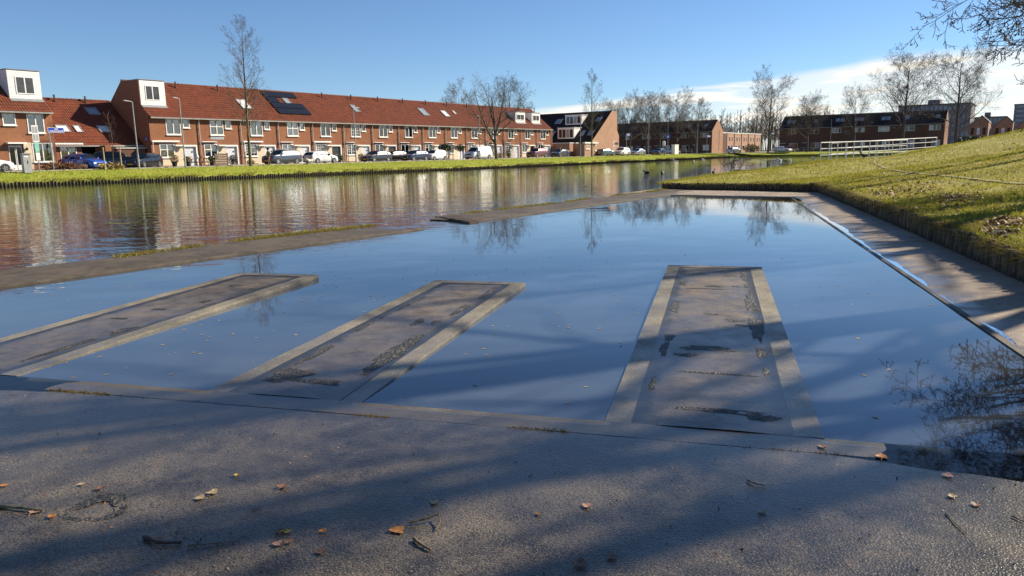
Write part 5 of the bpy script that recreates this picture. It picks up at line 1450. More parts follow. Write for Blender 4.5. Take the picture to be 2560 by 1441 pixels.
        mb.prism([(X(mf), sgn*hw*.93, mz), (X(mf) + .10, sgn*hw*.93, mz), (X(mf) + .10, sgn*hw*.93, mz + .13), (X(mf) + .02, sgn*hw*.93, mz + .12)], (0, sgn*.19, .01)); mb.build('mirror', col, root)
        for a_, b_ in P['wins'][:2]:
            hb = MB(); hx = X(b_ - .05); hz = belt(b_) - .12; hb.box(hx - .08, hx + .08, min(sgn*(hw*.985), sgn*(hw*.985 + .03)), max(sgn*hw*.985, sgn*(hw*.985 + .03)), hz, hz + .03); hb.build('door_handle', col, root)
    gp = MB(); gp.box(X(0) - .025, X(0) + .05, -hw*.45, hw*.45, zf - .26, zf - .10); gp.build('grille', M['black'], root)
    bp = MB(); bp.box(X(0) - .02, X(.02), -hw*.78, hw*.78, P['gc'] + .04, P['gc'] + .16); bp.build('front_bumper_intake', M['black'], root)
    bp = MB(); bp.box(X(.98), X(1) + .02, -hw*.80, hw*.80, P['gc'] + .04, P['gc'] + .15); bp.build('rear_bumper', M['black'], root)
    mb = MB(); mb.box(X(0) - .045, X(0) - .026, -.26, .26, P['gc'] + .18, P['gc'] + .29); mb.build('number_plate', M[plate], root)
    mb = MB(); mb.box(X(1) + .021, X(1) + .04, -.26, .26, P['gc'] + .38, P['gc'] + .49); mb.build('number_plate', M[plate], root)
    for sgn in (-1, 1):
        ss_ = MB(); y0 = sgn*(hw*.965); ss_.box(X(.26), X(.72), min(y0, y0 + sgn*.03), max(y0, y0 + sgn*.03), P['gc'], P['gc'] + .09); ss_.build('sill_trim', M['black'], root)
    if roof_rails:
        for sgn in (-1, 1):
            rr_ = MB(); rr_.tube([(X(.42), sgn*hw*.66, 1.66), (X(.46), sgn*hw*.66, 1.72), (X(.82), sgn*hw*.66, 1.72), (X(.86), sgn*hw*.66, 1.64)], .02, 6); rr_.build('roof_rail', M['gal'], root)
    return root
c_white = paint('white', (.78, .79, .80)); c_dark = paint('dark_grey', (.035, .038, .045), .3); c_navy = paint('navy', (.012, .02, .055), .3); c_slate = paint('slate_blue', (.06, .075, .10), .4)
c_blue = paint('blue', (.02, .09, .42), .3); c_silver = paint('silver', (.45, .47, .49), .7); c_red = paint('brown_red', (.16, .05, .045), .3); c_black = paint('black', (.012, .012, .014), .2); c_green = paint('grey_green', (.10, .14, .14), .5)
YC = 68.0
car('hatch', 24.9, 67.6, PI, c_white, 'white car cut off by the photo edge in front of the boarded corner house')
car('hatch', 35.0, 72.4, PI/2 + .25, c_blue, 'blue car facing out of the courtyard beside the brown shrub')
car('suv', 38.3, 72.9, PI*.80, c_black, 'black high car parked askew in the courtyard')
car('estate', 40.2, 71.6, .55, c_black, 'black car with yellow plate in front of the dark gable wall')
car('suv', 54.0, YC, .06, c_slate, 'slate blue high car with roof rails next to the person walking', roof_rails=True)
car('hatch', 59.6, YC + .1, PI, c_white, 'white hatchback with its tail towards the person and dog')
car('hatch', 68.6, YC, 0, c_dark, 'dark grey hatchback parked behind the slim lamp post')
car('estate', 74.6, YC + 3.0, 0, c_black, 'black car half hidden behind the navy one')
car('hatch', 75.9, YC, 0, c_navy, 'navy hatchback nose to the road beside the tiny white car')
car('mini', 80.4, YC + .3, 0, c_white, 'tiny white city car parked behind the wooden tree stakes')
car('van', 90.0, YC, 0, c_white, 'white panel van parked beside the wide forked tree', name='parked_van', cat='van')
car('suv', 106.3, YC, 0, c_red, 'brownish red high car shining in the sun near the terrace end')
car('hatch', 113.8, YC, 0, c_dark, 'dark hatchback in front of the flat garages')
car('hatch', 129.2, YC - 1.0, PI*.93, c_green, 'grey-green hatchback with dark tail below the lit gable')
car('suv', 135.8, YC - 1.2, .02, c_white, 'white high car right of the grey-green hatchback')
car('sedan', 142.6, YC - 1.4, .02, c_silver, 'silver grey saloon at the corner past the lit gable')
car('sedan', 152.0, YC - 2.0, .02, c_navy, 'dark blue saloon standing alone near the white cabinet')
car('estate', 190.5, 79.0, PI*.52, c_silver, 'silver estate car in front of the shaded far terrace')
car('hatch', 192.0, 62.6, PI*.90, c_silver, 'silver hatchback on the road below the lit far gable')
car('estate', 197.5, 52.0, PI*.45, c_white, 'white car behind the tall tree before the far terraces')
car('hatch', 203.0, 51.4, PI*.5, c_red, 'red car next to the tall tree, tail glowing in the sun')
# ================================================================== SMALL THINGS
# ---- lamp posts ------------------------------------------------------------
def lamp_post(x, y, h, arm, label, z=1.0, az=PI):
    root = empty('street_lamp', (x, y, z), 0, label, 'street lamp', 'street lamps along the canal')
    mb = MB(); mb.tube([(0, 0, 0), (0, 0, 1.3), (0, 0, 1.32), (0, 0, h)], [.085, .08, .06, .045], 10); mb.build('pole', M['pole'], root)
    d = Vector((math.cos(az), math.sin(az), 0))
    mb = MB(); mb.tube([Vector((0, 0, h - .03)), Vector((0, 0, h + .03)) + d*.1, Vector((0, 0, h + .06)) + d*arm*.5], .03, 8); mb.build('arm', M['pole'], root)
    mb = MB(); a = Vector((0, 0, h + .03)) + d*arm*.4; b = Vector((0, 0, h + .06)) + d*arm; s = Vector((-d.y, d.x, 0))*.09
    mb.prism([a - s*.6, a + s*.6, b + s, b - s], (0, 0, .07)); mb.build('lamp_head', M['gal'], root)
    return root
lamp_post(36.4, 65.6, 5.9, .75, 'grey street lamp in front of the dark gable end', .98)
lamp_post(40.9, 65.6, 6.4, .6, 'street lamp between the picnic table and the canal', .98)
lamp_post(63.0, 65.8, 6.4, .9, 'slim street lamp before the middle of the terrace', 1.0, 0)
lamp_post(87.6, 65.9, 6.2, .5, 'street lamp left of the forked tree', 1.0)
lamp_post(117.2, 65.8, 7.0, .8, 'street lamp in front of the steep dark roof', 1.0, 0)
lamp_post(150.0, 67.5, 8.0, .8, 'street lamp right of the lit gable', 1.0, 0)
lamp_post(186.5, 78.5, 8.5, .5, 'lamp post before the far terrace, beside the blue sign', 1.0)
lamp_post(187.0, 70.6, 7.0, .5, 'lamp post left of the sunlit far gable', 1.0)
lamp_post(190.0, 64.0, 7.5, .4, 'lamp post right of the sunlit far gable', 1.0)
lamp_post(197.0, 40.5, 7.5, .4, 'lamp post rising behind the left part of the white railing', 1.0)
lamp_post(280.0, -1.5, 14.0, .8, 'tall lamp column beyond the hill', 1.0)
# ---- signs --------------------------------------------------------------------
def name_sign(x, y, z0, w, label, back='sign_blue'):
    root = empty('street_name_sign', (x, y, 1.0), 0, label, 'sign')
    mb = MB(); mb.cyl(0, .05, 0, z0 + .45, .035, n=8); mb.build('post', M['gal'], root)
    mb = MB(); mb.box(-w*.1, w*.9, -.02, .012, z0, z0 + .42); p = mb.build('plate', M[back], root)
    mb = MB()
    for (a, b, c, d) in ((-w*.1, w*.9, z0 + .395, z0 + .42), (-w*.1, w*.9, z0, z0 + .025), (-w*.1, -w*.1 + .025, z0 + .025, z0 + .395), (w*.9 - .025, w*.9, z0 + .025, z0 + .395)): mb.box(a, b, -.026, -.021, c, d)
    mb.build('plate_border', M['white'], p)
    rl = random.Random(int(x))
    mb = MB(); q = w*.32
    for i in range(4): mb.box(q, q + .05, -.026, -.021, z0 + .25, z0 + .34); q += .07
    q = w*.0
    while q < w*.8: ww = rl.uniform(.03, .06); mb.box(q, q + ww, -.026, -.021, z0 + .09, z0 + (.17 if rl.random() < .7 else .20)); q += ww + .02
    mb.build('lettering', M['white'], p)
name_sign(29.5, 66.1, 3.15, 1.25, 'blue street name sign in front of the boarded corner house')
root = empty('information_sign', (28.0, 65.2, .98), 0, 'tall narrow white and green sign post beside the grey cabinet', 'sign')
mb = MB(); mb.cyl(0, 0, 0, 3.6, .04, n=8); mb.build('post', M['gal'], root)
mb = MB(); mb.box(-.24, .24, -.06, -.041, 2.4, 3.7); p = mb.build('panel', M['white_plastic'], root)
for a in (-.19, .02):
    for b in (2.5, 3.1): mb = MB(); mb.box(a, a + .17, -.066, -.061, b, b + .5); mb.build('pictogram', M['pole'], p)
mb = MB(); mb.box(-.15, .15, -.06, -.041, 1.55, 2.395); mb.build('green_panel', simple('mint_panel', (.25, .55, .45), .4), root)
mb = MB(); mb.box(-.15, .15, -.06, -.041, .95, 1.545); mb.build('white_panel', M['white_plastic'], root)
root = empty('utility_cabinet', (27.1, 65.2, .98), 0, 'grey steel cabinet on the verge beside the tall narrow sign', 'cabinet')
mb = MB(); mb.box(-.28, .28, -.2, .2, 0, 1.45); mb.build('case', M['pole'], root)
mb = MB(); mb.box(-.32, .32, -.25, .24, 1.455, 1.53); mb.build('lid', M['gutter'], root)
mb = MB(); mb.box(.0, .06, -.215, -.201, .7, .95); mb.build('handle', M['black'], root)
mb = MB(); mb.box(-.2, .1, -.212, -.201, 1.2, 1.3); mb.build('sticker', M['white'], root)
root = empty('utility_cabinet', (161.5, 66.2, 1.05), 0, 'white square cabinet on the verge near the far blue saloon', 'cabinet')
mb = MB(); mb.box(-1.1, 1.1, -.4, .4, 0, 2.1); mb.build('case', M['white'], root)
mb = MB(); mb.box(-1.15, 1.15, -.45, .45, 2.105, 2.2); mb.build('lid', M['white_plastic'], root)
for x, y, z, w, lab in ((137.5, 66.6, 4.0, 1.6, 'blue street name sign at the corner of the lit gable'), (187.4, 68.2, 4.2, 2.6, 'blue street name sign left of the sunlit far gable'), (196.8, 54.6, 4.6, 2.2, 'small blue sign before the long dark terrace')):
    name_sign(x, y, z, w, lab)
root = empty('road_sign', (184.0, 77.4, 1.05), 0, 'square blue and white road sign on a post by the far terrace', 'sign')
mb = MB(); mb.cyl(0, 0, 0, 5.0, .06, n=8); mb.build('post', M['gal'], root)
mb = MB(); mb.box(-.09, -.061, -.55, .55, 3.9, 5.0); p = mb.build('plate', M['sign_blue'], root)
mb = MB(); mb.box(-.1, -.091, -.3, .3, 4.2, 4.7); mb.build('pictogram', M['white'], p)
root = empty('road_sign', (45.0, 66.2, 1.0), 0, 'grey name board seen edge-on upon the lamp post by the picnic table', 'sign')
mb = MB(); mb.cyl(0, .1, 0, 2.95, .03, n=8); mb.build('post', M['gal'], root)
mb = MB(); mb.box(-.75, .75, .06, .068, 2.7, 2.95); mb.build('plate', M['gal'], root)
root = empty('traffic_sign', (157.0, 67.0, 1.05), 0, 'white oval sign on a short post near the far blue saloon', 'sign')
mb = MB(); mb.cyl(0, 0, 0, 2.4, .04, n=8); mb.build('post', M['gal'], root)
mb = MB(); mb.lathe([(.02, 1.9), (.3, 1.95), (.34, 2.3), (.3, 2.9), (.02, 3.0)], n=10); mb.build('plate', M['white'], root)
# ---- wooden stakes and saplings -------------------------------------------------
def stake(x, y, h, lab, z=1.0):
    mb = MB(); mb.tube([(0, 0, -.2), (0, 0, h*.96), (0, 0, h)], [.06, .055, .04], 8)
    tag(mb.build('tree_stake', simple('pale_stake', (.42, .33, .22), .8, .2), loc=(x, y, z)), lab, 'stake', 'wooden tree stakes')
stake(33.6, 66.0, 1.95, 'pale wooden stake left of the sapling by the courtyard'); stake(35.1, 66.1, 1.95, 'pale wooden stake right of the sapling by the courtyard')
stake(61.0, 65.8, 1.8, 'wooden stake left of the slim middle lamp post'); stake(79.6, 65.6, 1.7, 'wooden stake at the tail of the navy hatchback'); stake(81.0, 65.6, 1.7, 'wooden stake before the tiny white city car'); stake(109.9, 65.6, 1.9, 'wooden stake between the red and the dark car'); stake(86.3, 65.6, .8, 'short pale post before the round clipped tree')
SAP = dict(r0=.035, rmin=.006, n=[12, 5], seg=[8, 5, 3], wig=[.03, .08, .1], up=[.02, .08, .03], taper=[.8, .8, .6], t0=[.42, .2], ang=[42, 40], angv=[10, 12], len=[.26, .4], rad=[.5, .6], shape=[lambda t: 1.2 - .6*t, lambda t: 1])
make_tree('sapling', skeleton(random.Random(2), 4.8, SAP), (34.3, 66.0, .98), 0, 'thin sapling between two stakes by the courtyard', 'young trees on the verge', 'twig_red', 'twig_red', trunk_levels=0)
make_tree('sapling', skeleton(random.Random(7), 4.6, SAP), (61.8, 65.8, 1.0), 0, 'thin sapling beside the slim middle lamp post', 'young trees on the verge', 'twig', 'twig', trunk_levels=0)
make_tree('sapling', skeleton(random.Random(9), 4.8, SAP), (80.3, 65.7, 1.0), 1, 'thin sapling between the stakes of the tiny white car', 'young trees on the verge', 'twig', 'twig', trunk_levels=0)
# ---- shrubs, pots, bins, table ----------------------------------------------------
def leaf_ball(rng, n, rx, ry, rz, size, flat=0.0, cz=0.0):
    V, F = [], []
    for i in range(n):
        a = rng.random()*6.283; c = rng.uniform(-1, 1); r = rng.random()**.4
        s = math.sqrt(1 - c*c); p = Vector((rx*r*s*math.cos(a), ry*r*s*math.sin(a), cz + rz*r*c))
        d = Vector((rng.gauss(0, 1), rng.gauss(0, 1), rng.gauss(0, 1))).normalized(); e = d.orthogonal().normalized()
        e = rot_about(e, d, rng.random()*6.28); sz = size*rng.uniform(.6, 1.3); b = len(V)
        V += [tuple(p - e*sz*.35), tuple(p + d*sz), tuple(p + e*sz*.35), tuple(p - d*sz*.8)]; F.append((b, b+1, b+2, b+3))
    return V, F
def shrub(name, loc, r, mat, label, seed, n=500, size=.09, stems=True, cat='shrub', group=None):
    rng = random.Random(seed); root = empty(name, loc, 0, label, cat, group)
    V, F = leaf_ball(rng, n, r[0], r[1], r[2], size, cz=r[2]*.9)
    link_mesh('foliage', tri_mesh('foliage', V, F, [mat]), None, root)
    if stems:
        mb = MB()
        for i in range(14):
            a = rng.random()*6.28; q = Vector((math.cos(a)*r[0]*.7*rng.random(), math.sin(a)*r[1]*.7*rng.random(), r[2]*1.5)); mb.tube([(0, 0, 0), q*.5, q], [.02, .015, .008], 4)
        mb.build('stems', M['twig'], root)
    return root
shrub('withered_shrub', (30.6, 67.0, 1.0), (1.9, .7, .42), M['dry_leaf'], 'low withered red-brown shrub between the cabinet and the blue car', 1, 900, .14)
shrub('withered_shrub', (27.2, 69.5, 1.0), (.6, .5, .5), M['dry_leaf'], 'small withered shrub behind the white car at the photo edge', 2, 300, .12)
shrub('dry_grass_tuft', (34.4, 66.3, .95), (1.2, .5, .35), M['straw'], 'dry grass tuft around the sapling stakes', 3, 500, .16)
def pot_plant(x, y, mat, seed, label, rr=.30, ph=.5, fol=.38):
    root = empty('potted_plant', (x, y, 1.12), 0, label, 'potted plant', 'pots before the end house')
    mb = MB(); mb.lathe([(rr*.65, 0), (rr*.95, ph*.85), (rr*1.05, ph*.86), (rr*1.05, ph), (rr*.9, ph), (rr*.85, ph*.9)], n=14); mb.build('pot', M['black'], root)
    V, F = leaf_ball(random.Random(seed), 420, fol, fol, fol*.85, .10, cz=ph + fol*.55); link_mesh('foliage', tri_mesh('foliage', V, F, [mat]), None, root)
pot_plant(43.9, 72.3, M['straw'], 1, 'black pot with yellow grass at the corner of the end house', fol=.5)
pot_plant(45.3, 72.2, M['straw'], 2, 'black pot with clipped ball beside the picnic table bench'); pot_plant(48.0, 72.0, M['hedge'], 3, 'black pot with green ball left of the timber screen')
root = empty('picnic_table', (46.6, 72.1, 1.12), 0, 'wooden picnic table outside the end house', 'table')
for i in range(4): mb = MB(); mb.box(-.9, .9, -.36 + i*.18, -.20 + i*.18, .72, .76); mb.build('table_plank', M['wood'], root)
for s in (-1, 1):
    for i in range(2): mb = MB(); mb.box(-.9, .9, s*.72 + (i - 1)*.15, s*.72 + (i - 1)*.15 + .13, .42, .46); mb.build('bench_plank', M['wood'], root)
    for x in (-.65, .65): mb = MB(); mb.tube([(x, s*.25, .71), (x, s*.72, .0)], .04, 5); mb.build('leg', M['wood'], root)
for x in (-.65, .65): mb = MB(); mb.box(x - .03, x + .03, -.85, .85, .35, .415); mb.build('cross_beam', M['wood'], root)
mb = MB(); mb.lathe([(.09, 0), (.16, .18), (.1, .3), (.06, .42), (.02, .5)], n=10); tag(mb.build('garden_lantern', M['white'], loc=(46.4, 72.1, 1.885)), 'small white lantern standing on the picnic table', 'lantern')
mb = MB(); mb.lathe([(.12, 0), (.14, .28), (.1, .3)], n=10); tag(mb.build('clay_pot', M['terracotta'], loc=(46.9, 72.15, 1.885)), 'orange clay pot on the picnic table', 'pot')
root = empty('timber_screen', (49.2, 72.1, 1.12), 0, 'low dark timber screen between the first two front gardens', 'fence')
for i in range(5): mb = MB(); mb.box(-.75, .75, -.02, .02, .05 + i*.25, .26 + i*.25); mb.build('board', M['wood'], root)
for x in (-.75, .8): mb = MB(); mb.box(x - .04, x + .04, -.05, .05, 0, 1.32); mb.build('post', M['wood'], root)
shrub('hedge', (51.0, 72.6, 1.1), (.65, .35, .6), M['dark_wood'], 'dark clipped winter hedge right of the timber screen', 11, 500, .1)
def wheelie_bin(x, y, label, rz=0):
    root = empty('wheelie_bin', (x, y, 1.06), rz, label, 'bin', 'wheelie bins in the front gardens')
    mb = MB(); V = [(-.24, -.26, .08), (.24, -.26, .08), (.24, .24, .08), (-.24, .24, .08), (-.29, -.36, .98), (.29, -.36, .98), (.29, .34, .98), (-.29, .34, .98)]; mb.add(V, [(0, 3, 2, 1), (4, 5, 6, 7), (0, 1, 5, 4), (1, 2, 6, 5), (2, 3, 7, 6), (3, 0, 4, 7)]); mb.build('tub', M['bin_green'], root)
    mb = MB(); mb.prism([(-.3, -.39, .985), (-.3, .38, .985), (-.3, .36, 1.06), (-.3, -.30, 1.06)][::-1], (.6, 0, 0)); mb.build('lid', M['black'], root)
    for s in (-1, 1): mb = MB(); mb.tube([(s*.25, .3, .1), (s*.30, .3, .1)], .1, 10); mb.build('wheel', M['rubber'], root)
wheelie_bin(56.6, 72.6, 'dark wheelie bin behind the columnar tree'); wheelie_bin(57.3, 72.7, 'second dark wheelie bin right of the columnar tree', .2)
wheelie_bin(82.6, 71.8, 'left one of two black wheelie bins by the round clipped tree'); wheelie_bin(83.5, 71.8, 'right one of two black wheelie bins by the round clipped tree', .1)
root = empty('clipped_tree', (84.6, 70.2, 1.05), 0, 'round clipped evergreen tree on a thin stem left of the van', 'tree')
mb = MB(); mb.tube([(0, 0, 0), (.02, 0, .7), (0, 0, 1.3)], [.05, .045, .04], 7); mb.build('trunk', M['bark'], root)
V, F = leaf_ball(random.Random(4), 1200, .85, .85, .65, .12, cz=1.75); link_mesh('crown', tri_mesh('crown', V, F, [M['hedge']]), None, root)
root = empty('clipped_tree', (91.5, 72.6, 1.05), 0, 'round evergreen peeking out behind the roof of the van', 'tree')
mb = MB(); mb.tube([(0, 0, 0), (0, 0, 1.4)], [.05, .04], 7); mb.build('trunk', M['bark'], root)
V, F = leaf_ball(random.Random(5), 900, .9, .7, .6, .12, cz=1.8); link_mesh('crown', tri_mesh('crown', V, F, [M['hedge']]), None, root)
gs = [(62.9, .45, .4, 'straw', 'straw tuft before the fourth house'), (66.6, .5, .55, 'hedge', 'dark evergreen bush before the grid-paned window'), (70.2, .5, .6, 'straw', 'ornamental grass between two front doors'), (72.6, .6, .75, 'hedge', 'evergreen bush behind the dark grey hatchback'), (77.0, .5, .8, 'hedge', 'tall evergreen bush behind the navy hatchback'), (79.0, .5, .6, 'terracotta', 'brown leafless bush behind the tiny white car'),
      (97.0, .6, .6, 'hedge', 'dark bush right of the forked trunk'), (99.4, .7, .8, 'hedge', 'larger dark bush before the last third of the terrace'), (101.8, .6, .5, 'straw', 'straw-coloured bush left of the red car'), (104.2, .55, .75, 'hedge', 'evergreen bush behind the red car nose'), (53.2, .5, .3, 'straw', 'yellow tuft before the second house door'), (55.4, .4, .3, 'straw', 'low tuft left of the wheelie bins')]
for i, (x, a, b, mt, lab) in enumerate(gs): shrub('garden_bush', (x, 72.4, 1.1), (a, a*.8, b), M[mt], lab, 20 + i, 420, .11, group='front garden bushes')
shrub('garden_bush', (204, 62, 1.05), (1.6, 2.2, 1.2), M['straw'], 'yellowish bush at the side street corner', 51, 500, .3, group='front garden bushes')
root = empty('dark_hedge', (196, 11.0, 1.05), 0, 'dark evergreen hedge below the tall tree at the terrace end', 'hedge')
V, F = leaf_ball(random.Random(8), 1500, 2.0, 3.4, 1.6, .35, cz=1.3); link_mesh('foliage', tri_mesh('foliage', V, F, [M['hedge']]), None, root)
# low fence along the far verge
root = empty('tube_fence', (196, 30, 1.05), 0, 'low grey tube fence along the road before the long dark terrace', 'fence')
for i in range(18): mb = MB(); mb.cyl(0, -10 + i*2.2, 0, 1.0, .04, n=6); mb.build('post', M['gal'], root)
for z in (.5, 1.0): mb = MB(); mb.tube([(0, -10, z), (0, 27.4, z)], .03, 6); mb.build('rail', M['gal'], root)
root = empty('tube_fence', (187, 72, 1.05), 0, 'low grey tube fence beside the sunlit far gable', 'fence')
for i in range(6): mb = MB(); mb.cyl(0, i*1.6, 0, 1.2, .05, n=6); mb.build('post', M['gal'], root)
for z in (.6, 1.2): mb = MB(); mb.tube([(0, 0, z), (0, 8, z)], .04, 6); mb.build('rail', M['gal'], root)

# ---- white bridge railings -----------------------------------------------------------
def railing(A, B, n, h, label, z0, z1):
    A, B = Vector(A), Vector(B)
    root = empty('bridge_railing', (A.x, A.y, 0), 0, label, 'railing', 'white railings of the footbridge')
    d = B - A
    for i in range(n + 1):
        f = i/n; q = d*f; zb = lerp(z0, z1, f)
        mb = MB(); mb.tube([(q.x, q.y, zb - .35), (q.x, q.y, zb + h)], .026, 8); mb.build('post', M['white'], root)
    for k in (.30, .66, 1.0):
        mb = MB(); mb.tube([(0, 0, z0 + h*k), (d.x, d.y, z1 + h*k)], .032 if k == 1 else .022, 8); mb.build('rail', M['white'], root)
railing((50.3, 10.9, 0), (58.4, 7.0, 0), 11, 1.12, 'nearer white tube railing of the footbridge', 1.0, 1.12)
railing((56.4, 11.5, 0), (73.5, 6.6, 0), 8, 1.10, 'farther white tube railing of the footbridge', 1.02, 1.42)
mb = MB(); mb.prism([(50.5, 10.7, .86), (56.2, 11.4, .86), (66.0, 8.6, 1.02), (60.0, 6.2, 1.02)], (0, 0, .12))
tag(mb.build('bridge_deck', simple('old_planks', (.20, .16, .115), .85, .3, 3)), 'grey-brown deck of the small footbridge between the white railings', 'bridge')
# ---- bare shrub at the water edge -----------------------------------------------------
BUSH = dict(r0=.02, rmin=.005, n=[6, 4], seg=[6, 4, 3], wig=[.05, .08, .1], up=[.03, .03, .02], taper=[.7, .6, .5], t0=[.2, .2], ang=[28, 34], angv=[12, 12], len=[.5, .5], rad=[.7, .7], shape=[lambda t: 1.1 - .5*t, lambda t: 1])
root = empty('bare_shrub', (44.0, 14.1, .45), 0, 'bare twiggy shrub at the lawn edge in front of the swans and gulls', 'shrub')
mb = MB(); rs = random.Random(3)
for i in range(16):
    P = dict(BUSH); an = rs.random()*6.28; le = rs.uniform(.1, .75); P['lean'] = (math.cos(an)*le, math.sin(an)*le, 1)
    off = Vector((rs.gauss(0, .35), rs.gauss(0, .5), 0))
    for pts, rad, lev in skeleton(rs, rs.uniform(.6, 1.25), P): mb.tube([p + off for p in pts], [max(.006, r*.6) for r in rad], 3, False)
mb.build('twigs', M['twig_red'], root)
V, F = leaf_ball(rs, 160, .7, .35, .1, .06, cz=.08); link_mesh('dead_leaves', tri_mesh('dead_leaves', V, F, [M['dry_leaf']]), None, root)

# ---- person, dog, birds ---------------------------------------------------------------
def skin_body(name, J, edges, parent, mats, paintf, sub=2, root_i=0):
    me = bpy.data.meshes.new(name); me.from_pydata([j[0] for j in J], edges, [])
    o = bpy.data.objects.new(name + '_tmp', me); COL.objects.link(o)
    bm = bmesh.new(); bm.from_mesh(me); lay = bm.verts.layers.skin.verify(); bm.verts.ensure_lookup_table()
    for v, j in zip(bm.verts, J): v[lay].radius = j[1] if isinstance(j[1], tuple) else (j[1], j[1])
    bm.verts[root_i][lay].use_root = True
    bm.to_mesh(me); bm.free()
    o.modifiers.new('s', 'SKIN').use_smooth_shade = True
    s = o.modifiers.new('d', 'SUBSURF'); s.levels = sub; s.render_levels = sub
    dg = bpy.context.evaluated_depsgraph_get()
    m2 = bpy.data.meshes.new_from_object(o.evaluated_get(dg)); m2.name = name
    bpy.data.objects.remove(o); bpy.data.meshes.remove(me)
    m2.materials.clear()
    for mt in mats: m2.materials.append(mt)
    for p in m2.polygons: p.material_index = paintf(p.center); p.use_smooth = True
    return link_mesh(name, m2, None, parent)
m_jacket = simple('olive_jacket', (.20, .165, .085), .85); m_red = simple('red_trousers', (.42, .02, .025), .8); m_green = simple('green_trousers', (.015, .17, .075), .8); m_hair = simple('black_hair', (.015, .012, .01), .8); m_shoe = simple('dark_shoes', (.03, .025, .02), .6)
pr = empty('person', (50.9, 66.25, 1.06), PI, 'person in olive jacket and red and green trousers walking a white dog', 'person')
# walking along the verge; local +x is the walking direction
J = [((0, 0, .93), (.13, .15)), ((0, 0, 1.15), (.12, .15)), ((.02, 0, 1.36), (.11, .17)), ((.03, 0, 1.48), .055), ((.05, 0, 1.56), .05), ((.06, 0, 1.64), (.085, .075)), ((.06, 0, 1.72), (.07, .065)),
     ((.02, .19, 1.38), .06), ((-.08, .23, 1.12), .05), ((.06, .24, .92), .04), ((.10, .235, .83), (.03, .02)),
     ((.02, -.19, 1.38), .06), ((.05, -.24, 1.13), .05), ((.25, -.2, 1.0), .04), ((.33, -.18, .98), (.03, .02)),
     ((.0, .10, .86), .095), ((.16, .10, .50), .065), ((.20, .10, .10), .05), ((.31, .10, .045), (.04, .035)),
     ((.0, -.10, .86), .095), ((-.08, -.10, .50), .065), ((-.30, -.10, .16), .05), ((-.24, -.10, .06), (.04, .035))]
ED = [(0, 1), (1, 2), (2, 3), (3, 4), (4, 5), (5, 6), (2, 7), (7, 8), (8, 9), (9, 10), (2, 11), (11, 12), (12, 13), (13, 14), (0, 15), (15, 16), (16, 17), (17, 18), (0, 19), (19, 20), (20, 21), (21, 22)]
def pf(c):
    if c.z > 1.47: return 0
    if c.z < .09 and c.x > -.2 or (c.z < .13 and c.x <= -.2): return 4
    if abs(c.y) > .17 and (c.z < .90 or (c.y < 0 and c.x > .29)): return 0
    if c.z > .84 or abs(c.y) > .185: return 1
    return 2 if c.y > 0 else 3
skin_body('body', J, ED, pr, [M['skin'], m_jacket, m_red, m_green, m_shoe], pf)
rh = random.Random(2); V, F = leaf_ball(rh, 260, .13, .13, .13, .06, cz=0); link_mesh('hair', tri_mesh('hair', V, F, [m_hair]), None, pr, (.03, 0, 1.70))
mb = MB()
for s in (-1, 1):
    mb.lathe([(.004, -.008), (.012, 0), (.004, .008)], (.136, s*.03, 1.665), 6)
mb.prism([(.14, -.012, 1.63), (.14, .012, 1.63), (.142, 0, 1.67)], (.022, 0, -.008)); mb.box(.128, .135, -.025, .025, 1.59, 1.60)
mb.build('face_features', m_hair, pr)
for k, (yy, sg) in enumerate(((.235, 1), (-.18, -1))):
    mb = MB(); bx = Vector((.10, .235, .81)) if k == 0 else Vector((.34, -.18, .975))
    for j in range(4):
        a = bx + Vector((-.024 + j*.016, 0, 0)); d = Vector((.006, 0, -.03)) if k == 0 else Vector((.025, -.0, -.01))
        if k: a = bx + Vector((0, -.024 + j*.016, 0))
        mb.tube([a, a + d, a + d*1.8 + Vector((0, 0, -.006))], [.009, .008, .006], 5)
    tb = bx + Vector((.03, 0, .03)); mb.tube([tb, tb + Vector((.02, 0, -.02))], [.009, .007], 5)
    mb.build('fingers', M['skin'], pr)
m_dog = simple('white_fur', (.72, .68, .60), .9, .12, 9)
dg_ = empty('dog', (56.4, 66.25, 1.06), PI, 'small white dog standing on the road edge by the slate blue car', 'dog')
J = [((-.28, 0, .40), .11), ((-.08, 0, .40), .10), ((.14, 0, .41), .125), ((.30, 0, .50), .075), ((.40, 0, .58), .07), ((.50, 0, .57), .05), ((.57, 0, .55), .032),
     ((-.42, 0, .50), .025), ((-.50, 0, .60), .018),
     ((-.27, .08, .33), .06), ((-.22, .085, .24), .035), ((-.33, .085, .13), .024), ((-.31, .085, .02), .024), ((-.27, -.08, .33), .06), ((-.20, -.085, .24), .035), ((-.29, -.085, .13), .024), ((-.26, -.085, .02), .024),
     ((.18, .08, .30), .05), ((.17, .085, .17), .03), ((.19, .085, .02), .025), ((.18, -.08, .30), .05), ((.20, -.085, .17), .03), ((.21, -.085, .02), .025), ((.37, .06, .66), .022), ((.37, -.06, .66), .022)]
ED = [(0, 1), (1, 2), (2, 3), (3, 4), (4, 5), (5, 6), (0, 7), (7, 8), (0, 9), (9, 10), (10, 11), (11, 12), (0, 13), (13, 14), (14, 15), (15, 16), (2, 17), (17, 18), (18, 19), (2, 20), (20, 21), (21, 22), (4, 23), (4, 24)]
skin_body('body', J, ED, dg_, [m_dog, M['black']], lambda c: 1 if c.x > .585 else 0, 2, 1)
mb = MB(); mb.tube([(.30, 0, .52), (.31, 0, .52)], .085, 10); mb.build('collar', m_red, dg_)
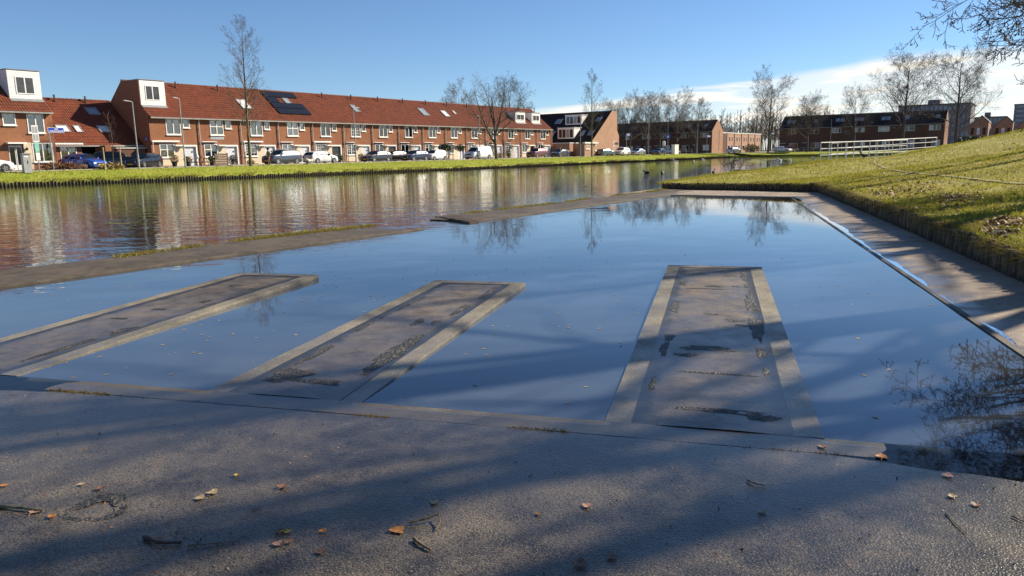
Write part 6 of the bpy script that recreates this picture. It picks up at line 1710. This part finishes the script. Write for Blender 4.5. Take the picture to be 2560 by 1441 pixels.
def bird(name, loc, rz, mats, label, cat, scale=1.0, upright=False, group=None):
    root = empty(name, loc, rz, label, cat, group)
    J = [((-.20, 0, .07), (.03, .04)), ((-.08, 0, .075), (.075, .085)), ((.08, 0, .07), (.07, .08)), ((.16, 0, .12), .035), ((.19, 0, .19), .028), ((.215, 0, .225), .036), ((.25, 0, .22), .022), ((.30, 0, .212), .012)]
    if upright: J += [((.02, .03, .0), .014), ((.03, .03, -.09), .01), ((.02, -.03, .0), .014), ((.03, -.03, -.09), .01)]
    E_ = [(i, i + 1) for i in range(7)] + ([(1, 8), (8, 9), (1, 10), (10, 11)] if upright else [])
    skin_body('body', J, E_, root, mats, lambda c: 1 if c.x > .262 else (2 if c.x < -.02 and c.z > .08 else 0), 1, 1)
    root.scale = (scale,)*3
    return root
m_gull = simple('gull_white', (.78, .78, .77), .8, .05); m_grey = simple('wing_grey', (.35, .37, .39), .8); m_beak = simple('orange_beak', (.55, .2, .02), .5); m_duck = simple('duck_brown', (.09, .065, .045), .8, .3, 20); m_coot = simple('coot_black', (.012, .012, .014), .7)
for i, (x, y, sc, w, lab) in enumerate([(109.9, 42, 1.7, 'g', 'white gull floating alone in mid canal, left of the bare shrub'), (143.1, 52.8, 1.6, 'g', 'white gull near the far bank below the tube fence'), (141.7, 58.3, 1.5, 'g', 'white gull close under the far bank, leftmost of all'),
        (122.7, 33.6, 1.6, 'g', 'white gull leftmost of the cluster behind the bare shrub'), (137, 36.8, 1.7, 'g', 'white gull top of the cluster behind the bare shrub'), (117.8, 31.2, 1.6, 'g', 'white gull rightmost of the cluster behind the bare shrub'), (116.9, 29.5, 1.5, 'g', 'lone white gull right of the bare shrub'), (143, 32.2, 1.7, 'g', 'white gull farthest out towards the railing'),
        (56.0, 24.0, 1.5, 'd', 'grey-white duck floating left of the others off the lawn'), (58.0, 20.5, 1.5, 'c', 'dark coot swimming in the middle off the lawn point'), (56.0, 18.2, 1.4, 'd', 'duck swimming nearest the lawn edge'), (58.1, 26.3, 1.3, 'c', 'small dark bird on the water farthest left off the lawn')]):
    mats = {'g': [m_gull, m_beak, m_grey], 'd': [m_duck, m_beak, m_grey], 'c': [m_coot, m_gull, m_coot]}[w]
    bird({'g': 'gull', 'd': 'duck', 'c': 'coot'}[w], (x, y, -.03), [.3, 2.6, 1, 3.5, .2, 2.9, 3.3, .8, 3.4, .1, .3, 2][i], mats, lab, 'bird', sc, group='birds on the canal')
bird('crow', (51.8, 8.6, z_lawn(51.8, 8.6) + .13), 2.5, [m_coot, m_coot, m_coot], 'black crow standing on the grass below the white railing', 'bird', 1.5, True)

# ---- leaves, twigs and tufts on the platform -------------------------------------------
def cam_ground(px, py, z=0.03):
    """point of the flat platform seen at a photo position (measured once from the photograph)"""
    d = cF + cR*((px - 1280)/1850) - cU*((py - 720.5)/1850); t = (z - CAM_H)/d.z
    return Vector((d.x*t, d.y*t, 0))
def z_at(p): s = p.x*E1.x + p.y*E1.y; t = p.x*E2.x + p.y*E2.y; return z_plat(s, t)
leaf_cols = {'orange': simple('leaf_orange', (.42, .17, .035), .6, .35, 60), 'brown': simple('leaf_brown', (.17, .085, .045), .6, .35, 60), 'pale': simple('leaf_pale', (.34, .25, .14), .6, .3, 60), 'yellow': simple('leaf_yellow', (.45, .30, .03), .6, .3, 60), 'pink': simple('leaf_pinkish', (.36, .20, .14), .6, .3, 60)}
def leaf(px, py, size, col, rz, label, curl=.25, stem=True, group='fallen leaves on the platform'):
    p = cam_ground(px, py); rng = random.Random(int(px*7 + py))
    root = empty('fallen_leaf', (p.x, p.y, z_at(p) + .004), rz, label, 'leaf', group)
    n = 9; V = [(0, 0, .004)]; F = []
    outl = [(-.02, .0), (.05, .36), (.22, .50), (.45, .42), (.70, .24), (1.0, 0.0), (.70, -.24), (.45, -.42), (.22, -.50), (.05, -.36)]
    for a, b in outl:
        a += rng.uniform(-.04, .04); b += rng.uniform(-.05, .05)
        V.append(((a - .4)*size, b*size, .004 + size*curl*(abs(b)**1.5*1.2 + (a - .4)**2*.5)*rng.uniform(.6, 1.3)))
    k = len(outl)
    F = [(0, 1 + i, 1 + (i+1) % k) for i in range(k)]
    V2 = [(x, y, z - .0015) for x, y, z in V]; F2 = [tuple(j + k + 1 for j in f[::-1]) for f in F]
    me = bpy.data.meshes.new('blade'); me.from_pydata(V + V2, [], F + F2); me.materials.append(leaf_cols[col]); me.update(); link_mesh('blade', me, None, root)
    if stem: mb = MB(); mb.tube([(-.4*size, 0, .008), (-.75*size, .05*size, .012), (-1.05*size, .1*size, .008)], [.0022, .0018, .0015], 5); mb.build('leaf_stem', leaf_cols[col], root)
leaf(995, 1335, .075, 'orange', -1.9, 'large orange poplar leaf lying beside the bent twig', .15)
leaf(708, 1222, .055, 'brown', .4, 'brown leaf alone in the middle of the left platform', .3)
leaf(500, 1253, .055, 'pale', 2.4, 'left one of two pale leaves lying end to end'); leaf(532, 1238, .06, 'pale', 2.5, 'right one of two pale leaves lying end to end')
leaf(700, 1338, .05, 'brown', 1.0, 'dark brown leaf touching a yellow one, left of the orange leaf'); leaf(720, 1339, .04, 'yellow', -.5, 'yellow leaf touching a dark brown one'); leaf(694, 1372, .045, 'pink', 2.2, 'pinkish leaf just below the touching pair'); leaf(724, 1366, .04, 'brown', .2, 'dark leaf right of the pinkish one')
leaf(808, 1337, .035, 'orange', .1, 'small orange leaf between the touching pair and the large leaf'); leaf(1466, 1268, .05, 'pink', 1.2, 'pinkish leaf far right of the bent twig'); leaf(1345, 1290, .03, 'brown', 2, 'small brown leaf fragment above the pale worn patch')
leaf(90, 1290, .05, 'pink', .7, 'leaf in the litter beside the bitumen ring'); leaf(130, 1303, .04, 'orange', 1.7, 'orange leaf touching the bitumen ring'); leaf(12, 1222, .04, 'orange', 0, 'small orange leaf at the photo edge'); leaf(592, 1192, .03, 'yellow', 1.0, 'tiny yellow leaf standing out on the dark streak', .6)
leaf(205, 1218, .035, 'pale', .3, 'pale leaf above the bitumen ring'); leaf(250, 1230, .045, 'brown', 2.8, 'dark curled leaf right above the bitumen ring', .5); leaf(1450, 1420, .07, 'brown', .4, 'dark rotten leaf clump near the bottom edge', .6, False); leaf(2055, 1108, .05, 'brown', .9, 'leaf on the jetty corner by the water'); leaf(2370, 1180, .06, 'pink', 2.0, 'pale leaf at the wet edge of the pool kerb'); leaf(2205, 1131, .07, 'orange', .2, 'yellowish leaf on the flooded kerb'); leaf(1905, 1280, .045, 'pale', 1.0, 'pale leaf beside a hair-thin twig'); leaf(2440, 1258, .045, 'brown', 3, 'dark leaf on the right part of the platform'); leaf(2380, 1235, .045, 'pale', .4, 'curled leaf below the wet kerb'); leaf(1530, 1400, .05, 'brown', 1, 'flattened dark leaf near the bottom middle', .1); leaf(1085, 1260, .05, 'pale', 1.5, 'pale ghost of a leaf on the worn asphalt', .08, False); leaf(800, 1392, .045, 'brown', 2, 'dark wet leaf below the small orange one', .2)
def twig(pts, r, label, mat='twig_red'):
    P = []
    for i, (a, b, h) in enumerate(pts): q = cam_ground(a, b); P.append(Vector((q.x, q.y, z_at(q) + h)))
    o = P[0].copy(); mb = MB(); n = len(P)
    fine = []
    for i in range(n - 1):
        for k in range(3): q = P[i].lerp(P[i+1], k/3); fine.append(q - o + Vector((0, 0, .0015*math.sin(i*3 + k*2))))
    fine.append(P[-1] - o); m_ = len(fine)
    mb.tube(fine, [r*(1.1 - .5*i/m_)*(1 + .18*math.sin(i*2.3)) for i in range(m_)], 6)
    tag(mb.build('fallen_twig', M[mat], loc=o), label, 'twig', 'twigs on the platform')
twig([(1022, 1318, .01), (1060, 1312, .02), (1098, 1304, .03), (1100, 1320, .02), (1090, 1335, .008)], .0055, 'bent hook-shaped twig right of the large orange leaf')
twig([(1035, 1358, .01), (1050, 1372, .012), (1078, 1388, .008)], .0075, 'stout short twig below the hook-shaped one')
twig([(362, 1357, .01), (395, 1372, .014), (455, 1370, .008)], .009, 'dark forked stick at the lower left of the platform', 'dark_wood')
twig([(0, 1278, .008), (60, 1284, .014), (110, 1290, .01)], .008, 'mossy stick at the photo edge beside the bitumen ring', 'bark_olive')
twig([(1868, 1198, .008), (1885, 1208, .012), (1912, 1212, .006)], .005, 'short curved twig below the right jetty', 'twig'); twig([(2365, 1278, .006), (2390, 1310, .008), (2415, 1334, .006)], .0035, 'thin long twig on the right of the platform', 'twig'); twig([(2530, 1287, .006), (2560, 1302, .008)], .004, 'twig poking in at the right photo edge', 'twig'); twig([(470, 1378, .008), (540, 1372, .01), (590, 1366, .006)], .004, 'thin twig right of the dark forked stick'); twig([(630, 1283, .006), (655, 1277, .008)], .004, 'tiny twig between the pale leaves and the orange leaf', 'twig')
# ================================================================== GRASS, LITTER, MOSS (uncountable)
RG = np.random.default_rng(12)
def mat_blade(name, a, b, c):
    t = NT(name); f = t.noise(1.6, 4, 0.65); f2 = t.noise(30, 2)
    col = t.mix(t.ramp(f, 0.35, 0.65), a, b); col = t.mix(t.ramp(f2, 0.5, 0.75, 0, .8), col, c)
    d = t.n.new('ShaderNodeBsdfDiffuse'); t.l.new(col, d.inputs['Color'])
    tr = t.n.new('ShaderNodeBsdfTranslucent'); t.l.new(col, tr.inputs['Color'])
    mx = t.n.new('ShaderNodeMixShader'); mx.inputs[0].default_value = 0.35; t.l.new(d.outputs[0], mx.inputs[1]); t.l.new(tr.outputs[0], mx.inputs[2])
    return t.finish(mx)
M['blade'] = mat_blade('grass_blade', (0.26, 0.27, 0.038), (0.40, 0.37, 0.056), (0.54, 0.42, 0.12))
M['blade_dry'] = mat_blade('dry_grass_blade', (0.30, 0.235, 0.085), (0.24, 0.21, 0.05), (0.19, 0.12, 0.055))
M['blade_verge'] = mat_blade('verge_blade', (0.29, 0.36, 0.042), (0.41, 0.44, 0.06), (0.48, 0.41, 0.10))
def blades(name, Q, H, Wd, mat, lean=.5, out=None):
    """one triangle per blade: Q base points (n,3)"""
    n = len(Q); a = RG.uniform(0, 6.283, n); H = np.broadcast_to(H, n); Wd = np.broadcast_to(Wd, n)
    side = np.c_[np.cos(a), np.sin(a), np.zeros(n)]*Wd[:, None]*.5
    b = RG.uniform(0, 6.283, n); tip = np.c_[np.cos(b)*lean, np.sin(b)*lean, np.ones(n)]
    if out is not None: tip = tip + out
    tip *= (H*RG.uniform(.6, 1.3, n))[:, None]
    V = np.stack([Q - side, Q + side, Q + tip], 1).reshape(-1, 3); F = np.arange(3*n).reshape(-1, 3)
    return link_mesh(name, tri_mesh(name, V, F, [mat]))
# lawn: denser near the bank
IN = np.array([(p.x, p.y) for p in inner]); OU = np.array([(p.x, p.y) for p in outer])
def lawn_pts(n, u0, u1, vmax, pw):
    u = RG.uniform(u0, u1, n); i = np.minimum(u.astype(int), len(IN) - 2); f = (u - i)[:, None]
    P0 = IN[i]*(1-f) + IN[i+1]*f; P1 = OU[i]*(1-f) + OU[i+1]*f; v = (vmax*RG.random(n)**pw)[:, None]
    Q = P0*(1-v) + P1*v; return np.c_[Q, z_lawn_v(Q) - .005]
k3 = 14*3
Q = np.r_[lawn_pts(42000, k3 - 4, k3 + 14*2, .10, 1.3), lawn_pts(48000, k3 + 14, k3 + 14*5, .18, 1.25), lawn_pts(26000, k3 + 14*4, k3 + 14*10, .25, 1.2)]
patchy = np.sin(Q[:, 0]*1.3 + 2*np.sin(Q[:, 1]*.9)) + np.sin(Q[:, 1]*2.1 - Q[:, 0]*.7) + RG.normal(0, .7, len(Q))
Q = Q[patchy > -1.3]
dist = np.hypot(Q[:, 0], Q[:, 1])
pick = (np.sin(Q[:, 0]*.9 + Q[:, 1]*1.7) + np.sin(Q[:, 0]*2.3 - Q[:, 1]) + RG.normal(0, .8, len(Q))) > .75
tag(blades('grass', Q[~pick], (.05 + .0006*dist)[~pick], (.012 + .0007*dist)[~pick], M['blade'], .8), 'short winter grass of the lawn and hill', 'grass', kind='stuff')
tag(blades('grass', Q[pick], (.04 + .0005*dist)[pick], (.014 + .0007*dist)[pick], M['blade_dry'], 1.3), 'withered grass patches in the lawn', 'grass', kind='stuff')
# shaggy dry fringe on the pile wall
EB = []
for a, b in zip(BANK[2:], BANK[3:]):
    L = (b - a).length; n = int(L*420)
    f = RG.random(n)[:, None]; A, B = np.array(a)[:2], np.array(b)[:2]; P0 = A + (B - A)*f
    d = (B - A)/L; nr = np.array([-d[1], d[0]]); P0 = P0 + nr*RG.uniform(-.16, .08, n)[:, None]
    EB.append(np.c_[P0, z_lawn_v(P0) + RG.uniform(-.10, .015, n), np.tile(nr, (n, 1))])
EB = np.concatenate(EB)
clump = np.sin(EB[:, 0]*5 + EB[:, 1]*3) + np.sin(EB[:, 0]*1.7) + RG.normal(0, .6, len(EB))
EB = EB[clump > -.9]
o = np.c_[EB[:, 3:]*RG.uniform(.5, 1.9, len(EB))[:, None], RG.uniform(-1.9, -.2, len(EB))]
tag(blades('fringe_grass', EB[:, :3], .15, .012, M['blade_dry'], .5, o), 'dry grass hanging over the timber piles', 'grass', kind='stuff')
# edge of the lawn towards the canal
E2p = np.concatenate([np.linspace(np.array(a)[:2], np.array(b)[:2], 900) for a, b in zip(BANK[-1:] + EDGE[:4], EDGE[:5])])
E2p = E2p + RG.normal(0, .12, E2p.shape)
tag(blades('fringe_grass', np.c_[E2p, z_lawn_v(E2p) - .05], .16, .03, M['blade'], .8), 'longer grass along the lawn edge by the canal', 'grass', kind='stuff')
# far verge
VPa = np.array([v for v in VP if v[0] > -5]); n = 52000
i = RG.integers(0, len(VPa) - 1, n); fr_ = RG.random(n)**1.3
pz = np.interp(fr_, [p[0] for p in profv], [p[1] for p in profv])
a_ = VPa[i]; a2 = VPa[i + 1]; g = RG.random(n)[:, None]; a_ = a_*(1 - g) + a2*g
Q = np.c_[a_[:, 0]*(1-fr_) + a_[:, 2]*fr_, a_[:, 1]*(1-fr_) + a_[:, 3]*fr_, pz - .01]
tag(blades('grass', Q, .12, .06, M['blade_verge'], .7), 'green grass of the far bank below the terrace', 'grass', kind='stuff')
n = 30000; i = RG.integers(0, len(VPa) - 1, n); g = RG.random(n)[:, None]; a_ = VPa[i]*(1 - g) + VPa[i+1]*g
cl = np.sin(a_[:, 0]*.9) + np.sin(a_[:, 0]*2.3 + 1) + np.sin(a_[:, 0]*.23)*1.2 + RG.normal(0, .6, n)
a_ = a_[cl > .0]; n = len(a_); fr_ = RG.uniform(0, .07, n)
Q = np.c_[a_[:, 0], a_[:, 1] + RG.uniform(-.06, .35, n), .28 + RG.uniform(0, .16, n)]
tag(blades('fringe_grass', Q, .20, .05, M['blade_dry'], .9, np.c_[np.zeros(n), -RG.uniform(0, .9, n), RG.uniform(-1.2, .2, n)]), 'straw-coloured grass hanging over the far bank piles', 'grass', kind='stuff')
# weeds on the canal side of the dike
n = 26000
x = np.where(RG.random(n) < .6, RG.uniform(-6, 13.2, n), RG.uniform(15.8, 32, n))
dn = np.sin(x*1.9) + np.sin(x*.63 + 1) + np.sin(x*4.7)*.6 + RG.normal(0, .5, n) + np.where((x > 9.5) & (x < 13.2), 1.2, 0)
x = x[dn > .1]; n = len(x)
Q = np.c_[x, 13.42 + RG.normal(0, .09, n) + .1*np.sin(x*.8), .03 + RG.uniform(0, .03, n)]
tag(blades('weeds', Q, .06, .012, M['blade_dry'], 1.3), 'low dry weeds along the canal side of the dike', 'weeds', kind='stuff')
m_ = RG.random(n) < .12
tag(blades('weeds', Q[m_] + RG.normal(0, .05, (m_.sum(), 3))*np.array([1, 1, .3]), .08, .02, M['blade'], 1.1), 'green weeds tufting the dike edge', 'weeds', kind='stuff')
# litter leaves on the lawn
def quads(name, P, size, mat, flat=.5):
    n = len(P); a = RG.uniform(0, 6.283, n); e = np.c_[np.cos(a), np.sin(a), RG.normal(0, flat, n)]; g = np.c_[-np.sin(a), np.cos(a), RG.normal(0, flat, n)]
    s = (size*RG.uniform(.5, 1.3, n))[:, None]
    V = np.stack([P - e*s, P - g*s*.6, P + e*s, P + g*s*.6], 1).reshape(-1, 3); return link_mesh(name, tri_mesh(name, V, np.arange(4*n).reshape(-1, 4), [mat]))
C = []
for px, py, z, sx_, sy_, n in ((2390, 495, .6, 1.3, .25, 330), (2220, 465, .68, 1.8, .3, 200), (2510, 560, .5, .5, .14, 150), (2480, 585, .47, .7, .12, 160), (2420, 595, .44, .25, .12, 90), (1990, 425, .62, 4, .8, 150), (2300, 455, .74, 2.2, .35, 160), (2350, 440, .8, 3, .6, 120)):
    d = cF + cR*((px - 1280)/1850) - cU*((py - 720.5)/1850); t = (z - CAM_H)/d.z; c = np.array([d.x*t, d.y*t])
    q = RG.normal(0, 1, (n, 2))*np.array([sx_, sy_]); r_ = math.radians(5); C.append(c + q @ np.array([[math.cos(r_), math.sin(r_)], [-math.sin(r_), math.cos(r_)]]))
C = np.concatenate(C + [lawn_pts(1500, k3, k3 + 14*6, .2, 1.2)[:, :2]])
ins = z_lawn_v(C)
t_c = C @ np.array([E2.x, E2.y]); s_c = C @ np.array([E1.x, E1.y])
ok = t_c < np.interp(s_c, TBs, TBt) - .12
C = C[ok]
tag(quads('fallen_leaves', np.c_[C, z_lawn_v(C) + .035], .042, M['dry_leaf']), 'brown fallen leaves scattered over the lawn', 'leaves', kind='stuff')
# dark molehill-like earth on the lawn near the right edge
d = cF + cR*((2515 - 1280)/1850) - cU*((560 - 720.5)/1850); t = (.58 - CAM_H)/d.z; c0 = Vector((d.x*t, d.y*t, 0)); c0.z = z_lawn(c0.x, c0.y)
mb = MB(); n = 18; rm = random.Random(4); ring = []
for k, (rr_, h) in enumerate(((.34, -.02), (.25, .012), (.14, .022), (.02, .03))):
    for j in range(n): a = 2*PI*j/n; q = rr_*(1 + rm.uniform(-.18, .18)); ring.append((q*math.cos(a)*1.2, q*math.sin(a)*.8, h + rm.uniform(-.012, .012)))
mb.add(ring, [(k*n + j, k*n + (j+1) % n, (k+1)*n + (j+1) % n, (k+1)*n + j) for k in range(3) for j in range(n)])
tag(mb.build('molehill', simple('dark_earth', (.035, .024, .016), .95, .3, 20, bump=.02, bscale=30), loc=c0), 'dark heap of fresh earth on the grass near the pile wall', 'molehill')
# moss and grit in the joint along the pool kerb
J_ = []
for t0, t1, n in ((5.0, 4.4, 260), (2.35, 2.1, 120), (1.25, .85, 190), (-.2, -1.0, 60), (4.4, 2.6, 60)):
    t = RG.uniform(t1, t0, n); s = 4.40 + RG.normal(0, .016, n)*RG.choice([1,1,.4],n); J_.append(np.c_[E1.x*s + E2.x*t, E1.y*s + E2.y*t, np.full(n, .002)])
J_ = np.concatenate(J_)
tag(blades('moss', J_, .011, .008, mat_blade('moss_tuft', (.10, .085, .02), (.22, .15, .035), (.30, .19, .05)), .8), 'moss tufts in the joint of the pool kerb', 'moss', kind='stuff')
# small bits floating on the pool
n = 420; s = RG.uniform(4.8, 13, n); t = RG.uniform(-2.4, 9, n)
s[:220] = RG.normal(7.5, 1.6, 220); t[:220] = RG.normal(6.2, 2.2, 220)
ok = np.ones(n, bool)
for a, b, e in ((-.75, .72, 11.45), (2.37, 3.78, 9.6), (5.53, 6.98, 9.7)): ok &= ~((t > a) & (t < b) & (s < e))
P = np.c_[E1.x*s + E2.x*t, E1.y*s + E2.y*t, np.full(n, -.001)]; ok &= (P[:, 1] < 11.7) & (t > -2.45) & (s > 4.7)
tag(quads('floating_leaves', P[ok], .022, leaf_cols['pale'], .03), 'small pale leaf bits drifting on the pool', 'leaves', kind='stuff')
# grit and crumbs on the platform
n = 1300; s = RG.uniform(1.8, 4.3, n); t = RG.uniform(-2.2, 6, n); s[:170] = RG.normal(2.55, .12, 170); t[:170] = RG.normal(2.25, .3, 170); s[170:300] = RG.normal(2.62, .06, 130); t[170:300] = RG.normal(3.75, .25, 130); z = np.array([z_plat(a, b) for a, b in zip(s, t)]) + .004
tag(quads('litter', np.c_[E1.x*s + E2.x*t, E1.y*s + E2.y*t, z], .007, M['dry_leaf'], .4), 'crumbs of bark and leaf on the platform', 'litter', kind='stuff')

# worn foot track at the bottom of the slope
V, F = [], []; pa = [Vector(q) for q in ((58, 7.2, 0), (50, 7.6, 0), (44, 6.8, 0), (37.7, 5.3, 0), (30.5, 2.7, 0), (23.7, 0, 0), (18, -2.2, 0))]
pr_ = resample(pa, 90)
for i, q in enumerate(pr_):
    d = (pr_[min(i+1, 89)] - pr_[max(i-1, 0)]).normalized(); nn = Vector((-d.y, d.x, 0))
    for s_ in (-1, 1): w = q + nn*s_*(.07 + .03*math.sin(i*1.7) + .03*math.sin(i*4.1)); V.append((w.x, w.y, z_lawn(w.x, w.y) + .028))
F = [(2*i, 2*i+2, 2*i+3, 2*i+1) for i in range(89)]
tag(link_mesh('foot_path', tri_mesh('foot_path', V, F, [simple('trodden_earth', (.235, .205, .075), .95, .4, 5)])), kind='structure')
